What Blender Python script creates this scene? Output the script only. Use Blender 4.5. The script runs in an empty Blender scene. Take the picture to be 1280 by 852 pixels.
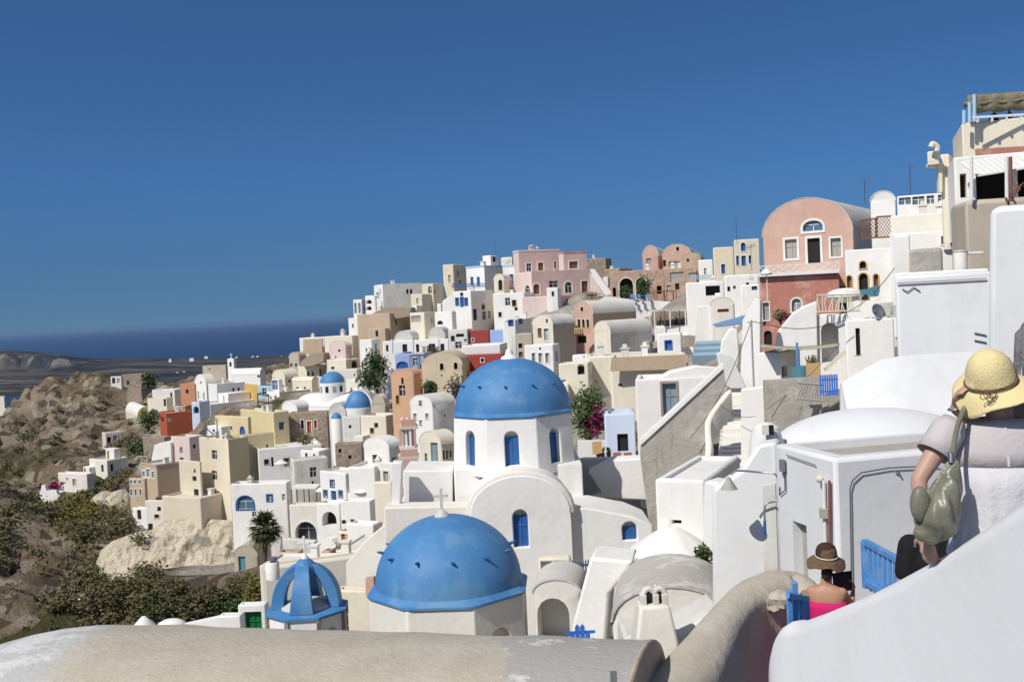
import bpy, bmesh, math, random
import numpy as np
from mathutils import Vector, Matrix, noise
from mathutils.geometry import delaunay_2d_cdt
random.seed(7)
SC = bpy.context.scene
COL = SC.collection
R = math.radians
PI = math.pi
# ------------------------------------------------------------------ camera
FPX = 1280.0                       # 36 mm lens on a 36 mm sensor, photo 1280 px wide
EYE = Vector((0, 0, 0))
PITCH, ROLL = R(-1.72), R(2.66)
F_ = Vector((0, math.cos(PITCH), math.sin(PITCH)))
U0 = Vector((0, -math.sin(PITCH), math.cos(PITCH)))
R0 = Vector((1, 0, 0))
RT = R0 * math.cos(ROLL) - U0 * math.sin(ROLL)
UP = U0 * math.cos(ROLL) + R0 * math.sin(ROLL)
cam = bpy.data.objects.new('camera', bpy.data.cameras.new('camera'))
COL.objects.link(cam)
cam.data.lens = 36; cam.data.sensor_width = 36
cam.data.clip_start = 0.05; cam.data.clip_end = 90000
cam.matrix_world = Matrix((
    (RT.x, UP.x, -F_.x, 0), (RT.y, UP.y, -F_.y, 0), (RT.z, UP.z, -F_.z, 0), (0, 0, 0, 1)))
SC.camera = cam

def ray(px, py):
    return RT * ((px - 640) / FPX) - UP * ((py - 426) / FPX) + F_
def P(px, py, d):                  # the point seen at photo pixel (px, py), d metres ahead
    r = ray(px, py)
    return r * (d / r.y)
def proj(q):
    z = q.dot(F_)
    return 640 + FPX * q.dot(RT) / z, 426 - FPX * q.dot(UP) / z
def hit(px, py, p0, n):
    r = ray(px, py)
    return r * (p0.dot(n) / r.dot(n))
def solve(C, u, x):
    k = (x - 640) / FPX
    den = u.dot(RT) - k * u.dot(F_)
    return (k * C.dot(F_) - C.dot(RT)) / den if abs(den) > 1e-6 else 99

# ------------------------------------------------------------------ materials
MATS = {}
def nt(m):
    m.use_nodes = True
    t = m.node_tree
    return t, t.nodes, t.links, t.nodes['Principled BSDF']
def surf(name, col, col2=None, rough=0.85, scale=1.2, amt=0.5, bump=0.25, bscale=9.0, spec=0.25, streak=0.0, stain=None, stain_amt=0.0, stain_scale=0.5, metal=0.0, bdist=0.05, crack=0.0):
    """weathered paint / plaster: two tones mixed by noise, a stain of its own colour, a bumpy coat"""
    if name in MATS: return MATS[name]
    m = bpy.data.materials.new(name)
    t, N, L, b = nt(m)
    b.inputs['Roughness'].default_value = rough
    b.inputs['Specular IOR Level'].default_value = spec
    b.inputs['Metallic'].default_value = metal
    g = N.new('ShaderNodeNewGeometry')
    if col2 is None: col2 = tuple(c * 0.86 for c in col)
    n1 = N.new('ShaderNodeTexNoise'); n1.inputs['Scale'].default_value = scale; n1.inputs['Detail'].default_value = 6; n1.inputs['Roughness'].default_value = 0.65
    L.new(g.outputs['Position'], n1.inputs['Vector'])
    mr = N.new('ShaderNodeMapRange'); mr.inputs[1].default_value = 0.35; mr.inputs[2].default_value = 0.7; mr.inputs[4].default_value = amt
    L.new(n1.outputs['Fac'], mr.inputs[0])
    mx = N.new('ShaderNodeMix'); mx.data_type = 'RGBA'
    mx.inputs[6].default_value = (*col, 1); mx.inputs[7].default_value = (*col2, 1)
    L.new(mr.outputs[0], mx.inputs[0])
    out = mx.outputs[2]
    if streak > 0:
        mp = N.new('ShaderNodeMapping'); mp.inputs['Scale'].default_value = (2.2, 2.2, 0.25)
        L.new(g.outputs['Position'], mp.inputs['Vector'])
        n2 = N.new('ShaderNodeTexNoise'); n2.inputs['Scale'].default_value = 1.6; n2.inputs['Detail'].default_value = 5
        L.new(mp.outputs[0], n2.inputs['Vector'])
        m2 = N.new('ShaderNodeMapRange'); m2.inputs[1].default_value = 0.52; m2.inputs[2].default_value = 0.8; m2.inputs[4].default_value = streak
        L.new(n2.outputs['Fac'], m2.inputs[0])
        x2 = N.new('ShaderNodeMix'); x2.data_type = 'RGBA'
        x2.inputs[7].default_value = (*[c * 0.55 for c in col2], 1)
        L.new(out, x2.inputs[6]); L.new(m2.outputs[0], x2.inputs[0])
        out = x2.outputs[2]
    if stain is not None:
        n3 = N.new('ShaderNodeTexNoise'); n3.inputs['Scale'].default_value = stain_scale; n3.inputs['Detail'].default_value = 8; n3.inputs['Roughness'].default_value = 0.7
        L.new(g.outputs['Position'], n3.inputs['Vector'])
        m3 = N.new('ShaderNodeMapRange'); m3.inputs[1].default_value = 0.5; m3.inputs[2].default_value = 0.62; m3.inputs[4].default_value = stain_amt
        L.new(n3.outputs['Fac'], m3.inputs[0])
        x3 = N.new('ShaderNodeMix'); x3.data_type = 'RGBA'; x3.inputs[7].default_value = (*stain, 1)
        L.new(out, x3.inputs[6]); L.new(m3.outputs[0], x3.inputs[0])
        out = x3.outputs[2]
    if crack > 0:
        wv = N.new('ShaderNodeMix'); wv.data_type = 'VECTOR'; wv.inputs[0].default_value = .25
        nd = N.new('ShaderNodeTexNoise'); nd.inputs['Scale'].default_value = 2.0; nd.inputs['Detail'].default_value = 6; L.new(g.outputs['Position'], nd.inputs['Vector'])
        L.new(g.outputs['Position'], wv.inputs[4]); L.new(nd.outputs['Color'], wv.inputs[5])
        vo = N.new('ShaderNodeTexVoronoi'); vo.feature = 'DISTANCE_TO_EDGE'; vo.inputs['Scale'].default_value = .8; L.new(wv.outputs[1], vo.inputs['Vector'])
        mc = N.new('ShaderNodeMapRange'); mc.inputs[1].default_value = 0.0; mc.inputs[2].default_value = 0.012; mc.inputs[3].default_value = crack; mc.inputs[4].default_value = 0; L.new(vo.outputs['Distance'], mc.inputs[0])
        ng = N.new('ShaderNodeMath'); ng.operation = 'MULTIPLY'; L.new(mc.outputs[0], ng.inputs[0]); L.new(n1.outputs['Fac'], ng.inputs[1])
        xc_ = N.new('ShaderNodeMix'); xc_.data_type = 'RGBA'; xc_.inputs[7].default_value = (.10, .09, .075, 1); L.new(out, xc_.inputs[6]); L.new(ng.outputs[0], xc_.inputs[0]); out = xc_.outputs[2]
    L.new(out, b.inputs['Base Color'])
    if bump > 0:
        nb = N.new('ShaderNodeTexNoise'); nb.inputs['Scale'].default_value = bscale; nb.inputs['Detail'].default_value = 6; nb.inputs['Roughness'].default_value = 0.6
        L.new(g.outputs['Position'], nb.inputs['Vector'])
        bp = N.new('ShaderNodeBump'); bp.inputs['Strength'].default_value = bump; bp.inputs['Distance'].default_value = bdist
        L.new(nb.outputs['Fac'], bp.inputs['Height'])
        L.new(bp.outputs[0], b.inputs['Normal'])
    MATS[name] = m
    return m
def plaster(name, col, **k):
    k.setdefault('scale', 0.55); k.setdefault('streak', 0.16); k.setdefault('bump', 0.35); k.setdefault('bscale', 3.5)
    return surf(name, col, **k)
M = {}
WH = dict(stain=(0.60, 0.57, 0.50), stain_amt=0.30, stain_scale=0.35)
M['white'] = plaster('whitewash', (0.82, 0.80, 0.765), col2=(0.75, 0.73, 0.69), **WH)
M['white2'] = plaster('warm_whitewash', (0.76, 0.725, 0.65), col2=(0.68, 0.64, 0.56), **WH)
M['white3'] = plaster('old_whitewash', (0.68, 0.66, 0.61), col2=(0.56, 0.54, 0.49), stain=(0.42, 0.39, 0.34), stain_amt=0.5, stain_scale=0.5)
M['wall_near'] = surf('fresh_whitewash', (0.735, 0.735, 0.73), col2=(0.685, 0.685, 0.68), scale=0.7, amt=0.6, bump=0.22, bscale=1.6, streak=0.10, stain=(0.60, 0.59, 0.565), stain_amt=.35, stain_scale=.8)
M['cream'] = plaster('cream_plaster', (0.7, 0.62, 0.475), stain=(0.60, 0.51, 0.37), stain_amt=0.35)
M['cream2'] = plaster('pale_cream_plaster', (0.76, 0.70, 0.56), stain=(0.62, 0.55, 0.43), stain_amt=0.35)
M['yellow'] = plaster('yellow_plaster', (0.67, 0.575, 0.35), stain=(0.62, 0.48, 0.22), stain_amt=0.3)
M['ochre'] = plaster('ochre_plaster', (0.60, 0.38, 0.12))
M['sand'] = plaster('sand_plaster', (0.62, 0.515, 0.37), stain=(0.5, 0.40, 0.28), stain_amt=0.4)
M['tan'] = plaster('tan_plaster', (0.53, 0.405, 0.285), stain=(0.42, 0.31, 0.21), stain_amt=0.4)
M['tan2'] = plaster('grey_tan_plaster', (0.50, 0.435, 0.345), stain=(0.38, 0.32, 0.25), stain_amt=0.4)
M['pink'] = plaster('shaded_pink_plaster', (0.6, 0.435, 0.395), stain=(0.5, 0.30, 0.26), stain_amt=0.4)  # pale pink with shade put into the colour, for the mansion's right faces
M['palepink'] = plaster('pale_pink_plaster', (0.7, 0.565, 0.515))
M['rose'] = plaster('faded_red_plaster', (0.49, 0.215, 0.165), col2=(0.39, 0.155, 0.12), stain=(0.60, 0.38, 0.31), stain_amt=0.7, stain_scale=0.8, streak=0.3)
M['salmon'] = plaster('salmon_plaster', (0.58, 0.385, 0.31), col2=(0.56, 0.33, 0.245), stain=(0.66, 0.46, 0.37), stain_amt=0.5, stain_scale=0.6, streak=0.25)
M['peach'] = plaster('peach_plaster', (0.65, 0.40, 0.25))
M['terracotta'] = plaster('terracotta_plaster', (0.52, 0.245, 0.14))
M['rust'] = plaster('rust_red_plaster', (0.40, 0.10, 0.045))
M['red'] = plaster('dark_red_plaster', (0.33, 0.062, 0.05))
M['bluewall'] = plaster('periwinkle_plaster', (0.33, 0.44, 0.70))
M['skyblue'] = plaster('light_blue_plaster', (0.40, 0.57, 0.70))
M['paleblue'] = plaster('pale_blue_plaster', (0.56, 0.64, 0.78))
M['concrete'] = surf('weathered_concrete', (0.45, 0.42, 0.365), col2=(0.32, 0.295, 0.25), scale=0.8, amt=0.8, bump=0.5, bscale=6, stain=(0.6, 0.57, 0.5), stain_amt=0.55, stain_scale=0.7, streak=0.3, bdist=.1, crack=.9)
M['oldvault'] = surf('old_vault_screed', (0.50, 0.47, 0.415), col2=(0.42, 0.39, 0.34), scale=1.0, amt=.8, bump=.4, bscale=6, stain=(0.70, 0.68, 0.63), stain_amt=.85, stain_scale=1.1, bdist=.06)
M['roofgrey'] = surf('roof_screed', (0.62, 0.595, 0.54), col2=(0.50, 0.475, 0.42), scale=0.6, amt=0.8, bump=0.3, bscale=5, stain=(0.42, 0.39, 0.34), stain_amt=0.4)
M['rooftan'] = surf('brown_roof_screed', (0.36, 0.29, 0.22), col2=(0.30, 0.23, 0.17), scale=0.6, bump=0.3)
M['stone'] = surf('rubble_stone', (0.34, 0.27, 0.205), col2=(0.17, 0.13, 0.10), scale=2.6, amt=1.0, bump=1.0, bscale=4, stain=(0.46, 0.39, 0.30), stain_amt=0.7, stain_scale=2.0)
M['pinkstone'] = surf('pink_stone', (0.52, 0.38, 0.285), col2=(0.33, 0.21, 0.15), scale=2.0, amt=1.0, bump=0.9, bscale=4, stain=(0.55, 0.42, 0.32), stain_amt=0.5, stain_scale=1.6)
M['pumice'] = surf('pumice_cliff', (0.70, 0.62, 0.475), col2=(0.58, 0.50, 0.37), scale=0.25, amt=0.9, bump=1.0, bscale=0.8, stain=(0.42, 0.36, 0.27), stain_amt=0.5, stain_scale=0.5, streak=0.55, bdist=1.2, crack=.9)
M['blue'] = surf('dome_blue_paint', (0.058, 0.20, 0.43), col2=(0.085, 0.24, 0.465), rough=0.55, scale=0.9, amt=0.8, bump=0.2, bscale=5, spec=0.35, streak=0.22, stain=(0.15, 0.30, 0.46), stain_amt=.6, stain_scale=.7)
M['bluedoor'] = surf('blue_wood_paint', (0.025, 0.115, 0.32), col2=(0.02, 0.085, 0.25), rough=0.55, scale=3, bump=0.1, spec=0.4)
M['bluebright'] = surf('bright_blue_paint', (0.035, 0.15, 0.55), col2=(0.03, 0.11, 0.42), rough=0.5, scale=3, bump=0.1, spec=0.4)
M['railblue'] = surf('railing_blue_paint', (0.09, 0.30, 0.66), col2=(0.06, 0.22, 0.52), rough=0.5, scale=5, bump=0.15, spec=0.4, stain=(0.35, 0.45, 0.6), stain_amt=0.4, stain_scale=6)
M['greyblue'] = surf('grey_blue_paint', (0.23, 0.31, 0.37), rough=0.6, scale=3, bump=0.1)
M['green'] = surf('green_door_paint', (0.01, 0.15, 0.05), rough=0.45, scale=4, bump=0.1)
M['teal'] = surf('teal_paint', (0.10, 0.27, 0.33), rough=0.5, scale=3, bump=0.1)
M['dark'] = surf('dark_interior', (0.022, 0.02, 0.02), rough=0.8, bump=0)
M['glass'] = surf('window_glass', (0.035, 0.045, 0.055), rough=0.12, spec=0.6, bump=0.03, bscale=2)
M['glassblue'] = surf('blue_tinted_glass', (0.10, 0.17, 0.24), rough=0.1, spec=0.6, bump=0.03, bscale=2)
M['paleglass'] = surf('pale_curtained_glass', (0.30, 0.36, 0.37), rough=0.25, spec=0.5, bump=0)
M['frame'] = surf('white_frame_paint', (0.78, 0.77, 0.74), rough=0.6, bump=0.05)
M['creamframe'] = surf('cream_stone_frame', (0.72, 0.64, 0.50), rough=0.8, bump=0.2)
M['ochreframe'] = surf('ochre_stone_frame', (0.62, 0.41, 0.20), rough=0.8, bump=0.2, scale=3)
M['brownframe'] = surf('brown_stone_frame', (0.36, 0.27, 0.22), rough=0.8, bump=0.3, scale=3)
M['wood'] = surf('brown_wood', (0.22, 0.11, 0.05), col2=(0.14, 0.07, 0.03), rough=0.6, scale=6, bump=0.2)
M['greywood'] = surf('grey_shutter_paint', (0.40, 0.38, 0.34), col2=(0.30, 0.29, 0.26), rough=0.7, scale=6, bump=0.2)
M['metal'] = surf('grey_metal', (0.30, 0.31, 0.33), rough=0.45, bump=0.05, metal=0.6)
M['darkmetal'] = surf('dark_metal', (0.07, 0.07, 0.075), rough=0.5, bump=0.05)
M['rustmetal'] = surf('rusty_metal', (0.25, 0.10, 0.07), rough=0.7, scale=8, bump=0.2)
M['canvas'] = surf('white_canvas', (0.80, 0.78, 0.73), col2=(0.72, 0.70, 0.65), rough=0.9, scale=1.5, bump=0.15, bscale=6)
M['canvasolive'] = surf('olive_canvas', (0.42, 0.40, 0.28), rough=0.9, scale=1.5, bump=0.15, bscale=6)
M['canvasblue'] = surf('blue_canvas', (0.17, 0.29, 0.46), rough=0.9, scale=1.5, bump=0.15, bscale=6)
M['thatch'] = surf('reed_shade', (0.30, 0.26, 0.17), col2=(0.18, 0.155, 0.10), rough=0.95, scale=5, amt=1, bump=0.8, bscale=18)
M['pot'] = surf('terracotta_pot', (0.46, 0.16, 0.08), rough=0.8, scale=5, bump=0.2)
M['bark'] = surf('bark', (0.16, 0.11, 0.07), col2=(0.09, 0.06, 0.04), rough=0.95, scale=6, amt=1, bump=0.8, bscale=10)
M['skin'] = surf('skin', (0.50, 0.315, 0.24), col2=(0.44, 0.255, 0.185), rough=0.5, scale=9, bump=0.04, bscale=60, spec=0.35)
M['tanskin'] = surf('tanned_skin', (0.47, 0.26, 0.165), col2=(0.41, 0.21, 0.13), rough=0.5, scale=9, bump=0.04, bscale=60, spec=0.35)
def leafmat(name, c1, c2, c3):
    m = bpy.data.materials.new(name)
    t, N, L, b = nt(m)
    g = N.new('ShaderNodeNewGeometry')
    cr = N.new('ShaderNodeValToRGB')
    cr.color_ramp.elements[0].color = (*c1, 1); cr.color_ramp.elements[1].color = (*c3, 1)
    e = cr.color_ramp.elements.new(0.5); e.color = (*c2, 1)
    L.new(g.outputs['Random Per Island'], cr.inputs[0])
    L.new(cr.outputs[0], b.inputs['Base Color'])
    b.inputs['Roughness'].default_value = 0.75
    b.inputs['Specular IOR Level'].default_value = 0.15
    return m
M['leaf'] = leafmat('leaf_green', (0.035, 0.06, 0.02), (0.06, 0.10, 0.03), (0.11, 0.14, 0.05))
M['leafdry'] = leafmat('scrub_olive', (0.075, 0.075, 0.036), (0.115, 0.105, 0.052), (0.18, 0.145, 0.07))
M['leafyellow'] = leafmat('scrub_yellow', (0.10, 0.10, 0.025), (0.15, 0.13, 0.03), (0.20, 0.16, 0.05))
M['frond'] = leafmat('palm_frond', (0.025, 0.04, 0.012), (0.05, 0.07, 0.02), (0.10, 0.11, 0.04))
M['bloom'] = leafmat('bougainvillea_bloom', (0.13, 0.008, 0.045), (0.22, 0.014, 0.08), (0.33, 0.03, 0.13))

# ------------------------------------------------------------------ mesh building
class MB:
    def __init__(s): s.v = []; s.f = []
    def add(s, vs, fs):
        o = len(s.v); s.v += [Vector(v) for v in vs]; s.f += [tuple(i + o for i in f) for f in fs]; return s
    def box(s, c, sx, sy, sz, rz=0.0, z0=True):
        """box with its bottom centre (z0) or its centre at c"""
        c = Vector(c); ca, sa = math.cos(rz), math.sin(rz)
        zz = (0, sz) if z0 else (-sz / 2, sz / 2)
        vs = []
        for z in zz:
            for x, y in ((-1, -1), (1, -1), (1, 1), (-1, 1)):
                X, Y = x * sx / 2, y * sy / 2
                vs.append(c + Vector((X * ca - Y * sa, X * sa + Y * ca, z)))
        return s.add(vs, [(3, 2, 1, 0), (4, 5, 6, 7), (0, 1, 5, 4), (1, 2, 6, 5), (2, 3, 7, 6), (3, 0, 4, 7)])
    def bar(s, a, b, w, h=None):
        a, b = Vector(a), Vector(b); h = h or w
        d = (b - a).normalized()
        up = Vector((0, 0, 1)) if abs(d.z) < 0.95 else Vector((0, 1, 0))
        x = d.cross(up).normalized() * w / 2; y = x.cross(d).normalized() * h / 2
        vs = [p + i * x + j * y for p in (a, b) for i, j in ((-1, -1), (1, -1), (1, 1), (-1, 1))]
        return s.add(vs, [(0, 1, 2, 3), (7, 6, 5, 4), (0, 4, 5, 1), (1, 5, 6, 2), (2, 6, 7, 3), (3, 7, 4, 0)])
    def tube(s, pts, rs, n=8, cap=True):
        pts = [Vector(p) for p in pts]
        if not hasattr(rs, '__len__'): rs = [rs] * len(pts)
        o = len(s.v); ref = None
        for i, p in enumerate(pts):
            d = (pts[min(i + 1, len(pts) - 1)] - pts[max(i - 1, 0)]).normalized()
            if ref is None:
                ref = Vector((0, 0, 1)) if abs(d.z) < 0.9 else Vector((1, 0, 0))
            x = d.cross(ref).normalized(); y = x.cross(d); ref = y
            for k in range(n):
                t = 2 * PI * k / n
                s.v.append(p + (x * math.cos(t) + y * math.sin(t)) * rs[i])
        for i in range(len(pts) - 1):
            for k in range(n):
                a, b = o + i * n + k, o + i * n + (k + 1) % n
                s.f.append((a, b, b + n, a + n))
        if cap:
            s.f.append(tuple(o + k for k in range(n))[::-1]); s.f.append(tuple(o + (len(pts) - 1) * n + k for k in range(n)))
        return s
    def lathe(s, c, prof, n=32, sx=1.0, sy=1.0, rot=0.0, a0=0.0, a1=2 * PI):
        """prof: (radius, z) from bottom to top"""
        c = Vector(c); o = len(s.v); full = abs(a1 - a0 - 2 * PI) < 1e-6
        m = n if full else n + 1
        for r, z in prof:
            for k in range(m):
                t = a0 + (a1 - a0) * k / n
                x, y = r * math.cos(t) * sx, r * math.sin(t) * sy
                s.v.append(c + Vector((x * math.cos(rot) - y * math.sin(rot), x * math.sin(rot) + y * math.cos(rot), z)))
        for i in range(len(prof) - 1):
            for k in range(n):
                a = o + i * m + k; b = o + i * m + (k + 1) % m
                s.f.append((a, b, b + m, a + m))
        return s
    def ball(s, c, rx, ry=None, rz=None, n=14, M_=None):
        ry = ry or rx; rz = rz or rx; c = Vector(c); o = len(s.v); h = n // 2
        for i in range(h + 1):
            p = PI * i / h
            for k in range(n):
                t = 2 * PI * k / n
                v = Vector((rx * math.sin(p) * math.cos(t), ry * math.sin(p) * math.sin(t), rz * math.cos(p)))
                if M_ is not None: v = M_ @ v
                s.v.append(c + v)
        for i in range(h):
            for k in range(n):
                a, b = o + i * n + k, o + i * n + (k + 1) % n
                s.f.append((a, a + n, b + n, b))
        return s
    def prism(s, pts, vec):
        """planar outline pts extruded by vec (both ends closed)"""
        pts = [Vector(p) for p in pts]; n = len(pts); vec = Vector(vec)
        o = len(s.v); s.v += pts + [p + vec for p in pts]
        tri = tess(pts)
        s.f += [tuple(o + i for i in t) for t in tri] + [tuple(o + n + i for i in t[::-1]) for t in tri]
        s.f += [(o + i, o + (i + 1) % n, o + n + (i + 1) % n, o + n + i) for i in range(n)]
        return s
    def build(s, name, mat, parent=None, loc=None, bevel=0.0, smooth=40, seg=2, fix=True):
        me = bpy.data.meshes.new(name)
        base = Vector(loc) if loc is not None else (parent['_base'] if parent is not None else Vector((0, 0, 0)))
        base = Vector(base)
        me.from_pydata([tuple(v - base) for v in s.v], [], s.f)
        bm = bmesh.new(); bm.from_mesh(me)
        bmesh.ops.remove_doubles(bm, verts=bm.verts, dist=1e-5)
        if fix: bmesh.ops.recalc_face_normals(bm, faces=bm.faces)
        bm.to_mesh(me); bm.free()
        me.materials.append(M[mat] if isinstance(mat, str) else mat)
        if smooth:
            me.polygons.foreach_set('use_smooth', [True] * len(me.polygons))
            me.set_sharp_from_angle(angle=R(smooth))
        o = bpy.data.objects.new(name, me); COL.objects.link(o)
        if parent is not None:
            o.parent = parent; o['_base'] = tuple(base)
        else:
            o.location = base; o['_base'] = tuple(base)
        if bevel:
            b = o.modifiers.new('bevel', 'BEVEL'); b.width = bevel; b.segments = seg; b.limit_method = 'ANGLE'; b.angle_limit = R(35)
            b.harden_normals = False
        return o
def tess(pts, holes=()):
    pts = [Vector(p) for p in pts]
    n = Vector((0, 0, 0))
    for i in range(len(pts)):
        a, b = pts[i], pts[(i + 1) % len(pts)]
        n += a.cross(b)
    if n.length < 1e-12: return []
    n.normalize()
    x = (pts[1] - pts[0]).normalized(); y = n.cross(x)
    loops = [[Vector(((p - pts[0]).dot(x), (p - pts[0]).dot(y), 0)) for p in lp] for lp in [pts] + [list(h) for h in holes]]
    def inside2(p, lp):
        c = False
        for i in range(len(lp)):
            a, b = lp[i - 1], lp[i]
            if (a.y > p.y) != (b.y > p.y) and p.x < (b.x - a.x) * (p.y - a.y) / (b.y - a.y) + a.x: c = not c
        return c
    vv, ed = [], []
    for lp in loops:
        o = len(vv); vv += [v.to_2d() for v in lp]; ed += [(o + i, o + (i + 1) % len(lp)) for i in range(len(lp))]
    cv, _e, cf, ov, _oe, _of = delaunay_2d_cdt(vv, ed, [], 0, 1e-6)
    out = []
    for f in cf:
        c = sum((cv[i] for i in f), Vector((0, 0))) / len(f)
        if inside2(c, loops[0]) and not any(inside2(c, h) for h in loops[1:]) and all(ov[i] for i in f):
            out.append(tuple(ov[i][0] for i in f))
    return out
def tag(o, label=None, cat=None, group=None, kind=None):
    if label: o['label'] = label
    if cat: o['category'] = cat
    if group: o['group'] = group
    if kind or label: o['kind'] = kind or 'thing'
    return o
def thing(name, label, cat, loc, group=None):
    o = bpy.data.objects.new(name, None); COL.objects.link(o)
    o.empty_display_size = 0.2
    o.location = loc; o['_base'] = tuple(loc)
    return tag(o, label, cat, group)
def copy_tree(o, parent=None):
    c = o.copy(); COL.objects.link(c)
    if parent is not None: c.parent = parent
    for ch in [x for x in COL.objects if x.parent == o]: copy_tree(ch, c)
    return c

# ------------------------------------------------------------------ buildings
GROUND = []                        # (x, y, z) samples of the ground under what is built
def arc(n, w, rise):
    """upper arch outline from s=w to s=0 above height 0 (ends excluded)"""
    return [(w / 2 + w / 2 * math.cos(PI * i / n), rise * math.sin(PI * i / n)) for i in range(1, n)]
def ops(s):
    out = []
    for it in (s or '').split(';'):
        w = it.split()
        if len(w) == 5: out.append((float(w[0]), float(w[1]), float(w[2]), float(w[3]), w[4]))
    return out
def wall_face(mb, org, u, outline, holes, n, dep):
    """a wall sheet with recessed openings. outline/holes: lists of (s, z) in the plane (org, u, up); n is the outward normal"""
    up = Vector((0, 0, 1))
    to3 = lambda q: org + u * q[0] + up * q[1]
    o3 = [to3(q) for q in outline]; h3 = [[to3(q) for q in h] for h in holes]
    flat = o3 + [p for h in h3 for p in h]
    tris = tess(o3, h3)
    mb.add(flat, tris)
    for h in h3:
        back = [p - n * dep for p in h]; m = len(h)
        mb.add(h + back, [(i, (i + 1) % m, m + (i + 1) % m, m + i) for i in range(m)])
def opening_shape(s0, s1, z0, z1, arched):
    if not arched: return [(s0, z0), (s1, z0), (s1, z1), (s0, z1)]
    r = (s1 - s0) / 2; rr = min(abs(r), (z1 - z0) * 0.6)
    pts = [(s0, z0), (s1, z0), (s1, z1 - rr)]
    pts += [(s0 + r + r * math.cos(PI * i / 8), z1 - rr + rr * math.sin(PI * i / 8)) for i in range(1, 8)]
    pts.append((s0, z1 - rr))
    return pts
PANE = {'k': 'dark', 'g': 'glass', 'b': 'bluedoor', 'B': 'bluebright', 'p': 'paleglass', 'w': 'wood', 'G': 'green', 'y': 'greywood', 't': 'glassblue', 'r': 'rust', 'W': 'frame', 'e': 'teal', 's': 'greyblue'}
FRAME = {'w': 'frame', 'c': 'creamframe', 'o': 'ochreframe', 'n': 'brownframe', 'b': 'bluedoor', 'p': 'palepink', 's': 'greyblue', 'l': 'skyblue', 'd': 'wood'}
def add_openings(root, spec, org, u, n, zmin, zmax, smin, smax, dep, mb_outline, taken=None):
    """returns hole outlines; creates window/door parts"""
    up = Vector((0, 0, 1)); holes = []; boxes = []
    for it in spec:
        if len(it) == 6: s0, s1, z0, z1, st = it[1:]
        else: s0 = None; x, y, w, h, st = it
        if s0 is None:
            a = hit(x - w / 2, y, org, n); b = hit(x + w / 2, y, org, n)
            t = hit(x, y - h / 2, org, n); l = hit(x, y + h / 2, org, n)
            s0, s1 = sorted(((a - org).dot(u), (b - org).dot(u)))
            z1, z0 = (t - org).z, (l - org).z
        s0 = max(s0, smin + 0.06); s1 = min(s1, smax - 0.06); z0 = max(z0, zmin + 0.02)
        if zmax is not None: z1 = min(z1, zmax - 0.06)
        if s1 - s0 < 0.08 or z1 - z0 < 0.08:
            continue
        if any(s0 < q[1] + 0.02 and s1 > q[0] - 0.02 and z0 < q[3] + 0.02 and z1 > q[2] - 0.02 for q in boxes):
            continue
        boxes.append((s0, s1, z0, z1))
        hole = opening_shape(s0, s1, z0, z1, st[0] in 'aA')
        holes.append(hole)
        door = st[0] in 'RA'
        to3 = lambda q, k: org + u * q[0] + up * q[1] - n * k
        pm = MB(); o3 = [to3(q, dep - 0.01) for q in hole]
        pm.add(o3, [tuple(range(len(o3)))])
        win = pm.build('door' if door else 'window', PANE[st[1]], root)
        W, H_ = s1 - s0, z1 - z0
        if st[1] in 'gtp' or (st[1] in 'bBGwys' and s1 - s0 >= 0.4):     # sash bars / boards
            bm_ = MB(); tb = min(0.06, W * 0.12)
            def strip(sa, sb, za, zb, k=dep - 0.05):
                q = [to3((sa, za), k), to3((sb, za), k), to3((sb, zb), k), to3((sa, zb), k)]
                bm_.prism(q, -n * 0.03)
            cm = (s0 + s1) / 2
            strip(cm - tb / 2, cm + tb / 2, z0 + 0.01, z1 - (W * 0.25 if st[0] in 'aA' else 0.01))
            if H_ > 1.0 or st[1] in 'gtp':
                zm = z0 + H_ * 0.58
                strip(s0 + 0.01, cm - tb / 2, zm, zm + tb); strip(cm + tb / 2, s1 - 0.01, zm, zm + tb)
            bm_.build('sash', {'g': 'frame', 't': 'frame', 'p': 'frame'}.get(st[1], PANE[st[1]]), win)
        if len(st) > 2:
            fw = max(0.07, min(0.17, W * 0.17)); fm = MB()
            outer = opening_shape(s0 - fw, s1 + fw, z0 - (0 if door else fw), z1 + fw, st[0] in 'aA')
            inner = opening_shape(s0 + 0.002, s1 - 0.002, z0 + (0.002 if not door else 0.0), z1 - 0.002, st[0] in 'aA')
            if door: outer[0] = (outer[0][0], z0); outer[1] = (outer[1][0], z0)
            m = len(outer)
            A = [to3(q, -0.05) for q in outer]; B_ = [to3(q, -0.05) for q in inner]; Cc = [to3(q, 0.01) for q in outer]; D_ = [to3(q, 0.05) for q in inner]
            fm.add(A + B_ + Cc + D_, [(i, (i + 1) % m, m + (i + 1) % m, m + i) for i in range(m)] +
                   [(i, 2 * m + i, 2 * m + (i + 1) % m, (i + 1) % m) for i in range(m)] +
                   [(m + i, m + (i + 1) % m, 3 * m + (i + 1) % m, 3 * m + i) for i in range(m)])
            fm.build('frame', FRAME[st[2]], win)
    if taken is not None: taken += boxes
    return holes
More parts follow.
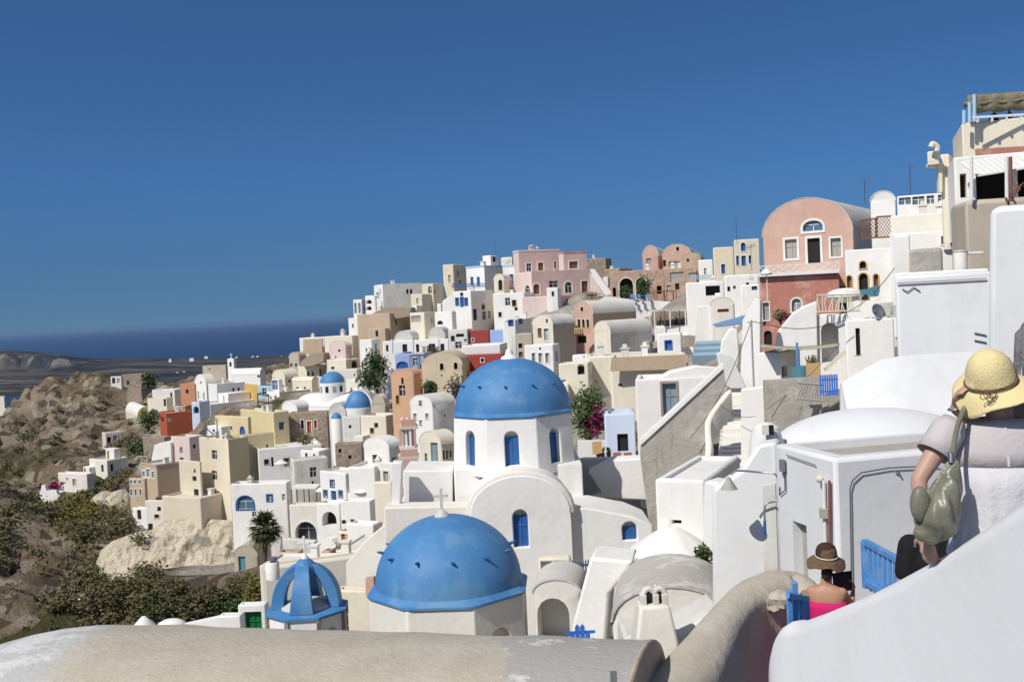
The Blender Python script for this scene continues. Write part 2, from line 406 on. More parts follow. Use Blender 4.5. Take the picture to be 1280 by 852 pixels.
def house(name, label, xs, ys, d, a=35, col='white', roof='flat', L='', Rr='', cat='house', group=None, sink=5, wl=None, wr=None,
          rise=None, par=0.3, rcol=None, trim=None, bevel=None, ground=True, colR=None, dep=0.22, clutter=None, decor=True):
    """a building seen by its nearest upright corner. xs = (left end, corner, right end) in photo pixels; ys = (top, bottom) at that corner;
    d = metres ahead; a = how far the left-hand face turns away. L / Rr list openings on the left- and right-hand face."""
    xl, xc, xr = xs; yt, yb = ys
    if xr is None or (xr - xc < 8 and xc > 640): a = max(a, math.degrees(math.atan(((xl + xc) / 2 - 640) / FPX)))   # side walls run straight away from the eye's side
    if xr is None: xr = xc + 1
    A = R(a)
    C = P(xc, yt, d); zb = P(xc, yb, d).z
    uL = Vector((-math.cos(A), math.sin(A), 0)); uR = Vector((math.sin(A), math.cos(A), 0))
    if wl is None: wl = solve(C, uL, xl)
    if wr is None: wr = solve(C, uR, xr)
    if wr < 0.15 or wr > 45: wr = max(3.0, min(6.0, wl))       # a far side that cannot be seen from here
    if wl < 0.15 or wl > 45: print('HOUSE SIZE', label, wl); wl = 4.0
    h = C.z - zb; H = h + sink
    base = Vector((C.x, C.y, zb)) + uL * wl / 2 + uR * wr / 2
    root = thing(name, label, cat, base, group)
    up = Vector((0, 0, 1)); nL, nR = -uR, -uL
    if ground:
        for i in (0, 0.5, 1):
            for j in (0, 0.5, 1):
                q = C + uL * wl * i + uR * wr * j
                GROUND.append((q.x, q.y, zb))
    mb = MB()
    if name in ('pink_mansion', 'pink_gable_house', 'cream_gable_house', 'red_barrel_house', 'yellow_house', 'tower_house', 'blue_trim_house', 'red_house', 'bell_tower', 'stone_house', 'tan_windowed_house', 'pink_terrace'): decor = False
    rs = rise
    if rise is not None and rise < 0: rs = -rise * d / FPX      # given in photo pixels
    outL = [(0, -H), (0, 0)]; outR = [(0, -H), (0, 0)]
    if roof == 'vL':
        outL = [(wl, -H), (0, -H), (0, 0)] + [(s, z) for s, z in [(wl - q[0], q[1]) for q in arc(14, wl, rs)]] + [(wl, 0)]
    else: outL = [(wl, -H), (0, -H), (0, 0), (wl, 0)]
    if roof == 'vR':
        outR = [(wr, -H), (0, -H), (0, 0)] + [(wr - q[0], q[1]) for q in arc(14, wr, rs)] + [(wr, 0)]
    else: outR = [(wr, -H), (0, -H), (0, 0), (wr, 0)]
    tkL, tkR = [], []; sL, sR = ops(L), ops(Rr); rq = random.Random(int(xc * 13 + yt * 7))
    if 78 < d < 215 and col not in ('stone', 'pinkstone') and decor:
        for sp_, w_ in ((sL, wl), (sR, wr)):               # the small openings such walls have
            if w_ < 2.2 or h < 2.0 or len(sp_) > 3: continue
            for k in range(rq.choice((0, 1, 1, 2))):
                s_ = rq.uniform(.12, .85) * w_; z_ = -rq.choice((1.0, 1.3, 3.6)) - rq.uniform(0, .4); ww, hh = rq.choice(((.55, .6), (.7, 1.0), (.8, 1.2), (.4, .45)))
                if -z_ + hh < h + .6: sp_.append(('l', s_ - ww / 2, s_ + ww / 2, z_ - hh / 2, z_ + hh / 2, rq.choice(('rk', 'rk', 'rg', 'rgw', 'rkc', 'ryw', 'ag'))))
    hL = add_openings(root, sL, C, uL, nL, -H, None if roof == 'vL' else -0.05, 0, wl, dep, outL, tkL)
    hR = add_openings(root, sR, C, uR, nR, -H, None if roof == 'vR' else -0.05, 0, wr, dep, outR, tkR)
    if 78 < d < 215 and decor and wl > 2.4 and h > 2.2 and rq.random() < .6:       # a lower lean-to against the wall
        ww = wl * rq.uniform(.3, .55); s0 = rq.choice((rq.uniform(0, .15) * wl, wl - ww)); hz_ = rq.uniform(.35, .6) * h; dp = rq.uniform(.8, 1.6)
        if not any(b_[0] < s0 + ww + .1 and b_[1] > s0 - .1 and b_[2] < -h + hz_ + .1 for b_ in tkL):
            q = C + uL * s0 - up * H + nL * .004; am = MB()
            am.prism([q, q + uL * ww, q + uL * ww + up * (H - h + hz_), q + up * (H - h + hz_)], nL * dp)
            ao = am.build('annex', rq.choice((col, 'white', 'white2', 'white')), root, bevel=.1)
            if ww > 1.4:
                q2 = C + uL * (s0 + ww * rq.uniform(.3, .6)) - up * (h - .1) + nL * (dp + .012)
                MB().prism([q2, q2 + uL * .5, q2 + uL * .5 + up * min(1.5, hz_ * .7), q2 + up * min(1.5, hz_ * .7)], nL * .02).build('door', rq.choice(('dark', 'bluedoor', 'wood', 'dark')), ao)
    wall_face(mb, C, uL, outL, hL, nL, dep)
    mbR = mb if colR is None else MB()
    wall_face(mbR, C, uR, outR, hR, nR, dep)
    far1 = C + uR * wr; far2 = C + uL * wl
    mb.add([far1 + uL * q[0] + up * q[1] for q in outL], tess([far1 + uL * q[0] + up * q[1] for q in outL]))
    mb.add([far2 + uR * q[0] + up * q[1] for q in outR], tess([far2 + uR * q[0] + up * q[1] for q in outR]))
    rm = MB(); rc = rcol or ('roofgrey' if roof == 'flat' else col)
    if roof == 'flat':
        t = min(0.22, wl / 4, wr / 4)
        c4 = [C, C + uL * wl, C + uL * wl + uR * wr, C + uR * wr]
        i4 = [C + uL * t + uR * t, C + uL * (wl - t) + uR * t, C + uL * (wl - t) + uR * (wr - t), C + uL * t + uR * (wr - t)]
        d4 = [p - up * par for p in i4]
        mb.add(c4 + i4 + d4, [(i, (i + 1) % 4, 4 + (i + 1) % 4, 4 + i) for i in range(4)] + [(4 + i, 4 + (i + 1) % 4, 8 + (i + 1) % 4, 8 + i) for i in range(4)])
        rm.add(d4, [(0, 1, 2, 3)])
        ro_ = rm.build('roof', rc, root)
        if clutter is None: clutter = 60 < d < 240 and wl * wr > 14
        if clutter:
            rq = random.Random(int(xc * 7 + yt))
            for k in range(rq.choice((1, 1, 2))):
                q = C + uL * wl * rq.uniform(.2, .85) + uR * wr * rq.uniform(.35, .85) - up * par; s_ = rq.uniform(.4, .7); hh = rq.uniform(.6, 1.2)
                cm_ = MB().box(q, s_, s_, hh, -A); cm_.box(q + up * hh, s_ * 1.3, s_ * 1.3, .1, -A)
                if rq.random() < .5: cm_.box(q + up * (hh + .1), s_ * .6, s_ * .6, .25, -A)
                cm_.build('chimney', rq.choice(('white', 'white2', 'white3')), ro_)
    else:
        if roof == 'vL': prof = [(wl, 0)] + arc(14, wl, rs) + [(0, 0)]; ax, dr, ln = uL, uR, wr
        else: prof = [(wr, 0)] + arc(14, wr, rs) + [(0, 0)]; ax, dr, ln = uR, uL, wl
        m = len(prof)
        # a thin shell set a little proud of the gable walls
        o_ = [C + ax * q[0] + up * q[1] - dr * 0.025 for q in prof]; e_ = [C + ax * q[0] + up * q[1] + dr * (ln + 0.025) for q in prof]
        cx = ax * ((wl if roof == 'vL' else wr) / 2)
        th = 0.05
        def out_(p, q): 
            v = (ax * (q[0] - (wl if roof == 'vL' else wr) / 2) + up * (q[1] + 0.2)); 
            return p + v.normalized() * th
        oo = [out_(p, q) for p, q in zip(o_, prof)]; eo = [out_(p, q) for p, q in zip(e_, prof)]
        rm.add(o_ + e_ + oo + eo, [(2 * m + i, 2 * m + i + 1, 3 * m + i + 1, 3 * m + i) for i in range(m - 1)] +
               [(i, i + 1, 2 * m + i + 1, 2 * m + i) for i in range(m - 1)] + [(m + i, m + i + 1, 3 * m + i + 1, 3 * m + i) for i in range(m - 1)] +
               [(0, m, 3 * m, 2 * m), (m - 1, 2 * m - 1, 4 * m - 1, 3 * m - 1)])
        rm.build('roof', rc, root)
    bv = bevel if bevel is not None else (0.08 if d < 70 else 0.13 if d < 215 else 0)
    if 88 < d < 215 and decor and h > 2.2:
        if wr > 2.4 and rq.random() < .5 and roof != 'vR':          # a lean-to on the other side as well
            ww = wr * rq.uniform(.3, .5); s0 = rq.choice((rq.uniform(0, .15) * wr, wr - ww)); hz_ = rq.uniform(.3, .55) * h; dp = rq.uniform(.7, 1.4)
            if not any(b_[0] < s0 + ww + .1 and b_[1] > s0 - .1 and b_[2] < -h + hz_ + .1 for b_ in tkR):
                q = C + uR * s0 - up * H + nR * .004
                MB().prism([q, q + uR * ww, q + uR * ww + up * (H - h + hz_), q + up * (H - h + hz_)], nR * dp).build('annex', rq.choice((col, 'white', 'white', 'white2')), root, bevel=.1)
        if roof == 'flat' and wl > 3 and wr > 3 and yt > 425 and rq.random() < .5:      # a room set back on the roof
            ww, dd_ = wl * rq.uniform(.35, .6), wr * rq.uniform(.3, .5); q = C + uL * rq.uniform(.1, .35) * wl + uR * (wr - dd_ - .3) - up * par; hh = rq.uniform(1.1, 1.7) + par
            ro2 = MB().prism([q, q + uL * ww, q + uL * ww + uR * dd_, q + uR * dd_], up * hh).build('roof_room', rq.choice(('white', 'white2', 'white')), root, bevel=.1)
            q2 = q + uL * ww * rq.uniform(.2, .6) + nL * .012 + up * .1
            MB().prism([q2, q2 + uL * .55, q2 + uL * .55 + up * hh * .7, q2 + up * hh * .7], nL * .02).build('door', rq.choice(('dark', 'bluedoor', 'wood', 'greywood')), ro2)
    wo = mb.build('wall', col, root, bevel=bv)
    if bv:                                             # round the building's own corners, not the window reveals
        wo.modifiers['bevel'].limit_method = 'WEIGHT'
        me = wo.data; at = me.attributes.new('bevel_weight_edge', 'FLOAT', 'EDGE'); key = []
        for v in me.vertices:
            q = v.co + base - C; s_, t_ = q.dot(uL), q.dot(uR)
            key.append((0 if abs(s_) < 2e-3 else 1 if abs(s_ - wl) < 2e-3 else None, 0 if abs(t_) < 2e-3 else 1 if abs(t_ - wr) < 2e-3 else None, abs(q.z) < 2e-3))
        for e in me.edges:
            a_, b_ = key[e.vertices[0]], key[e.vertices[1]]
            vert = None not in a_[:2] and a_[:2] == b_[:2]
            topp = a_[2] and b_[2] and ((a_[0] is not None and a_[0] == b_[0]) or (a_[1] is not None and a_[1] == b_[1]))
            if vert or topp: at.data[e.index].value = 1.0
    if colR is not None: mbR.build('side_wall', colR, root)
    if trim:
        tm = MB(); k = 0.06; hh = 0.22
        for o1, u1, n1, w1 in ((C, uL, nL, wl), (C, uR, nR, wr)):
            q = o1 + n1 * 0.003 - up * hh
            tm.prism([q, q + u1 * w1, q + u1 * w1 + up * (hh + 0.06), q + up * (hh + 0.06)], n1 * k)
        tm.build('cornice', trim, root)
    root['_f'] = [*C, wl, wr, a, zb]
    return root
def plane_at(x, y, d, a):
    A = R(a); n = Vector((-math.sin(A), -math.cos(A), 0)); return P(x, y, d), n
def slab(name, label, cat, pts, d, a, thick, mat, at=0, bevel=0.0, group=None, kind=None, parent=None, ground=False):
    """a wall-like solid: outline in photo pixels on an upright plane d metres ahead, turned by a, with real thickness behind it"""
    p0, n = plane_at(pts[at][0], pts[at][1], d, a)
    q = [hit(x, y, p0, n) for x, y in pts]
    zq = min(p.z for p in q)
    if ground: q = [p - Vector((0, 0, 3)) if p.z < zq + 1.0 else p for p in q]      # goes down into the slope
    mb = MB().prism(q, -n * thick)
    c = sum(q, Vector()) / len(q) - n * thick / 2
    zb = min(p.z for p in q)
    if ground:
        for p in q:
            if p.z < zb + 0.6: GROUND.append((p.x, p.y, zq))
    if parent is not None: return mb.build(name, mat, parent, bevel=bevel)
    o = mb.build(name, mat, None, loc=(c.x, c.y, zb), bevel=bevel)
    return tag(o, label, cat, group, kind)
SUNAZ, SUNEL, SUN_E = 43, 45, 4.1
SKY_MUL, SKY_ADD, SKY_TINT, SKY_S, EXPO = 1.5, 0.13, (0.46, 0.78, 1.06), 0.090, 0.0
SKY_HIGH = (1.7, 1.35, 1.12)
HAZE = 4.0e-5
# ------------------------------------------------------------------ domed churches
UPV = Vector((0, 0, 1))
def octo_pts(c, r, rot, z): return [c + Vector((r * math.sin(rot + PI / 8 + k * PI / 4), -r * math.cos(rot + PI / 8 + k * PI / 4), z)) for k in range(8)]
def drum(root, name, c, rb, rt, z0, z1, rot, mat, windows, dep=0.3, bevel=0.04):
    """eight-sided drum round c; windows: (face, width, sill, head, arched, pane key); face 0 looks to the camera, +1 to its right"""
    mb = MB(); bot = octo_pts(c, rb, rot, z0); top = octo_pts(c, rt, rot, z1)
    for k in range(8):
        # face between corner k-1 and k
        a, b, b1, a1 = bot[k - 1], bot[k], top[k], top[k - 1]
        u = (b - a).normalized(); n = u.cross((a1 - a)).normalized(); v = n.cross(u)
        hl = []
        w = (b - a).length; hgt = (a1 - a).dot(v)
        for f, ww, s, h, ar, pane in windows:
            if f % 8 != k: continue
            q = opening_shape(w / 2 - ww / 2, w / 2 + ww / 2, s, h, ar); hl.append(q)
            to3 = lambda p, dd: a + u * p[0] + v * p[1] - n * dd
            hole = [to3(p, 0) for p in q]; back = [to3(p, dep) for p in q]; m = len(q)
            mb.add(hole + back, [(i, (i + 1) % m, m + (i + 1) % m, m + i) for i in range(m)])
            if pane in ('white', 'white2', 'white3', 'roofgrey'):
                MB().add([to3(p, dep - 0.01) for p in q], [tuple(range(m))]).build('niche', pane, root)
            else:
                ph = s + (h - s) * 0.84
                pm = MB()
                q2 = [(w / 2 - ww / 2, s), (w / 2 + ww / 2, s), (w / 2 + ww / 2, ph), (w / 2 - ww / 2, ph)]
                pm.add([to3(p, dep - 0.10) for p in q2], [(0, 1, 2, 3)])
                win = pm.build('window', pane, root)
                MB().add([to3(p, dep - 0.008) for p in q], [tuple(range(m))]).build('niche', 'white2', win)
                sm = MB()
                for sx in (w / 2 - 0.03, w / 2 - ww / 2 + 0.02, w / 2 + ww / 2 - 0.07):
                    sm.prism([to3(p, dep - 0.12) for p in ((sx, s), (sx + 0.05, s), (sx + 0.05, ph), (sx, ph))], n * -0.018)
                sm.build('sash', pane, win)
        o3 = [a, b, b1, a1]
        hs = [[a + u * p[0] + v * p[1] for p in q] for q in hl]
        mb.add(o3 + [p for h_ in hs for p in h_], tess(o3, hs))
    mb.add(top, [tuple(range(8))])
    return mb.build(name, mat, root, bevel=bevel)
def cross(root, c, h, mat='white', budded=False, base=0.16, rot=0.0):
    mb = MB(); t = h * 0.11
    mb.box(c, t, t * 0.8, h, rot); z = h * 0.66
    mb.box(c + Vector((0, 0, z - t / 2)), h * 0.62, t * 0.78, t, rot)
    if budded:
        ca, sa = math.cos(rot), math.sin(rot)
        for dx, dz in ((-0.31, .66), (.31, .66), (0, 1.0)):
            p = c + Vector((dx * h * ca, dx * h * sa, dz * h))
            for ex, ez in ((0, 0.06), (0.055, 0), (-0.055, 0), (0, -0.055)):
                mb.ball(p + Vector((ex * h * ca, ex * h * sa, ez * h)), t * 0.55, n=8)
    o = mb.build('cross', mat, root, bevel=0.01)
    MB().lathe(c - Vector((0, 0, 0.22)), [(base * 1.7, 0), (base * 1.5, 0.06), (base, 0.16), (base * 0.45, 0.24), (0.0, 0.26)], 16).build('cross_base', mat, root)
    return o
def dome(root, c, r, h, rim, drop, rot, spikes=12, sphi=38, slen=0.3, s0=0.0):
    prof = [(r * math.cos(R(t)), h * math.sin(R(t))) for t in range(0, 91, 5)]
    prof[-1] = (0.0, h)
    d = MB().lathe(c, prof, 64).build('dome', 'blue', root, smooth=60)
    # eight-sided blue skirt that slopes from the dome's foot to the drum's edge
    a = octo_pts(c, rim, rot, -drop); b = octo_pts(c, rim, rot, -drop - 0.07); m = MB()
    n = 64; ring = [c + Vector((r * 1.0 * math.cos(2 * PI * k / n), r * 1.0 * math.sin(2 * PI * k / n), 0.015)) for k in range(n)]
    o = []
    for k in range(n):                # octagon edge sampled at the same bearings
        dr = (ring[k] - c); ang = math.atan2(dr.x, -dr.y)
        kk = (ang - rot + PI / 8) % (PI / 4) - PI / 8
        rr = rim * math.cos(PI / 8) / math.cos(kk)
        o.append(c + Vector((rr * math.sin(ang), -rr * math.cos(ang), -drop)))
    m.add(ring + o + [p - Vector((0, 0, 0.07)) for p in o], [(k, (k + 1) % n, n + (k + 1) % n, n + k) for k in range(n)] + [(n + k, n + (k + 1) % n, 2 * n + (k + 1) % n, 2 * n + k) for k in range(n)])
    m.build('dome_skirt', 'blue', root, smooth=30)
    for k in range(spikes):
        t = 2 * PI * k / spikes + s0; f = R(sphi)
        q = Vector((math.cos(f) * math.cos(t), math.cos(f) * math.sin(t), math.sin(f)))
        p = c + Vector((q.x * r, q.y * r, q.z * h))
        dirn = Vector((q.x, q.y, 0.25)).normalized()
        MB().tube([p - dirn * 0.05, p + dirn * slen * 0.5, p + dirn * slen], [0.06, 0.045, 0.025], 8).build('spike', 'bluedoor', root)
    return d

# front church: big dome nearest the camera
c1 = P(561, 726, 33)
fc = thing('domed_church', 'nearest and largest blue dome with white cross on an eight sided white drum', 'church', c1 - Vector((0, 0, 6)), 'blue domed churches')
rot1 = R(-3)
dome(fc, c1, 2.37, 2.16, 2.72, 0.13, rot1, s0=R(8), sphi=30, slen=0.21)
drum(fc, 'drum', c1, 2.66, 2.64, -6.0, -0.20, rot1, 'white2', [(0, 0.85, 2.9, 4.9, True, 'white3'), (-1, 0.85, 2.9, 4.9, True, 'white3'), (1, 0.85, 2.9, 4.95, True, 'white3')], dep=0.18)
cross(fc, c1 + Vector((-0.12, 0, 2.16 + 0.16)), 0.72, 'roofgrey')
GROUND.append((c1.x, c1.y, c1.z - 5.5))

# upper church
c2 = P(641, 510, 47)
uc = thing('domed_church', 'white church with the upper blue dome, blue arched windows and a barrel gable', 'church', c2 - Vector((0, 0, 9)), 'blue domed churches')
rot2 = R(-2.5)
dome(uc, c2, 2.66, 2.32, 2.92, 0.10, rot2, s0=R(-7), sphi=30, slen=0.20)
W_ = (0.62, 0.42, 1.98)
drum(uc, 'drum', c2, 2.96, 2.84, -2.72, -0.18, rot2, 'white', [(0, *W_, True, 'bluedoor'), (-1, *W_, True, 'bluedoor'), (1, *W_, True, 'bluedoor'), (2, *W_, True, 'bluedoor'), (-2, *W_, True, 'bluedoor')], dep=0.36)
MB().lathe(c2 + Vector((-0.05, 0, 2.27)), [(0.42, 0), (0.36, 0.10), (0.2, 0.2), (0.14, 0.42), (0.0, 0.5)], 16).build('finial', 'white', uc)
# square base block under the drum
bl = P(567, 586, 45.0); br_ = P(728, 584, 45.0)
mbk = MB().box(Vector(((bl.x + br_.x) / 2, 45.0 + 2.9, bl.z - 7)), br_.x - bl.x, 5.8, 7.0, 0)
mbk.build('base_block', 'white', uc, bevel=0.07)
# left wing and its end pillar
def wing(pts, d, th, mat, name='wall', a=0, bevel=0.06): return slab(name, None, None, pts, d, a, th, mat, parent=uc, bevel=bevel)
wing([(504, 588), (566, 588), (566, 660), (500, 660), (500, 632), (505, 618), (503, 598)], 45.3, 3.0, 'white')
wing([(490, 577), (503, 578), (500, 640), (497, 660), (489, 660)], 44.0, 0.7, 'white', 'pillar')
wing([(480, 634), (592, 632), (592, 760), (484, 760)], 43.2, 1.2, 'white2', 'terrace_wall')
slab('sloping_wall', 'white wall sloping down from the upper church terrace behind the nearest blue dome', 'wall', [(432, 704), (455, 676), (486, 650), (500, 650), (500, 740), (432, 740)], 52, 20, 1.0, 'white2', bevel=.08)
# barrel gable projecting in front with the tall blue window
ga = [P(587, 647, 41.5), P(714, 642, 41.5)]
gw = ga[1].x - ga[0].x; org = Vector((ga[0].x, 41.5, ga[0].z - 6.5))
gtop = ga[0].z - org.z; apex = P(650, 594, 41.5).z - org.z
u = Vector((1, 0, 0)); n_ = Vector((0, -1, 0))
outl = [(gw, 0), (gw, gtop)] + [(gw / 2 + gw / 2 * math.cos(PI * i / 20), gtop + (apex - gtop) * math.sin(PI * i / 20) ** 0.95) for i in range(1, 20)] + [(0, gtop), (0, 0)]
wz = P(651, 662, 41.5)
wx = wz.x - org.x; hw = 9.5 * 41.5 / FPX; z0 = P(651, 684, 41.5).z - org.z; z1 = P(651, 637, 41.5).z - org.z
hole = opening_shape(wx - hw, wx + hw, z0, z1, True)
mg = MB(); wall_face(mg, org, u, outl, [hole], n_, 0.35)
q = [org + u * s + UPV * z for s, z in outl]
mg.add(q + [p + Vector((0, 4.6, 0)) for p in q], [(i, (i + 1) % len(q), len(q) + (i + 1) % len(q), len(q) + i) for i in range(len(q))])
mg.build('gable', 'white', uc, bevel=0.05)
# the thick rounded coping round the gable arch
arcp = [org + u * s + UPV * z + Vector((0, 0.25, 0.02)) for s, z in outl[1:-1]]
MB().tube(arcp, 0.19, 10).build('gable_coping', 'white2', uc)
pq = [(wx - hw, z0), (wx + hw, z0), (wx + hw, z0 + (z1 - z0) * .84), (wx - hw, z0 + (z1 - z0) * .84)]
wn = MB().add([org + u * s + UPV * z + Vector((0, 0.26, 0)) for s, z in pq], [(0, 1, 2, 3)]).build('window', 'bluedoor', uc)
MB().add([org + u * s + UPV * z + Vector((0, 0.345, 0)) for s, z in hole], [tuple(range(len(hole)))]).build('niche', 'white2', wn)
fr = MB()
for s in (wx - hw, wx - 0.02, wx + hw - 0.04): fr.box(org + u * (s + 0.02) + UPV * z0 + Vector((0, 0.24, 0)), 0.05, 0.03, (z1 - z0) * .84)
fr.box(org + u * wx + UPV * (z0 + (z1 - z0) * .55) + Vector((0, 0.243, 0)), hw * 2, 0.025, 0.06)
fr.build('sash', 'bluebright', wn)
# long lower wall to the right with a small arched window
p0, nn = plane_at(713, 650, 42.0, 0)
pts = [(712, 634), (742, 636), (790, 645), (816, 656), (816, 760), (712, 760)]
qq = [hit(x, y, p0, nn) for x, y in pts]; o0 = qq[-1]
ol = [((p - o0).x, (p - o0).z) for p in qq][::-1]
cw = hit(787, 664, p0, nn); s = (cw - o0).x; zz = (cw - o0).z
hl = opening_shape(s - .30, s + .30, zz - .36, zz + .40, True)
ml = MB(); wall_face(ml, o0, u, ol, [hl], Vector((0, -1, 0)), 0.3)
k3 = [o0 + u * a_ + UPV * b_ for a_, b_ in ol]
ml.add(k3 + [p + Vector((0, 3.2, 0)) for p in k3], [(i, (i + 1) % len(k3), len(k3) + (i + 1) % len(k3), len(k3) + i) for i in range(len(k3))])
ml.build('side_wall', 'white', uc, bevel=0.06)
w2 = MB().add([o0 + u * a_ + UPV * b_ + Vector((0, 0.2, 0)) for a_, b_ in hl[:2] + [(s + .3, zz + .2), (s - .3, zz + .2)]], [(0, 1, 2, 3)]).build('window', 'bluedoor', uc)
MB().add([o0 + u * a_ + UPV * b_ + Vector((0, 0.29, 0)) for a_, b_ in hl], [tuple(range(len(hl)))]).build('niche', 'white2', w2)
for gx, gy in ((-3, 45), (3, 45), (0, 42), (4, 42), (-5, 44), (6, 46)): GROUND.append((c2.x + gx, gy, c2.z - 9))

# white sloping roof block right of the upper church
slab('roof_block', 'white pointed block of roof just right of the upper dome church', 'roof block', [(735, 590), (765, 574), (808, 572), (812, 626), (737, 622), (752, 616)], 48.5, 6, 1.2, 'white', bevel=0.1)
slab('shadow_grey_wall', 'low wall greyed like the shadow between the upper dome and the white pointed block', 'wall', [(722, 573), (770, 572), (770, 640), (722, 640)], 50.5, 30, 0.5, 'white3', bevel=0.05)  # grey of the shadow beside the dome is put into this wall's colour

# bell cupola with open blue ribs
c3 = P(384, 757, 38)
cu = thing('bell_cupola', 'open blue ribbed cupola with budded white cross on a stone edged octagon', 'cupola', c3 - Vector((0, 0, 4.5)))
ro = R(4)
drum(cu, 'drum', c3, 1.50, 1.48, -4.5, -0.12, ro, 'white', [(0, .80, 2.0, 3.95, True, 'white3'), (-1, .62, 2.0, 3.95, True, 'white3'), (1, .66, 2.0, 3.95, True, 'white3'), (2, .66, 2, 3.95, True, 'white3'), (-2, .66, 2, 3.95, True, 'white3')], dep=0.45, bevel=0)
for p in octo_pts(c3, 1.515, ro, 0):
    qm = MB()
    for k in range(10):
        dd = (p - c3).normalized(); qm.box(p - dd * 0.06 + Vector((0, 0, -4.4 + k * 0.43 )), 0.15 + 0.05 * random.random(), 0.15, 0.38 + 0.03 * random.random(), math.atan2(dd.y, dd.x) + random.uniform(-.08, .08))
    qm.build('quoin', M['stone'], cu)
om = MB(); a8 = octo_pts(c3, 1.58, ro, -0.04); b8 = octo_pts(c3, 1.58, ro, -0.13); t8 = octo_pts(c3, 1.30, ro, 0.03)
om.add(a8 + b8 + t8, [(i, (i + 1) % 8, 8 + (i + 1) % 8, 8 + i) for i in range(8)] + [(i, (i + 1) % 8, 16 + (i + 1) % 8, 16 + i) for i in range(8)] + [tuple(range(16, 24)), tuple(range(8, 16))])
om.build('ledge', 'blue', cu)
MB().lathe(c3, [(0.98, 0.02), (0.96, 0.10), (0.5, 0.26), (0.0, 0.32)], 32).build('saucer', 'roofgrey', cu)
for k in range(4):
    t = R(-90 + 2) + k * PI / 2
    dr = Vector((math.cos(t), math.sin(t), 0)); tn = Vector((-math.sin(t), math.cos(t), 0)); m = MB(); vs = []
    for i in range(15):
        f = R(90 * i / 14); w = 0.45 - 0.27 * (i / 14) ** .8
        for r_, ww in ((1.20, w), (0.74, w * .9)):
            p = c3 + dr * (r_ * math.cos(f) + 0.06) + Vector((0, 0, 0.02 + (1.62 if r_ > 1.1 else 1.22) * math.sin(f) ** 0.95))
            vs += [p - tn * ww, p + tn * ww]
    fs = []
    for i in range(14):
        a = i * 4; b = a + 4
        fs += [(a, a + 1, b + 1, b), (a + 2, b + 2, b + 3, a + 3), (a, b, b + 2, a + 2), (a + 1, a + 3, b + 3, b + 1)]
    fs += [(0, 2, 3, 1), (56, 57, 59, 58)]
    m.add(vs, fs).build('rib', 'blue', cu, bevel=0.03)
MB().lathe(c3 + Vector((0, 0, 1.24)), [(0.30, -.06), (0.45, 0.02), (0.44, 0.12), (0.40, 0.28), (0.30, 0.45), (0.16, 0.56), (0, 0.6)], 24).build('cap', 'blue', cu)
cross(cu, c3 + Vector((0, 0, 1.98)), 0.60, 'white', True, base=0.09)
GROUND.append((c3.x, c3.y, c3.z - 4.2))

# two smaller blue domes further off
def small_church(label, px, py, d, wpx, hpx, drumh, rim=None, wins=4, finial=True):
    c = P(px, py, d); r = wpx / 2 * d / FPX; h = hpx * d / FPX
    t = thing('small_domed_chapel', label, 'chapel', c - Vector((0, 0, drumh * d / FPX)), 'small blue domed chapels')
    MB().lathe(c, [(r * math.cos(R(q)), h * math.sin(R(q))) for q in range(0, 86, 6)] + [(0, h)], 32).build('dome', 'blue', t, smooth=60)
    dh = drumh * d / FPX
    m = MB().lathe(c, [(r * 1.04, -dh - 3), (r * 1.03, -0.0), (r * 0.98, 0.06)], 32); m.build('drum', 'white', t)
    for k in range(wins):
        ang = R(-90 - 50 + 100 * k / max(1, wins - 1)); dr = Vector((math.cos(ang), math.sin(ang), 0))
        q = c + dr * (r * 1.03) - Vector((0, 0, dh * .75))
        MB().box(q, 0.08, r * 0.26, dh * 0.5, ang).build('window', 'dark' if k % 2 else 'paleglass', t)
    if finial: MB().lathe(c + Vector((0, 0, h - .03)), [(r * .1, 0), (r * .05, r * .15), (0, r * .2)], 8).build('finial', 'white', t)
    GROUND.append((c.x, c.y, c.z - dh - 1))
    return t
ch = small_church('small blue dome farthest up the slope, on a round white windowed drum', 415.5, 478, 160, 31, 14, 15, wins=4)
ch2 = small_church('small blue dome in front of a tan curved wall and a white arched gable', 448, 509, 135, 31, 21, 12, wins=0)
ch3 = small_church('tiny blue capped round white turret beside the cream cube house', 420.5, 523, 128, 13, 7.5, 34, wins=0, finial=False)

# ------------------------------------------------------------------ foreground roof vault
va, vb = P(50, 799, 9.3), P(798, 825, 7.9)
ax = (vb - va); axn = Vector((ax.x, ax.y, 0)).normalized(); pr = Vector((-axn.y, axn.x, 0))
mv = MB(); NS, NA = 44, 22; hwid, hh = 2.05, 1.55
vs = []
for i in range(NS + 1):
    f = i / NS
    for j in range(NA + 1):
        t = PI * j / NA
        s = 1.0; zz = 0
        q = -0.34 + 1.34 * f               # rounded hip at the far left end
        base_pt = va + ax * q
        if q < 0.06:
            e = (0.06 - q) / 0.44; s = math.sqrt(max(0.0, 1 - e * e)) if e < 1 else 0.02
        nz = (1 - f ** 10) * noise.noise(Vector((q * 9, t * 1.5, 3))) * 0.022 + (1 - f ** 10) * noise.noise(Vector((q * 30, t * 4, 1))) * 0.008
        vs.append(base_pt - pr * (hwid * math.cos(t)) * (0.35 + 0.65 * s) + Vector((0, 0, -hh + (hh * s + nz) * math.sin(t) ** 0.8)))
mv.add(vs, [(i * (NA + 1) + j, i * (NA + 1) + j + 1, (i + 1) * (NA + 1) + j + 1, (i + 1) * (NA + 1) + j) for i in range(NS) for j in range(NA)])
vt = thing('barrel_vault_roof', 'broad beige weathered barrel vault roof across the bottom of the view', 'roof', va * .5 + vb * .5 - Vector((0, 0, hh)))
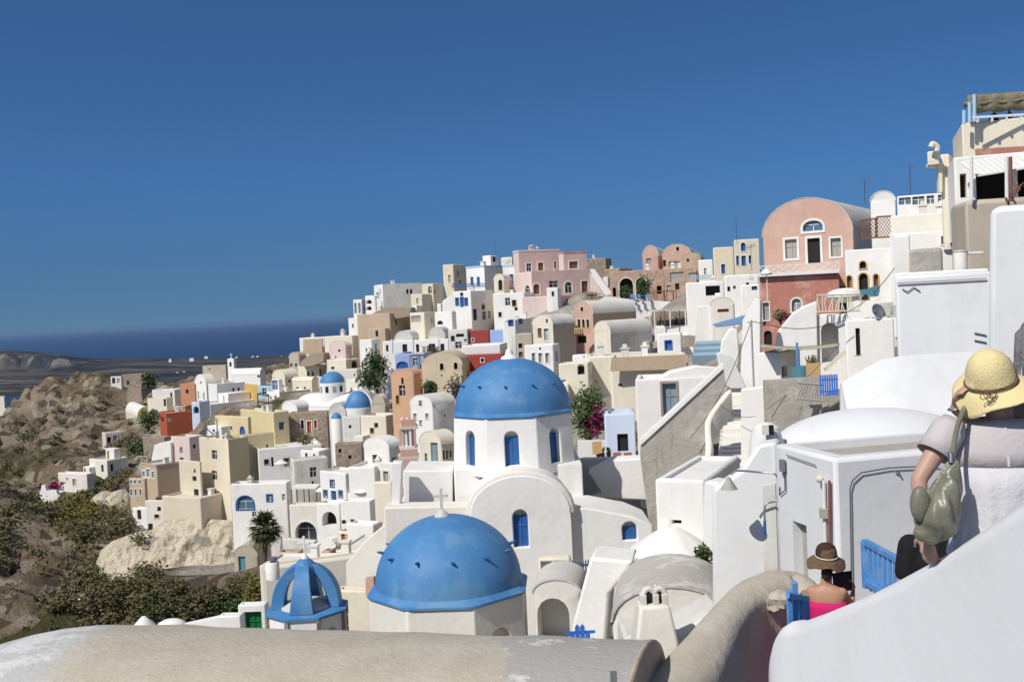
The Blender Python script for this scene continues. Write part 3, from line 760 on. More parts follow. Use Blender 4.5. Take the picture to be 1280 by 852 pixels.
vm = surf('foreground_vault_plaster', (0.52, 0.465, 0.375), col2=(0.43, 0.375, 0.295), scale=2.2, amt=0.9, bump=0.35, bscale=16, stain=(0.58, 0.54, 0.47), stain_amt=0.5, stain_scale=0.6)
def patch_paint(m):
    # old grey and white paint left on both ends of the roof, with ragged edges
    t_ = m.node_tree; N_, L_ = t_.nodes, t_.links; b_ = N_['Principled BSDF']; src = b_.inputs['Base Color'].links[0].from_socket
    g_ = N_.new('ShaderNodeNewGeometry'); sx_ = N_.new('ShaderNodeSeparateXYZ'); L_.new(g_.outputs['Position'], sx_.inputs[0])
    def noi(sc, det=8):
        n = N_.new('ShaderNodeTexNoise'); n.inputs['Scale'].default_value = sc; n.inputs['Detail'].default_value = det; n.inputs['Roughness'].default_value = .7; L_.new(g_.outputs['Position'], n.inputs['Vector']); return n.outputs['Fac']
    def mr(f, a, b2):
        q = N_.new('ShaderNodeMapRange'); q.inputs[1].default_value = a; q.inputs[2].default_value = b2; L_.new(f, q.inputs[0]); return q.outputs[0]
    def add(a, f, k):
        q = N_.new('ShaderNodeMath'); q.operation = 'MULTIPLY_ADD'; q.inputs[1].default_value = k; L_.new(f, q.inputs[0]); L_.new(a, q.inputs[2]); return q.outputs[0]
    def mul(a, c):
        q = N_.new('ShaderNodeMath'); q.operation = 'MULTIPLY'; L_.new(a, q.inputs[0]); L_.new(c, q.inputs[1]); return q.outputs[0]
    def mix(f, a, c):
        q = N_.new('ShaderNodeMix'); q.data_type = 'RGBA'; L_.new(f, q.inputs[0]); L_.new(a, q.inputs[6]); q.inputs[7].default_value = (*c, 1); return q.outputs[2]
    x = sx_.outputs[0]; n1 = noi(1.6)
    right = mr(add(x, n1, .9), .28, .36); left = mr(add(x, n1, -1.6), -4.75, -4.95)
    c = mix(right, src, (0.40, 0.385, 0.35)); c = mix(mul(right, mr(noi(2.3), .57, .61)), c, (0.62, 0.60, 0.55))
    c = mix(left, c, (0.50, 0.49, 0.47)); c = mix(mul(left, mr(noi(1.9), .52, .58)), c, (0.64, 0.63, 0.61))
    L_.new(c, b_.inputs['Base Color'])
patch_paint(vm)
mv.build('vault', vm, vt, smooth=60)
eb = va + ax * 1.0
outl = [eb - pr * ((hwid + .004) * math.cos(PI * j / NA)) + Vector((0, 0, -hh + .004 + hh * math.sin(PI * j / NA) ** 0.8)) for j in range(NA + 1)]
outl = [outl[0] - Vector((0, 0, 3))] + outl + [outl[-1] - Vector((0, 0, 3))]
M['brownplaster'] = surf('bare_brown_plaster', (0.52, 0.42, 0.315), col2=(0.42, 0.33, 0.24), scale=2.5, amt=0.8, bump=0.4, bscale=7, streak=0.3)
MB().prism([p + axn * 0.012 for p in outl], -axn * 0.05).build('end_wall', 'brownplaster', vt, bevel=0.02)
rimp = [p + axn * 0.0 for p in outl[1:-1]]
bs = va + ax * -0.12 - Vector((0, 0, hh))
MB().box((va + vb) / 2 + Vector((0.1, 0, -hh - 3.0)), ax.length * 1.08, hwid * 1.95, 2.98, math.atan2(axn.y, axn.x)).build('wall', 'white2', vt)
MB().box(P(767, 846, 6.95) - Vector((0, 0, .12)), 0.045, 0.03, 0.16).build('bracket', 'metal', vt)
for q in (0, .5, 1): GROUND.append((*(va + ax * q).xy, -7))

# swept low walls with rounded tops
def swept_wall(name, label, path, widths, height, mat, cat='wall', prof_n=8):
    pts = [Vector(p) for p in path]; m = MB(); vs = []; K = prof_n + 3
    for i, p in enumerate(pts):
        d = (pts[min(i + 1, len(pts) - 1)] - pts[max(i - 1, 0)]); d.z = 0; d.normalize(); s = Vector((d.y, -d.x, 0)); w = widths[i] / 2
        col = [p + s * w + Vector((0, 0, -height))]
        for j in range(prof_n + 1):
            t = PI * j / prof_n
            col.append(p + s * (w * math.cos(t)) + Vector((0, 0, w * 0.75 * (math.sin(t) - 1) + noise.noise(p * 1.7 + Vector((j, 0, 0))) * 0.02)))
        col.append(p - s * w + Vector((0, 0, -height)))
        vs += col
    L_ = K
    m.add(vs, [(i * L_ + j, i * L_ + j + 1, (i + 1) * L_ + j + 1, (i + 1) * L_ + j) for i in range(len(pts) - 1) for j in range(L_ - 1)] + [tuple(range(L_)), tuple(range((len(pts) - 1) * L_, len(pts) * L_))])
    o = m.build(name, mat, None, loc=(pts[len(pts) // 2].x, pts[len(pts) // 2].y, pts[len(pts) // 2].z - height), smooth=60)
    return tag(o, label, cat)
def smooth_path(pts, n=6):
    pts = [Vector(p) for p in pts]; out = []
    for i in range(len(pts) - 1):
        p0, p1, p2, p3 = pts[max(i - 1, 0)], pts[i], pts[i + 1], pts[min(i + 2, len(pts) - 1)]
        for k in range(n):
            t = k / n
            out.append(0.5 * ((2 * p1) + (p2 - p0) * t + (2 * p0 - 5 * p1 + 4 * p2 - p3) * t * t + (3 * p1 - p0 - 3 * p2 + p3) * t ** 3))
    out.append(pts[-1]); return out
M['barewall'] = surf('bare_rounded_wall_plaster', (0.53, 0.475, 0.39), col2=(0.42, 0.36, 0.28), scale=1.6, amt=0.8, bump=0.4, bscale=8, streak=0.25, stain=(0.62, 0.58, 0.52), stain_amt=0.4, stain_scale=1.0)
wp = smooth_path([P(800, 892, 7.6), P(845, 838, 8.6), P(890, 778, 9.6), P(925, 737, 10.5), P(960, 716, 11.0), P(992, 716, 11.1), P(1012, 735, 10.8)], 6)
swept_wall('parapet_wall', 'rounded bare beige wall climbing to the blue gate from the vault roof', wp, [0.5 + 0.1 * math.sin(i * .3) for i in range(len(wp))], 4.0, 'barewall')
wb = MB().ball((0, 0, 0), 1, 1, 1, 16); wb.v = [P(976, 750, 10.5) + Vector((v.x * .15, v.y * .13, v.z * .10)) * (1 + .7 * noise.noise(v * 1.9 + Vector((3, 1, 2)))) for v in wb.v]; tag(wb.build('rubble_stone', 'barewall', None, loc=P(978, 752, 10.6)), 'broken pale stone stuck in the rounded wall beside the blue gate', 'stone')

# near right stair parapet
A0, B0 = P(1010, 776, 6.2), P(1330, 607, 3.9)
dirw = (B0 - A0).normalized(); hd = Vector((dirw.x, dirw.y, 0)).normalized()
wp2 = [A0 + hd * (.34 * (1 - math.cos(R(90 * k / 9))) - .34) * 1.0 + Vector((0, 0, -.42 * (1 - math.sin(R(90 * k / 9))))) for k in range(10)]
for k in range(1, 13):
    q = A0.lerp(B0, k / 12); q.z += -0.05 * math.sin(PI * k / 12); wp2.append(q)
wp2.append(B0 + dirw * 1.2)
swept_wall('stair_parapet', 'smooth white stair parapet rising to the lower right corner in front of the people', wp2, [0.26] * len(wp2), 3.0, 'wall_near')

# steps and path that the people stand on (behind the parapet)
side = Vector((hd.y, -hd.x, 0)) * -1
stp = MB()
for k in range(16):
    q = B0.lerp(A0, k / 11.0) + side * 1.35
    top = q.z - 1.02
    stp.box(Vector((q.x, q.y, top - 2.0)), 0.62, 2.3, 2.0, math.atan2(hd.y, hd.x))
tag(stp.build('path', 'white2', None, loc=(A0.x, A0.y, A0.z - 2)), kind='structure')
for k in range(3): GROUND.append((A0.x + k, A0.y - k * .8 + 1, A0.z - 3.2))

# ------------------------------------------------------------------ right middle ground
house('flat_roofed_house', 'white flat roofed block with grey concrete roof behind the woman in pink', (968, 1043, 1300), (573, 760), 13, 77, 'wall_near', rcol='concrete', par=0.10, L='1001 696 17 84 Ry', sink=3, bevel=0.05, dep=0.15)
blk = COL.objects['flat_roofed_house']
# conduits, pipe, lamp on that block
C_ = P(1043, 573, 13); aa = R(77); uLb = Vector((-math.cos(aa), math.sin(aa), 0)); uRb = Vector((math.sin(aa), math.cos(aa), 0)); nLb, nRb = -uRb, -uLb
onL = lambda x, y, k=.03: hit(x, y, C_, nLb) + nLb * k
onR = lambda x, y, k=.03: hit(x, y, C_, nRb) + nRb * k
MB().tube([onR(1172, 581), onR(1110, 584), onR(1075, 590), onR(1064, 600), onR(1061, 610), onR(1063, 730)], 0.008, 6).build('cable', 'darkmetal', blk)
MB().tube([onR(1117, 588), onR(1122, 590), onR(1124, 594)], 0.012, 6).build('hook', 'metal', blk)
MB().tube([onL(1034, 600, .05), onL(1036, 690, .05)], 0.022, 8).build('drain_pipe', 'frame', blk)
MB().tube([onL(1041, 600, .05), onL(1042, 690, .05)], 0.020, 8).build('drain_pipe', 'rustmetal', blk)
MB().tube([onL(1022, 581), onL(985, 568)], 0.006, 6).build('cable', 'darkmetal', blk)
MB().ball(onL(1030, 598, .06), 0.05).build('junction', 'creamframe', blk)
MB().box(onL(1035, 646, .06), .12, .1, .12, aa).build('bracket', 'greywood', blk)
MB().tube([onL(983, 575), onL(984, 612), onL(977, 618), onL(977, 608)], 0.010, 6).build('cable', 'darkmetal', blk)
MB().box(onL(982, 588, .05), .10, .08, .16, aa).build('junction_box', 'metal', blk)

vb_ = P(1092, 562, 19.5); dm = thing('domed_roof_house', 'smooth white low domed roof behind the concrete roofed block', 'house', vb_ - UPV * 2)
MB().ball(vb_, 1.95, 1.6, .80, 40).build('dome', 'wall_near', dm, smooth=60); MB().lathe(vb_ - UPV * 3, [(1.92, 0), (1.93, 3.05)], 40, sy=.82).build('wall', 'wall_near', dm)
GROUND.append((vb_.x, vb_.y, vb_.z - 2))
# tall plain white wall
house('plain_white_house', 'tall blank white facade behind the yellow sun hat', (1117, 1119, 1240), (345, 520), 22, 112, 'wall_near', wl=5, sink=4, bevel=0.06, rcol='white', par=0.12)
ph = COL.objects['plain_white_house']
Cw = P(1119, 345, 22); aw = R(112); nW = -Vector((-math.cos(aw), math.sin(aw), 0))
onW = lambda x, y, k=.03: hit(x, y, Cw, nW) + nW * k
MB().bar(onW(1121, 354, .05), onW(1233, 348, .05), 0.02, 0.03).build('ledge', 'greywood', ph)
MB().tube([onW(1128, 361), onW(1134, 365), onW(1142, 359), onW(1150, 364)], 0.012, 6).build('bracket', 'darkmetal', ph)
for y0 in (416, 425): MB().tube([onW(1218, y0), onW(1233, y0 + 3)], 0.014, 6).build('bar', 'darkmetal', ph)
# smooth white ramp that sweeps down in front of it
mr = MB(); vs = []
rp = [(1052, 478), (1068, 468), (1085, 458), (1102, 449), (1130, 444), (1180, 441), (1236, 438)]
for i, (x, y) in enumerate(rp):
    dd = 21.4 - i * 0.05
    p = P(x, y, dd)
    for j in range(7):
        t = j / 6
        vs.append(p + Vector((0.02 * j, -1.25 * t, -2.6 * t ** .9)))
mr.add(vs, [(i * 7 + j, i * 7 + j + 1, (i + 1) * 7 + j + 1, (i + 1) * 7 + j) for i in range(len(rp) - 1) for j in range(6)])
for i in (0, len(rp) - 1):                          # the ends and the foot of the slope, down to the ground
    col_ = vs[i * 7:i * 7 + 7]; mr.add(col_ + [Vector((v.x, v.y, vs[6].z - 2.5)) for v in col_], [(j, j + 1, 8 + j, 7 + j) for j in range(6)])
ft = [vs[i * 7 + 6] for i in range(len(rp))]; mr.add(ft + [Vector((v.x, v.y, vs[6].z - 2.5)) for v in ft], [(j, j + 1, len(ft) + j + 1, len(ft) + j) for j in range(len(ft) - 1)])
q0 = len(mr.v)
mr.prism([P(1052, 478, 21.4) - Vector((0, 0, .02)), P(1236, 470, 21.1), P(1236, 560, 21.1), P(1052, 560, 21.4)], (0, .12, 0))
tag(mr.build('white_ramp', 'wall_near', None, loc=P(1140, 520, 20), smooth=60), 'smooth white battered slope sweeping down below the tall blank facade', 'wall')
slab('shadowed_wall', 'pale blue white wall in shade at the right edge behind the yellow hat', 'wall', [(1238, 262), (1252, 257), (1330, 252), (1330, 560), (1233, 560), (1236, 430)], 9.5, 25, 0.5, 'wall_near', bevel=0.05)
# left neighbours of the block
slab('white_wall', 'white plastered wall with a strip of flaking plaster left of the concrete roofed block', 'wall', [(890, 610), (926, 586), (946, 556), (972, 552), (978, 700), (978, 800), (890, 800)], 17.5, 20, 0.6, 'wall_near', bevel=0.08)
slab('plaster_patch', 'narrow strip of flaking grey plaster beside the concrete roofed block', 'plaster strip', [(953, 607), (969, 604), (973, 724), (955, 724)], 17.2, 20, 0.06, 'white3')
hm = MB(); hp = P(958, 552, 19)
hm.lathe(hp + Vector((0, 0, -1.2)), [(0.42, 0), (0.36, 0.7), (0.30, 1.25), (0.24, 1.47), (0.12, 1.55), (0, 1.57)], 20, sx=1.0)
chm = thing('chimney', 'stubby rounded white chimney with a square dark opening by the concrete roof', 'chimney', hp - Vector((0, 0, 1.2)))
hm.build('shaft', 'white', chm, bevel=0)
MB().box(P(961, 543, 18.62), 0.17, 0.1, 0.17).build('opening', 'dark', chm); MB().box(P(957, 543, 18.58), 0.10, 0.1, 0.17).build('block', 'white2', chm)
lp = thing('wall_lamp', 'conical metal lamp on a long bent arm against white wall', 'lamp', P(911, 600, 16.6))
MB().lathe(P(911, 602, 16.6) - Vector((0, 0, .12)), [(0.14, 0), (0.12, .03), (0.05, .15), (0.03, .19)], 16).build('lamp_shade', 'greywood', lp)
MB().tube(smooth_path([P(914, 593, 16.6), P(922, 588, 16.6), P(950, 590, 16.6), P(968, 592, 16.5), P(973, 602, 16.5), P(972, 624, 16.5), P(957, 630, 16.5), P(956, 650, 16.5)]), 0.016, 8).build('arm', 'metal', lp)
MB().tube([P(956, 650, 16.5), P(955.5, 668, 16.5)], [0.02, 0.035], 8).build('bracket', 'bluedoor', lp)
house('white_house', 'plain white cube with small hooded niche right of the large white parasol', (818, 880, 925), (600, 690), 27, 25, 'white', Rr='', L='846 652 12 5 rk', sink=4, rcol='white', par=0.1)
slab('low_wall', 'white wall sweeping down between white cube and flaking plaster strip', 'wall', [(880, 600), (918, 606), (900, 640), (905, 700), (905, 800), (876, 800)], 24, 40, 0.6, 'white', bevel=0.08)

# vaulted outbuilding with grey top, its chimney, buttress and arch
house('vaulted_outbuilding', 'small barrel vaulted building with weathered grey top above the rounded wall', (766, 914, None), (777, 840), 20, 4, 'white2', 'vL', rise=-44, wr=2.6, rcol='oldvault', sink=3, bevel=0.06)
cb = P(818, 796, 17.2)
ck = thing('chimney', 'tapered beige chimney with arched smoke holes in front of the grey vault', 'chimney', cb - Vector((0, 0, .6)))
m = MB(); w0, w1, hz = .36, .25, P(818, 752, 17.2).z - cb.z
m.add([cb + Vector((sx * w, sy * w, z)) for w, z in ((w0 + .02, -.6), (w0, 0), (w1, hz)) for sx, sy in ((-1, -1), (1, -1), (1, 1), (-1, 1))],
      [(i + 4 * l, (i + 1) % 4 + 4 * l, (i + 1) % 4 + 4 * (l + 1), i + 4 * (l + 1)) for l in (0, 1) for i in range(4)] + [(8, 9, 10, 11)])
m.build('shaft', 'white2', ck, bevel=0.05)
m = MB(); tz = cb + Vector((0.02, 0, hz))
for sx in (-.19, .02, .17): m.box(tz + Vector((sx, 0, 0)), .10, .30, .16)
for ctr in (-.085, .095): m.tube([tz + Vector((ctr + .085 * math.cos(PI * k / 8), 0, .13 + .10 * math.sin(PI * k / 8))) for k in range(9)], .055, 8)
m.ball(tz + Vector((.04, 0, .27)), .035, n=8)
m.build('cowl', 'white3', ck, bevel=0.02)
MB().box(tz + Vector((0, .04, 0.002)), .34, .2, .16).build('smoke_hole', 'dark', ck)
slab('ledge_block', 'low whitewashed ledge under the tapered chimney', 'ledge', [(780, 795), (850, 790), (900, 760), (903, 772), (860, 815), (850, 850), (780, 850)], 17.8, 0, 1.1, 'white3', bevel=0.06)
slab('buttress', 'steep white buttress beside the blue gate peak and the grey vault', 'buttress', [(738, 696), (792, 701), (762, 742), (757, 800), (757, 850), (708, 850), (716, 778)], 23, 12, 1.2, 'white', bevel=0.07)
house('arched_cellar', 'low rounded white cellar with a wide shaded arch right of the nearest blue dome', (666, 725, None), (741, 800), 28, 8, 'white2', 'vL', rise=-17, L='692 778 40 62 aW', wr=1.9, sink=4, rcol='roofgrey', dep=1.3)
def picket(name, label, cat, a, b, h, n, mat, group=None, rails=(.2, .75), w=.07, t=.025, peak=False):
    """upright slats between ground points a and b"""
    a, b = Vector(a), Vector(b); root = thing(name, label, cat, (a + b) / 2, group); d = (b - a); L_ = d.length; rz = math.atan2(d.y, d.x)
    nv = Vector((-d.y, d.x, 0)).normalized()
    for i in range(n):
        f = (i + .5) / n; q = a + d * f; hh_ = h * (1 - .45 * abs(2 * f - 1) if peak else 1)
        m = MB(); m.box(q, w, t, hh_ - w * .5, rz); e = d.normalized() * w / 2; c0 = q + Vector((0, 0, hh_ - w * .5))
        nn_ = nv * t / 2
        m.prism([c0 - e - nn_, c0 + e - nn_, c0 + Vector((0, 0, w * .6)) - nn_], nn_ * 2)
        m.build('slat', mat, root)
    for r in rails:
        m = MB().bar(a + Vector((0, 0, h * r)) + nv * (t * 1.1), b + Vector((0, 0, h * r)) + nv * (t * 1.1), t, .06); m.build('rail', mat, root)
    return root
picket('picket_gate', 'bright blue gate with a peaked top beyond the vault roof', 'gate', P(708, 835, 21.5), P(746, 833, 21.5), 1.0, 6, 'bluebright', peak=True, group='blue picket gates', w=.1)
picket('picket_fence', 'grey blue picket fence below the upper dome church', 'fence', P(715, 727, 31), P(738, 726, 31.6), 0.68, 7, 'greyblue', w=.045)
fn = house('double_gate_wall', 'white double door in a low cream wall left of the grey blue picket fence', (672, 713, None), (696, 725), 32.5, 5, 'cream2', L='683 709 14 22 RW;700 709 14 22 RW', wr=.4, sink=3, rcol='white2', par=.02, cat='gateway')
# parasols
def parasol(label, px, py, d, wpx, hpx, mat, pole=2.2, sides=8, valance=0.12, group='parasols', rot=0.2):
    """px,py = tip of the canopy"""
    c = P(px, py, d); r = wpx / 2 * d / FPX; h = hpx * d / FPX
    t = thing('parasol', label, 'parasol', c - Vector((0, 0, h + pole)), group)
    m = MB(); ring = []; K = sides * 4
    for k in range(K + 1):
        ang = rot + 2 * PI * k / K; f = abs(math.sin(sides * (ang - rot) / 2))
        ring.append((math.cos(ang), math.sin(ang), f))
    vs = []; L5 = 5
    for (x, y, f) in ring:
        for i in range(L5 + 1):
            s = 0.02 + .98 * i / L5; sag = 0.05 * f * s * h
            vs.append(c + Vector((x * r * s * (1 - .05 * f * s), y * r * s * (1 - .05 * f * s), -h * s ** 1.12 - sag)))
        vs.append(vs[-1] + Vector((0, 0, -valance)))
    q = L5 + 2
    m.add(vs, [(k * q + i, k * q + i + 1, (k + 1) * q + i + 1, (k + 1) * q + i) for k in range(K) for i in range(q - 1)])
    o = m.build('canopy', mat, t, smooth=25); sm = o.modifiers.new('solid', 'SOLIDIFY'); sm.thickness = 0.02
    MB().tube([c + Vector((0, 0, .12)), c - Vector((0, 0, h + pole))], .03, 8).build('pole', 'frame', t)
    return t
parasol('large white canvas parasol in front of the upper dome church', 838, 654, 27, 112, 33, 'canvas', valance=.2)
# ------------------------------------------------------------------ the town on the slope
H = house
# --- far left hill
H('ruined_fort', 'rubble stone ruined fort on top of the brown rocky hill', (152, 177, 184), (467, 483), 300, 14, 'stone', L='160 478 3 5 rk', sink=8)
H('stone_tower', 'dark broken stone tower beside the ruined fort', (175, 183, 192), (467, 490), 296, 35, 'stone', sink=8)
H('fort_hut', 'tiny white framed hut at the left end of the ruined fort', (138, 151, 154), (470, 480), 295, 10, 'white2', L='142 475.5 4 7 rk;148 475.5 4 6 rp', sink=4)
slab('bastion_wall', 'slanting dark stone bastion wall below the ruined fort', 'wall', [(159, 486), (176, 485), (181, 515), (157, 515)], 285, 30, 4, 'stone', ground=True)
H('tan_house', 'plain tan house at the far left edge of the hill', (-14, 5, 8), (495, 522), 335, 12, 'cream2', sink=8)
H('white_cottage', 'white cottage with three dark openings at the left edge', (5, 17, 20), (510, 520), 326, 10, 'white', L='7.5 516 2.5 6 rk;11.5 516 2.5 6 rk;15 516 2 6 rk', sink=6)
H('far_white_house', 'lone tiny white house on the ridge below the island cliffs', (40, 54, 57), (489, 494), 430, 8, 'white', sink=8)
# terraces on the caldera path
H('path_house', 'white house with flat roof and a dark doorway on the caldera path', (111, 133, 160), (575, 591), 178, 38, 'white2', L='128 585 3 9 rk', Rr='140 584 3.6 9 rk', sink=8)
H('terrace_block', 'middle whitewashed terrace of the caldera path', (72, 108, 118), (592, 612), 172, 28, 'white2', sink=8)
H('terrace_block', 'lowest whitewashed terrace of the caldera path with planter wall', (49, 74, 82), (615, 640), 165, 25, 'white2', sink=8)
slab('parapet', 'short white parapet on the lowest caldera terrace', 'parapet', [(52, 606), (56, 606), (58, 613), (70, 612), (72, 618), (50, 620)], 163, 20, .5, 'white')
H('pale_house', 'pale pinkish house with a white flat roof edge below the barrel roofed cream house', (127, 131, 152), (541, 568), 205, 55, 'palepink', Rr='139 557 2.5 7 rk', sink=7, rcol='white2')
H('stone_house', 'grey rubble walled enclosure below the dark red house', (178, 205, 215), (546, 566), 185, 30, 'stone', sink=7)
# --- left cluster
H('barrel_house', 'cream barrel roofed house with an ochre end wall beside the rocky hill', (157, 172, 192), (521, 536), 228, 62, 'cream', 'vR', rise=-12, colR='ochre', rcol='white2', sink=8)
H('cream_house', 'low cream house with doors left of the red chimney house', (184, 208, 216), (497, 516), 222, 20, 'cream2', L='206 503 3 9 rk', sink=7)
H('cream_house', 'cream house with tall dark doorway below the fort', (193, 218, 226), (487, 500), 232, 15, 'white2', L='214 494 2.5 7 rk;219 494 2 7 rk', sink=7)
H('white_wall_house', 'low white flat house between the fort and the orange house', (190, 222, 228), (486, 493), 240, 12, 'white', sink=7)
H('orange_house', 'tall terracotta orange house with one small window', (225, 243, 246), (479, 516), 226, 18, 'terracotta', L='234 489 3.5 5 rk', sink=7)
H('orange_house', 'lower orange wing in front of the tall orange house', (217, 228, 240), (507, 526), 205, 35, 'terracotta', sink=7)
H('rust_house', 'dark rust red house with long shaded wall', (199, 207, 240), (516, 546), 190, 58, 'rust', L='203.5 524 2.6 6 rk', sink=7)
H('tan_block', 'plain tan block on the skyline left of the white bell tower', (253, 282, 286), (456, 474), 255, 14, 'tan2', L='262 461 2 2 rk', sink=8)
bt = H('bell_tower', 'slim white bell tower with tiny cross against the sea', (284, 292, 295), (448, 472), 245, 30, 'white', sink=8, L='288 455 3 6 ak')
cross(bt, P(289, 447, 244), 1.1, 'white', base=.2)
H('white_vault_house', 'long white house with a sloping vaulted roof right of the bell tower', (289, 325, 332), (468, 482), 238, 18, 'white', 'vR', rise=-8, L='323.5 469 4 5 rk', sink=8)
H('barrel_church', 'white church with cream barrel gable facing left', (243, 258, 270), (483, 512), 222, 50, 'white', 'vL', rise=-15, L='251 478 2 3 rk;248 494 2 10 rp;255 495 2 9 rp', sink=7, rcol='cream2')
H('white_house', 'big white cube with shaded grey face and two small square windows', (260, 271, 306), (480, 512), 215, 52, 'white', Rr='292 487 2.8 5 rk;298.5 486.5 2.8 5 rk', sink=7, rcol='white2')
H('white_house', 'stepped white house below the big white cube', (240, 262, 322), (505, 530), 200, 40, 'white', Rr='275 517 3 3 ak', sink=7, rcol='white2')
H('arched_niche_house', 'pale house with a shaded arched niche beside the dark red wall', (239, 249, 262), (502, 545), 188, 22, 'paleblue', L='245 512 7 9 ak', sink=7, dep=.6)
H('orange_wall_house', 'orange walled house near the sky blue wall', (305, 323, 328), (482, 502), 205, 60, 'ochre', Rr='318 492 3 4 rk', sink=7)
H('sky_blue_house', 'sky blue walled house with metal frame on its roof', (322, 341, 345), (482, 505), 196, 12, 'skyblue', sink=7)
H('pink_house', 'small pink house with arched window beside the yellow tower house', (213, 236, 255), (546, 575), 160, 35, 'palepink', L='226.5 562 4 8 as;227 573 5 3 rb', sink=7)
slab('white_steps_roof', 'stepped bright white roof left of the pink house', 'roof', [(189, 576), (193, 556), (200, 553), (213, 553), (214, 578)], 163, 20, 5, 'white')
H('tan_windowed_house', 'tan house with rows of small white framed windows', (176, 195, 224), (581, 626), 148, 48, 'tan', L='180 592 3.4 7 rpw;185.5 591 4 10 rpw;191.5 593 3 8 rpw', sink=7, trim='tan2')
H('tan_windowed_house', 'lower front wing of the tan house with six small windows', (161, 180, 184), (598, 640), 144, 30, 'tan', L='164 602 3 5 rpw;169 602 3 5 rpw;175 602 3 5 rpw;164.5 615 3 8 rpw;170 615 3 8 rpw;176 615 3 8 rpw', sink=7)
H('small_white_house', 'little white house with dark doorway at the foot of the tan house', (165, 183, 190), (635, 652), 140, 25, 'white', L='174 643 5 12 rk', sink=6)
H('cream_annex', 'narrow white annex with two windows left of the cream base wall', (181, 204, 206), (625, 672), 136, 12, 'white2', L='196 645 6 5 rkc;199 661 6 8 rgc', sink=5)
# --- yellow tower house
yt = H('tower_house', 'tall cream yellow tower house with slit windows above the pale cliff', (248, 285, 310), (549, 662), 130, 42, 'cream', L='268 568 6.5 11 rg;268 593.5 6.5 11 rg;265 622 4 17 rk;273 622 4 17 rk', Rr='', sink=9, rcol='roofgrey', par=.5, colR='yellow')  # right face's shade is put into its deeper yellow
H('cream_wing', 'lower cream wing with a tall dark window left of the yellow tower', (223, 249, 252), (577, 662), 131, 40, 'cream', L='243 598 5 6 rk;245.5 619.5 6 17 rk', sink=9, par=.4)
H('cream_house', 'broad cream base building under the yellow tower with pipe marks', (202, 250, 288), (622, 663), 128, 28, 'cream', Rr='', sink=4, rcol='roofgrey', decor=False)
H('yellow_house', 'large yellow upper house behind the tower with a small blue shuttered window', (300, 341, 361), (515, 562), 139, 50, 'yellow', L='334.5 558 2 3 rk', Rr='352 532 6.5 9.5 rb', sink=8, rcol='yellow')
H('yellow_terrace_wall', 'yellow roof terrace wall with an arched bright blue door', (268, 309, 314), (521, 550), 138, 40, 'yellow', L='303 539 7 13 AB', sink=8, rcol='cream')
H('yellow_side_house', 'shaded yellow side wall between the tower and the upper yellow house', (285, 287, 342), (545, 604), 132.5, 62, 'yellow', Rr='334 557 2.5 3.5 rk', sink=6, rcol='cream2')
pf = thing('bare_pergola', 'bare blue grey metal frame on the yellow roof terrace', 'pergola', P(265, 548, 133), 'metal roof frames')
for a_, b_ in (((258, 547), (259, 525)), ((272, 548), (271, 524)), ((259, 525), (271, 524)), ((258, 535), (272, 548))): MB().bar(P(*a_, 133), P(*b_, 133), .14).build('bar', 'greyblue', pf)
pf = thing('bare_pergola', 'bare metal pergola frame beside the sky blue wall', 'pergola', P(330, 513, 150), 'metal roof frames')
for a_, b_ in (((323, 512), (322, 492)), ((335, 512), (336, 493)), ((322, 492), (336, 495)), ((323, 502), (336, 503)), ((322, 492), (330, 490)), ((330, 490), (336, 495))): MB().bar(P(*a_, 150), P(*b_, 150), .15).build('bar', 'darkmetal', pf)
# --- white houses right of the tower
H('white_house', 'white house with a big blue framed half round window above the palm', (288, 358, 366), (603, 678), 126, 8, 'white', L='306.5 628 21 16 atb;337 622 6.5 8 rtb;354.5 621 4 8 rp', sink=5, rcol='roofgrey', par=.5)
H('white_house', 'long white house with recessed shaded front and low domed roof', (310, 322, 402), (561, 606), 133, 72, 'white', Rr='333 577 5 6 rkn;340.5 577 3 12 rk;358 577 6 9 rwn;381 571 3.5 12 rk', sink=6, rcol='white2')
dl = P(365, 562, 136); MB().lathe(dl, [(1.5, -1), (1.45, -.1), (1.2, .25), (.6, .48), (0, .55)], 24).build('low_dome', 'white', COL.objects['white_house.003'] if 'long white' in COL.objects['white_house.003']['label'] else [o for o in COL.objects if o.get('label', '').startswith('long white house with recessed')][0])
H('white_cottage', 'small white cottage with round openings above the grey walled court', (375, 398, 413), (563, 600), 128, 30, 'white', L='383 571 3 10 rk;392.5 568.5 3 3.5 ak', Rr='405 574 3.4 3.4 ak', sink=6, rcol='white2')
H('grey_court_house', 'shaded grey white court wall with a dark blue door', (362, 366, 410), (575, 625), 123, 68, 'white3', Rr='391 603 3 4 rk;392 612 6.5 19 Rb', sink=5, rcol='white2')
parasol('white parasol in front of the long white house', 351, 574, 131, 17, 4.5, 'canvas', pole=2)
H('arched_door_house', 'white lower house with a wide recessed arched doorway', (361, 398, 404), (630, 680), 117, 10, 'white2', L='382.5 664 27 25 agw', sink=5, par=.6, dep=.9, rcol='roofgrey')
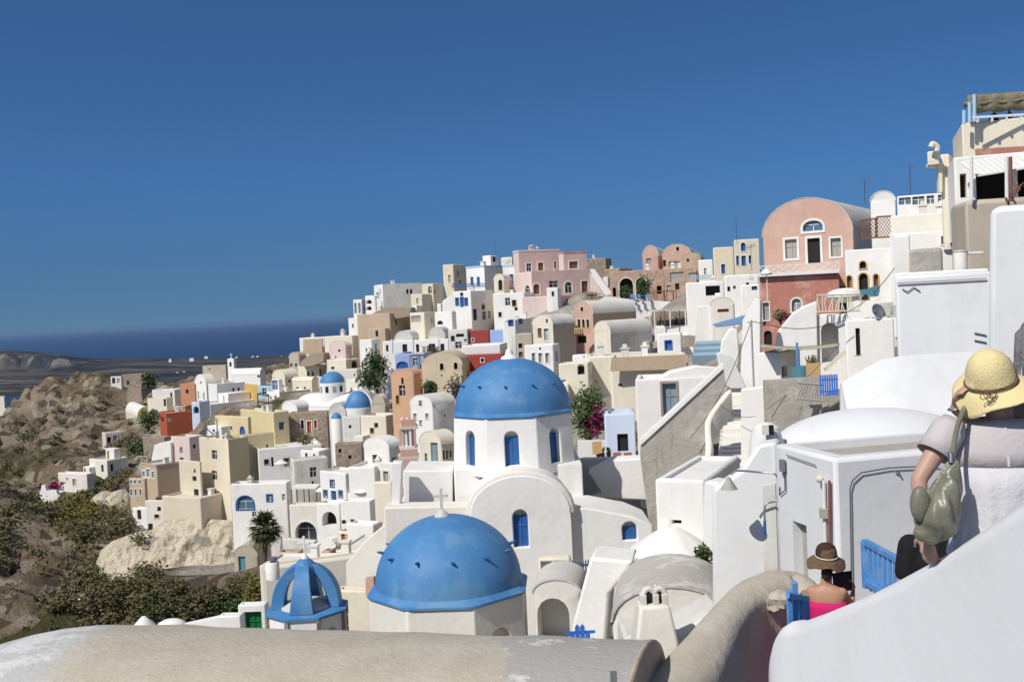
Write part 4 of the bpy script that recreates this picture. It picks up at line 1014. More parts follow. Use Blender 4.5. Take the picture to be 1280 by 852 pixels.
def pergola(label, x0, x1, y, yb, d, depm, mat, n=3, a=0, roofm='thatch', cat='pergola', slope=0.0):
    p, q = P(x0, y, d), P(x1, y, d); t = thing('pergola', label, cat, (p + q) / 2 - UPV * ((yb - y) * d / FPX), 'pergolas')
    A = R(a); bk = Vector((math.sin(A), math.cos(A), 0)) * depm; hgt = (yb - y) * d / FPX; dr = Vector((slope, 0, 0))
    m = MB(); m.prism([p, q, q + bk, p + bk], UPV * .12); m.build('shade', roofm, t)
    for i in range(n):
        f = i / (n - 1)
        for o in (Vector(), bk):
            w = p.lerp(q, f) + o * .96 + bk * .02
            MB().tube([w, w - UPV * (hgt + .3)], .07, 6).build('post', mat, t)
    return t
pergola('cream canopy on posts over the terrace by the arched door house', 364, 395, 611, 630, 119, 3, 'wood', roofm='canvas')
H('white_cube_house', 'white cube house with blue framed windows and door', (399, 431, 457), (591, 628), 110, 40, 'white', L='415.5 604 4.5 8 rtb;407 616.5 4.5 8 rbs;417.5 619.5 6.5 13 Rbw;426 617 4.5 8 rbs', sink=5, par=.25, rcol='white2')
H('arched_terrace', 'white terrace with a shaded wide arch under the blue windowed cube', (395, 424, 436), (629, 664), 104, 20, 'white', L='411.5 648 18 18 ak', sink=5, dep=1.2, rcol='white2')
H('terrace_house', 'white terrace block with small window boxes below the grey parasols', (425, 462, 470), (626, 662), 100, 15, 'white', L='429.5 652 6 5 rk;440.5 651 5 5 rk', sink=5, rcol='white2')
parasol('white parasol beside the cube house with blue windows', 453, 606, 103, 24, 7, 'canvas', pole=2)
H('barrel_house', 'white barrel vaulted house with a dark balcony door', (454, 486, 501), (560, 600), 105, 35, 'white', 'vL', rise=-13, L='468.6 573 6.5 10 rk', Rr='493 577 6 12 ry', sink=5, rcol='white')
slab('balcony', 'small white railed balcony on the barrel vaulted house', 'balcony', [(460, 579), (478, 581), (478, 589), (460, 587)], 103.6, 35, .8, 'white')
H('white_wall', 'white stub wall in front of the pink bell tower', (474, 499, 503), (579, 632), 92, 40, 'white2', sink=5)
H('cream_pillar', 'cream rectangular pillar block left of the upper dome church', (467, 489, 492), (602, 660), 80, 18, 'cream2', sink=6, rcol='cream2')
H('low_white_house', 'low white block above the arch terrace steps', (435, 468, 492), (583, 603), 102, 15, 'white', sink=5, rcol='white2')
# --- middle band
H('stone_house', 'dark rubble stone house with red doors and white surrounds', (360, 409, 414), (514, 552), 142, 5, 'stone', L='378 530 4 11 rkw;386.5 533 5.5 14 Rrw;394.5 530 4 10 rrw', sink=6, rcol='roofgrey')
H('rubble_wall_house', 'ruined rubble house with dark openings under the cream cubes', (418, 452, 456), (553, 580), 118, 8, 'stone', L='437.5 571 4 4.5 rk;425 563 4 5 rk', sink=6)
H('cream_cube', 'grey white cube with one small dark window beside the blue capped turret', (428, 450, 455), (520, 555), 127, 10, 'white3', L='437.5 533 3.4 4 rk', sink=6)
H('cream_cube', 'cream cube house with two small windows left of the pink bell tower', (450, 482, 500), (519, 556), 123, 25, 'cream2', L='465 538 4 6 rkn', Rr='492 537 2.5 7 rk', sink=6)
H('curved_tan_wall', 'tan curved gable wall right of the small blue dome', (465, 481, 487), (508, 524), 132, 20, 'tan2', 'vL', rise=-15, sink=6, rcol='cream2')
ga_ = H('white_gable', 'tall arched white gable wall behind the small blue dome', (432, 466, 469), (508, 522), 138.5, 5, 'white', 'vL', rise=-22, sink=6, wr=.8)
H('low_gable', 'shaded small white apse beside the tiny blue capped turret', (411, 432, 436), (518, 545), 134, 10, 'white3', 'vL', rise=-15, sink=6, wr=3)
H('church_nave', 'long white vaulted nave below the farthest small blue dome', (370, 432, 470), (508, 520), 156, 30, 'white', 'vR', rise=-14, sink=6, L='')
H('white_vault', 'little white vault with a round reddish window', (352, 371, 386), (510, 516), 150, 40, 'white', 'vL', rise=-9, sink=6, rcol='white')
H('chapel_house', 'white square base of the farthest small blue dome', (398, 430, 444), (491, 505), 161, 20, 'white', L='436 486 2 4 rk', sink=6)
H('tan_wall_house', 'tan house with white left face and flat roof near the sky blue wall', (333, 349, 388), (490, 516), 178, 50, 'white', colR='tan', sink=6, rcol='white2')
H('cream_barrel_house', 'cream barrel roofed house behind the pale glass bay', (340, 356, 373), (472, 490), 190, 40, 'cream2', 'vL', rise=-10, Rr='362 476 3 3 rk', sink=6, rcol='cream2')
H('glass_bay', 'pale blue glazed bay in front of the cream barrel house', (339, 348, 353), (474, 490), 182, 30, 'white', L='343.5 481 7 12 rt', sink=6)
H('cream_house', 'cream vaulted house with small arched openings right of the pale glass bay', (365, 390, 398), (476, 494), 186, 25, 'cream2', 'vR', rise=-5, L='372 487 3 7 rk;381 486 3 5 rk', sink=6)
H('grey_white_house', 'low grey white house behind the farthest small blue dome', (408, 446, 452), (461, 482), 172, 12, 'white3', L='', sink=6, rcol='roofgrey')
H('white_framed_house', 'flat roofed house with a white frame round a big tan recess', (374, 405, 412), (421, 446), 198, 12, 'white', L='', sink=6, rcol='white2')
slab('recess', None, None, [(379, 424), (403, 423), (403, 442), (379, 443)], 197.2, 12, .3, 'tan', parent=COL.objects['white_framed_house'])
H('tan_vault_house', 'small tan vault below the white framed house', (361, 374, 383), (447, 462), 195, 25, 'tan2', 'vL', rise=-7, L='364 456 2.5 4 rk;370 456 2.5 4 rk', sink=6)
H('brown_roofed_house', 'cream house with a slanting brown roof', (372, 398, 412), (456, 478), 190, 20, 'cream2', L='385 467 3 6 ak;391 467 2.5 6 ak', sink=6, rcol='rooftan', par=.05)
slab('roof', None, None, [(376, 452), (388, 442), (405, 441), (404, 452), (390, 457), (374, 458)], 189, 15, 2.5, 'rooftan', parent=COL.objects['brown_roofed_house'])
H('cream_ruin', 'cream ruined house with broken vault arches below the skyline', (405, 440, 450), (419, 455), 188, 20, 'cream2', L='414 434 4 8 ak;420 452 5 6 rk;436 447 5 8 ak', sink=6, rcol='tan2')
H('cream_ruin', 'tan pink half vault in the middle of the ruined houses', (412, 432, 440), (434, 448), 183, 30, 'palepink', 'vL', rise=-9, sink=6, rcol='cream2', L='424 438 3 3 rk')
H('cream_ruin', 'lower cream ruined house with stub walls and arch', (408, 432, 450), (449, 470), 180, 35, 'cream2', L='416 461 4 6 rk', Rr='443 455 7 9 ak', sink=6, rcol='white3')
H('stepped_white_house', 'white stepped house left of the dark green tree', (449, 464, 475), (424, 470), 165, 25, 'white', L='453 456 2.5 8 rk;458 437 2 4 rk', Rr='470 433 2 7 rk', sink=6, rcol='white')
H('white_stair_wall', 'grey white stair wall sloping down to the farthest blue dome', (432, 452, 462), (475, 495), 160, 55, 'white2', sink=6, rcol='white')
# --- skyline left
H('arcade_house', 'white skyline house with two tall arched openings beside the sea', (441, 452, 459), (374, 398), 192, 15, 'white', L='444.5 385 3 13 as;449.5 385 3 13 as', sink=6, rcol='white')
H('white_house', 'white block at the left tip of the skyline above the sea', (435, 447, 456), (397, 420), 190, 20, 'white', L='441 407 2 5 rk', sink=6, rcol='white')
H('white_arch_house', 'white house with stacked curved balconies on the left skyline', (456, 468, 475), (369, 394), 188, 25, 'white', L='461 377 7 5 ak;461 385 7 5 ak', sink=6, dep=.8)
H('grey_white_house', 'skyline house with white end and long pale grey face', (467, 478, 527), (355, 386), 184, 68, 'white', colR='white3', L='472 369 4 7 rp', Rr='509.5 364 3.2 6 ak;514 364 3.2 6 ak', sink=6, rcol='white2')  # greyer right face keeps its shade in the colour
H('tan_terrace', 'big tan terrace wall with sloping top below the grey white skyline house', (446, 487, 516), (391, 420), 176, 20, 'tan', sink=6, rcol='rooftan', par=.1)
slab('roof', None, None, [(465, 392), (481, 384), (514, 384), (512, 395), (490, 399), (465, 400)], 178, 10, 3, 'rooftan', parent=COL.objects['tan_terrace'])
H('cream_house', 'cream house with crenellated top on the left skyline', (513, 527, 553), (367, 392), 180, 35, 'cream', L='522 376 3 7 rpc', sink=6)
H('cream_house', 'taller cream house with battlement notches on the skyline', (527, 541, 553), (354, 392), 182, 30, 'cream', sink=6, rcol='cream')
H('cream_house', 'tall cream skyline house with tan recess and blue balcony', (553, 566, 583), (330, 385), 184, 28, 'cream', L='562 348 3 9 rpc', Rr='575 352 2.5 3 rk', sink=6, rcol='tan')
H('cream_low_house', 'small tan cream house between white terraces on the left skyline', (512, 530, 545), (390, 412), 168, 25, 'cream2', L='520 398.5 12 8 ry', sink=6, rcol='white')
H('blue_trim_house', 'white skyline house with two blue doors and pale blue cornice', (582, 605, 628), (332, 362), 180, 38, 'white', L='590 352 3.6 12 Rb;598 352 3.6 12 Rb', colR='white3', trim='skyblue', sink=6, rcol='white2')  # white house; shade of the right face is painted as greyer whitewash
H('blue_window_house', 'white skyline house with one blue window left of the pink mansion', (628, 643, 650), (331, 362), 178, 22, 'white', L='638.5 348 4.5 9 rbb', trim='skyblue', sink=6, rcol='white2')
H('roof_room', 'white box room on the roof of the blue trimmed house', (603, 613, 623), (319, 332), 183, 30, 'white', Rr='618 324 4 6 rk', sink=3)
H('roof_room', 'low grey white roof room left of the pink mansion', (626, 640, 650), (321, 334), 184, 20, 'white2', sink=3)
bb = thing('balcony_rail', 'blue railing along the terrace of the blue trimmed house', 'railing', P(586, 359, 178), 'terrace railings')
for i in range(22):
    x = 565 + i * 2; MB().bar(P(x, 360, 178), P(x, 354.5, 178), .09).build('post', 'bluedoor', bb)
for yy in (354.5, 357.5): MB().bar(P(565, yy + .4, 178), P(607, yy - .4, 178), .12).build('rail', 'bluedoor', bb)
H('white_house', 'white house with three blue windows below the blue railing', (565, 588, 617), (363, 402), 170, 30, 'white', L='571.5 377 3.6 9 rbb;577.5 377 3.6 11 rbb;582.8 377 3.4 9 rbb;577 367.8 4 4.5 rk', Rr='604 383 4 7 akc;594 393 5 14 rk;605 394 5 10 rgw;611.5 393 3 9 rgw', sink=6, rcol='white')
H('white_house', 'white house with a slanted stair parapet below the tall cream house', (543, 565, 570), (389, 412), 166, 15, 'white', L='550 403 7 5 ak', sink=6, rcol='white')
slab('stair_wall', 'diagonal white stair wall under the tall cream skyline house', 'wall', [(553, 376), (566, 367), (568, 388), (553, 392)], 172, 10, 1, 'white')
H('white_house', 'long low white house with a single arched niche under the pink mansion', (616, 655, 690), (365, 400), 162, 15, 'white', L='625 393 4 6 rkc;645 386 4 4 rk', sink=6, rcol='white')
H('arched_hut', 'cream arched doorway hut left of the pink mansion', (617, 630, 640), (350, 366), 172, 15, 'cream2', 'vL', rise=-8, L='625.5 356 5 13 akc', sink=4, rcol='white')
H('tan_terrace_wall', 'tan terrace wall under the cream arched hut', (617, 653, 658), (366, 378), 168, 10, 'tan2', sink=4)
# --- terrace restaurant building
tr = H('terrace_building', 'long white terrace building with vaulted bays and shaded openings', (478, 560, 586), (423, 446), 152, 8, 'white', L='484 435 3 8 rk;506 435 6 10 rk;522 435 4 10 rk;540 434 8 9 rk;553 434 5 9 rk', sink=6, rcol='white2')
H('vault_bay', 'left vaulted white bay above the long terrace building', (493, 515, 518), (423, 432), 154, 5, 'white3', 'vL', rise=-10, wr=6, sink=3, rcol='white')
H('vault_bay', 'right vaulted white bay above the long terrace building', (535, 556, 560), (421, 432), 153, 5, 'white3', 'vL', rise=-13, wr=6, sink=3, rcol='white')
for i, x in enumerate((490, 516, 548)):
    tag(MB().tube([P(x, 424, 149.5), P(x, 441, 149.5)], .16, 8).build('terrace_post', 'frame', None, loc=P(x, 441, 149.5)), 'slim white post along the front of the long terrace building', 'post', 'terrace posts')
H('grey_house', 'pale grey house with dark openings right of the vaulted bays', (560, 584, 590), (411, 440), 150, 12, 'white3', L='566 423 5 7 rk;575 419 10 4 rk;573 431 8 8 rg', sink=6)
H('violet_house', 'periwinkle blue house wall under a brown pergola beam', (493, 530, 555), (441, 468), 143, 10, 'bluewall', L='503 456 15 9 ab;519 452 5 9 rt', sink=6, rcol='rooftan')
pergola('long dark brown pergola beam in front of the periwinkle house', 512, 552, 445, 462, 139, 3, 'wood', n=5, roofm='wood')
H('dark_red_house', 'faded dark red block beside the periwinkle wall', (586, 611, 614), (412, 440), 150, 10, 'red', sink=6, rcol='rooftan')
H('blue_wall_house', 'flat periwinkle blue wall between two dark red blocks', (612, 644, 647), (411, 445), 146, 8, 'bluewall', sink=6, rcol='white2')
H('dark_red_house', 'little dark red block right of the periwinkle wall', (641, 657, 660), (434, 455), 140, 8, 'red', sink=6, rcol='white2')
H('orange_house', 'rounded peach orange house with a small arched doorway', (488, 517, 526), (470, 506), 118, 20, 'peach', 'vL', rise=-9, L='503 476 3 8 rk;497 499 4 11 awo', sink=6, rcol='peach')
H('orange_wall', 'upper terracotta wall beside the cream arched window house', (517, 545, 548), (461, 492), 122, 8, 'terracotta', L='536 463 2.5 3 ak', sink=6, rcol='peach')
H('cream_arched_house', 'cream house with two arched windows and a big dark arch', (527, 578, 582), (456, 496), 117, 8, 'sand', 'vL', rise=-17, L='552 458 5 9 akc;569.5 457 5 9 akc;538 484 17 17 ak;552 469 2 2 rk;570 468 2 2 rk', sink=6, wr=5, dep=.5, rcol='sand')
H('red_house', 'dark red house with one white framed window above an ochre base', (578, 629, 632), (442, 462), 121, 8, 'red', L='603 450 4 5 rkw', sink=2, rcol='white2')
H('ochre_house', 'ochre yellow lower storey under the dark red house', (579, 618, 622), (463, 490), 119, 8, 'ochre', L='584 472 4 7 rk', sink=6, rcol='ochre')
H('roof_room', 'long low white flat room on top of the dark red house', (577, 625, 634), (430, 444), 125, 8, 'white', sink=2, rcol='white', decor=False, clutter=False)
H('white_chapel', 'white chapel with curved gable and grey shaded side', (512, 540, 569), (506, 556), 100, 42, 'white', 'vL', rise=-12, L='525.5 504 4.5 7 rg;519 520 4 7 rpw;534 520 4 7 rpw;526 529 4 8 rp', Rr='556 519 2 3 rk', sink=6, rcol='white3')
H('cream_barrel_church', 'cream barrel gabled house with a tall pale door beside the drum', (524, 551, 570), (556, 592), 82, 45, 'cream2', 'vL', rise=-16, L='543 566 9 26 rs;532.5 573 3 14 rg', Rr='555 568 3 11 rk;559 568 3 11 rk;563.5 567 3 9 rk', sink=6, rcol='cream2')
# pink bell tower
pb = thing('bell_tower', 'pink and white tiered bell tower with open arches', 'bell tower', P(510, 590, 90))
for nm, x0, x1, y0, y1, mt in (('base', 497.5, 521.5, 573, 640, 'salmon'), ('band', 496.5, 522.5, 569.5, 573, 'palepink'), ('lower_tier', 499, 520.5, 561, 569.5, 'salmon'), ('band', 498, 521.5, 558.5, 561, 'frame'), ('band', 498.5, 521, 533, 536, 'palepink'), ('upper_tier', 500, 518.5, 525, 533, 'salmon')):
    a_, b_ = P(x0, y0, 90), P(x1, y1, 90); w = b_.x - a_.x + (y1 - y0) * .0
    MB().box(Vector(((a_.x + P(x1, y0, 90).x) / 2, 90 + .8, b_.z)), P(x1, y0, 90).x - a_.x, 1.5, a_.z - b_.z, R(8)).build(nm, mt, pb)
for i, x in enumerate((501, 507.5, 513, 519)):
    a_, b_ = P(x, 536, 90.0), P(x, 558.5, 90.0); MB().box(Vector((b_.x, 90.45 - .08 * i, b_.z)), .22, .22, a_.z - b_.z, R(8)).build('column', 'frame' if i in (1, 2) else 'salmon', pb)
MB().box(Vector((P(510, 558.5, 90).x, 91.2, P(510, 558.5, 90).z)), 1.2, .5, P(510, 536, 90).z - P(510, 558.5, 90).z, R(8)).build('back_wall', 'palepink', pb)
for x in (503, 509.5, 516): MB().lathe(P(x, 525, 90.6), [(.18, -.02), (.16, .15), (.0, .32)], 8).build('finial', 'palepink', pb)
GROUND.append((P(510, 640, 91).x, 91, P(510, 640, 91).z))
# --- pink mansion on the skyline
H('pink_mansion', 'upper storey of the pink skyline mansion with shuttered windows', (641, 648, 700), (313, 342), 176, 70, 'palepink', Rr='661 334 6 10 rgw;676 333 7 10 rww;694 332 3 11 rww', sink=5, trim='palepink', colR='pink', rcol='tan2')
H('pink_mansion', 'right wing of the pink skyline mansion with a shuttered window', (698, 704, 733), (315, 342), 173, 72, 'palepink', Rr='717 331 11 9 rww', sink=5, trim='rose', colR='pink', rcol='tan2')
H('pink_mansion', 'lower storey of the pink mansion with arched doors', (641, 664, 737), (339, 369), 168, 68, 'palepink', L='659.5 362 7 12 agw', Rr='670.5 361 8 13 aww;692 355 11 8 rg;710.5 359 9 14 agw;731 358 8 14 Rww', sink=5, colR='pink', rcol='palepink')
H('pink_terrace', 'pale pink terrace wall with small windows below the mansion', (652, 700, 738), (369, 382), 160, 12, 'palepink', L='690 376 3.5 5 rkw', sink=5, rcol='palepink')
H('white_hut', 'white hut with one window in front of the pink terrace', (683, 697, 701), (359, 373), 158, 12, 'white', L='691 367 3 6 rkc', sink=4)
slab('outer_stair', 'white outside staircase slanting down the right end of the pink mansion', 'staircase', [(737, 336), (743, 336), (764, 365), (764, 378), (758, 372), (740, 345)], 164, 10, 1.5, 'white')
slab('pink_gable_wall', 'pale pink side wall beneath the slanting white staircase', 'wall', [(737, 340), (757, 372), (757, 380), (737, 380)], 164.8, 10, 1.5, 'palepink')
H('ruin', 'tan ruined stone house on the skyline right of the pink mansion', (733, 757, 764), (322, 345), 186, 18, 'stone', sink=6, rcol='stone')
H('ruin', 'low tan ruin stub behind the stone arches', (755, 775, 790), (335, 356), 176, 25, 'stone', sink=6)
# stone arcade
H('stone_arcade', 'pink stone arcade with two tall dark arches', (762, 830, 836), (336, 375), 150, 8, 'pinkstone', L='783 361 17 27 akc;801.5 360 13 26 akc;768 365 4 11 rk;824 362 6 10 rk', sink=5, dep=1.2, rcol='stone')
H('stone_house', 'pink stone house with latticed parapet right of the arcade', (830, 870, 876), (334, 372), 147, 8, 'pinkstone', L='846 346 17 12 ry;836 361 5 9 rp;846.5 358 5 8 rk;866 345 10 9 ry', sink=5, rcol='stone')
H('barrel_house', 'peach barrel vaulted house on the skyline above the stone arcade', (803, 823, 830), (320, 338), 158, 15, 'salmon', 'vL', rise=-14, L='811 329 6 12 ry', wr=14, sink=4, rcol='white3')
H('barrel_house', 'second peach barrel house with round window on the skyline', (828, 864, 880), (318, 338), 154, 15, 'salmon', 'vL', rise=-14, L='847 311 4 5 rkc;830 329 5 8 rk;843 330 14 7 ry', sink=4, rcol='white3')
H('tan_house', 'shaded tan house right of the peach barrel house', (853, 876, 881), (322, 338), 151, 12, 'tan', 'vL', rise=-7, sink=4, L='860 325 3 4 ak')
slab('stone_terrace', 'white curving terrace wall below the stone arcade', 'wall', [(738, 383), (756, 370), (790, 374), (860, 378), (860, 395), (738, 395)], 140, 6, 3, 'white', ground=True)
pergola('dark pergola by the stone house terrace', 821, 845, 364, 376, 143, 2.5, 'wood', roofm='wood')
# --- centre right
H('pink_gable_house', 'ornate pink gabled house with ochre balusters and long tan side', (717, 741, 795), (392, 440), 115, 42, 'salmon', 'vL', rise=-16, L='727.5 386 4 6 akc;724 404 3.5 11 akc;729.5 404 3.5 11 akc;735 404 3.5 11 akc;727 424 12 9 rk', colR='tan', sink=6, rcol='white2')
bal = thing('balustrade', 'ochre yellow balustrade on the ornate pink gabled house', 'balustrade', P(728, 420, 114))
for i in range(8): MB().bar(P(718.5 + i * 2.7, 417, 113.6), P(718.5 + i * 2.7, 410.5, 113.6), .12).build('baluster', 'ochreframe', bal)
MB().bar(P(718, 410.5, 113.6), P(738.5, 410, 113.6), .16).build('rail', 'ochreframe', bal)
H('cream_gable_house', 'pale cream gabled house with brown shutters and a tan side wall', (665, 691, 719), (405, 452), 112, 42, 'cream2', 'vL', rise=-12, L='683.5 401 2.5 5 rk;683 418 6 15 rpw;674.5 416 5 12 rw', colR='tan2', sink=6, rcol='white3')
H('tan_annex', 'tan annex with a dark doorway left of the pale cream gable', (645, 665, 668), (416, 455), 117, 8, 'tan2', L='650.5 432 5 6 rk;651 443 5 7 rw', sink=6)
H('white_blue_house', 'small white house with a blue framed window and door by the tan annex', (628, 644, 665), (399, 412), 140, 12, 'white', L='638.5 403 5 7 rbb', Rr='650.5 400 4 7 rbb', sink=5, rcol='white')
H('white_house', 'white house with three tall shuttered windows beside the upper dome', (655, 691, 700), (430, 470), 100, 20, 'white', L='667 446.5 4 11 rgw;675.5 447 4.4 12 ryw;684 447 4.4 12 ryw;675 435.5 2.6 3.5 ak', sink=6, par=.3, rcol='white2')
H('cream_house', 'cream house with an arched doorway behind the bougainvillea', (698, 735, 740), (453, 500), 86, 12, 'cream2', L='726 459 9 18 ak', sink=5, dep=.5, rcol='white2')
H('white_hut', 'white curved porch with a tiny window above the arched doorway', (715, 735, 740), (443, 456), 92, 20, 'white', L='730 443.5 3 5 rk', sink=4, rcol='white')
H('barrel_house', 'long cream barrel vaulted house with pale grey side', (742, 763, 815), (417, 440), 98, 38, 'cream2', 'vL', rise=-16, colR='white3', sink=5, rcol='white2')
H('low_vault_house', 'low cream house in front of the long cream barrel vault', (735, 815, 822), (442, 480), 88, 6, 'cream2', L='', sink=5, rcol='white3', par=.1)
H('arch_stub', 'small stone arch stub on the flat roof of the low cream house', (801, 812, 816), (434, 446), 86, 15, 'tan2', 'vL', rise=-7, sink=2, L='809 440 5 9 ak')
H('tan_topped_house', 'white house with a wide tan parapet band', (762, 860, 864), (444, 520), 72, 4, 'cream2', L='775.5 481 5 3.5 rw', sink=5, rcol='roofgrey')
slab('parapet', None, None, [(764, 447), (858, 443), (858, 461), (763, 464)], 71.7, 4, .25, 'tan', parent=COL.objects['tan_topped_house'])
H('pale_blue_house', 'pale blue house with a dark barred doorway and pots in front', (755, 793, 797), (516, 575), 55, 6, 'paleblue', L='778.5 553 13.5 22 Rk', sink=4, rcol='cream2')
H('white_house', 'white house with a tall grey blue door in a brown stone frame', (794, 884, 890), (471, 600), 52, 3, 'white', L='837 499 17 40 Rsn', sink=4, rcol='white', bevel=.05)
slab('curved_parapet', 'white wavy parapet above the brown framed grey blue door', 'parapet', [(818, 476), (838, 464), (870, 457), (905, 460), (905, 490), (818, 490)], 53, 3, 1.0, 'white', bevel=.08)
slab('low_garden_wall', 'white low garden wall left of the pale blue house', 'wall', [(722, 551), (757, 551), (757, 572), (722, 572)], 53.5, 4, .4, 'white')
# restaurants and blue steps
slab('back_wall', 'dark backing wall added for the shade under the flat grey canopy of the roof terrace', 'wall', [(815, 389), (878, 389), (878, 410), (815, 410)], 116, 4, .5, 'stone')  # dark stone slab added as backing for the shade under the canopy
H('terrace_restaurant', 'white roof terrace restaurant wall below the stone arcade', (818, 876, 880), (405, 425), 112, 6, 'white', L='', sink=5, rcol='roofgrey', par=.1)
pergola('flat grey canopy over the busy roof terrace restaurant', 818, 876, 388, 407, 111, 4, 'frame', n=4, roofm='roofgrey')
H('white_house', 'white house with a deep blue square window under the roof terrace', (821, 851, 872), (416, 447), 100, 12, 'white', L='835.5 431 7.5 10 rBb', sink=5, rcol='white')
H('white_buttress', 'tall white tapering buttress chimney beside the blue steps', (872, 886, 892), (384, 436), 92, 20, 'white', sink=5, rcol='white')
slab('buttress_flank', 'white flank sloping from the tall buttress to the blue steps', 'wall', [(872, 383), (892, 381), (894, 425), (890, 434), (868, 436)], 91, 10, .8, 'white', bevel=.05)
stb = thing('blue_steps', 'pale blue painted steps beside the tall white buttress', 'steps', P(885, 446, 84))
for i in range(6): MB().box(P(886, 446 - i * 3.6, 84 + i * .5) - UPV * .6, 2.6 - i * .1, .6, .75).build('step', 'skyblue' if i % 2 else 'greyblue', stb)
# yellow and white skyline houses
H('yellow_house', 'yellow skyline house with white trimmed windows left of the red barrel house', (891, 917, 922), (308, 345), 122, 12, 'cream', L='904 336 5 12 rbw', sink=6, rcol='cream2')
H('yellow_house', 'taller yellow skyline house with blue arched window and blue door', (917, 949, 953), (298, 340), 118, 10, 'cream', L='929 308.5 6 11 abw;922 325.5 3.4 12 rbw;929.5 325.5 5.5 12 Rbw;937.5 324 3.4 10 rbw', sink=6, rcol='cream2')
H('white_house', 'white house with slim window between the peach barrel and yellow houses', (873, 891, 895), (324, 352), 126, 12, 'white', L='881.5 339 3 8 rp', sink=6, rcol='white')
rl = thing('terrace_rail', 'pale blue railing panels on the white terrace by the yellow house', 'railing', P(890, 349, 120), 'terrace railings')
for i in range(17): MB().bar(P(862 + i * 2, 350, 119), P(862 + i * 2, 344.5, 119), .07).build('post', 'skyblue', rl)
for yy in (344.5, 347.5): MB().bar(P(862, yy + .3, 119), P(895, yy - .5, 119), .1).build('rail', 'skyblue', rl)
H('white_house', 'wide white house with a grey shaded porch opening', (857, 905, 912), (351, 385), 110, 10, 'white', L='891 363 18 12 rk', sink=5, dep=1.0, rcol='white2')
H('white_house', 'white stepped house with two dark windows below the yellow houses', (905, 948, 952), (342, 375), 104, 12, 'white', L='911 361 3.6 6 rk;918 359 3 4 rk;928 365 3 4 rk', sink=5, rcol='white2')
H('white_house', 'plain white stepped house with a blue panel beside the red barrel house', (925, 950, 953), (355, 395), 92, 15, 'white', L='943 360 7 5 rb', sink=5, rcol='white')
H('white_vault_house', 'grey white vault with a thatched hatch above the blue awning', (888, 918, 921), (380, 402), 90, 12, 'white2', 'vL', rise=-9, L='904 388 14 4 rw', sink=5, rcol='white2')
# --- red barrel house
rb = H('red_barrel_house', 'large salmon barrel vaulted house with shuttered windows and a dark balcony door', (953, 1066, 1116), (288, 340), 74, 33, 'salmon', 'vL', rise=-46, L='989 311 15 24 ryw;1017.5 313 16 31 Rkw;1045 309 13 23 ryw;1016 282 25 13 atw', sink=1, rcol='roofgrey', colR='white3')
rlh = H('red_lower_house', 'faded red lower storey with white framed openings under the barrel house', (949, 1049, 1056), (341, 425), 72.5, 15, 'rose', L='957.5 389 8 22 ryw;995.5 381 12 16 apw;960 422 10 18 ak', sink=5, par=.1, rcol='white2', clutter=False)
rr = thing('balcony_rail', 'white crossed balcony railing on the salmon barrel house', 'railing', P(1003, 338, 71.5), 'terrace railings')
fx = rlh['_f']; Cf = Vector(fx[:3]); Af = R(fx[5]); uLf = Vector((-math.cos(Af), math.sin(Af), 0)); uRf = Vector((math.sin(Af), math.cos(Af), 0)); wf = fx[3]
bs_ = MB().prism([Cf - uRf * .40, Cf + uLf * (wf + .1) - uRf * .40, Cf + uLf * (wf + .1) + uRf * 3.2, Cf + uRf * 3.2], UPV * .16).build('balcony_slab', 'frame', rr)
def rp_(f, t): return Cf + uLf * wf * (1 - f) - uRf * .32 + UPV * (.2 + .55 * t)
for t in (0.02, 1): MB().bar(rp_(0, t), rp_(1, t), .06).build('rail', 'frame', rr)
for i in range(9):
    MB().bar(rp_(i / 8, 0), rp_(i / 8, 1), .07).build('post', 'frame', rr)
    if i < 8:
        MB().bar(rp_(i / 8, 0.03), rp_((i + 1) / 8, .97), .05).build('brace', 'frame', rr); MB().bar(rp_(i / 8, 0.97), rp_((i + 1) / 8, .03), .045).build('brace', 'frame', rr)
H('ochre_door_house', 'white house with ochre framed arched doorway and lamp niches', (1056, 1118, 1122), (309, 402), 62, 5, 'white', L='1079.5 358 11 33 Ako;1061.5 352 6 15 awo;1095 350 6 15 awo;1078.5 331 8 9 ako', sink=4, rcol='white2', par=.1)
H('roof_block', 'grey plastered roof block beside the water tank', (1136, 1178, 1185), (309, 345), 40, 8, 'concrete', sink=2, bevel=.12, rcol='concrete')
H('white_pillar', 'white pillar wall left of the grey roof block', (1117, 1137, 1140), (293, 348), 41, 8, 'white', sink=3, rcol='white')
tk = P(1201, 338, 34); tt = thing('water_tank', 'small white cylinder tank on the white roof', 'tank', tk)
MB().lathe(tk, [(0.0, 0), (.22, 0), (.22, .62), (.2, .66), (0, .67)], 20).build('drum', 'white2', tt); MB().tube([tk + Vector((.2, 0, .55)), tk + Vector((.75, 0, .55))], .05, 8).build('pipe', 'white2', tt)
MB().lathe(tk + UPV * .60, [(.225, 0), (.225, .03)], 20).build('band', 'metal', tt)
H('white_roof_terrace', 'white roof terrace wall above the tall blank facade', (1118, 1236, 1240), (335, 350), 33, 5, 'white', sink=2, rcol='white')
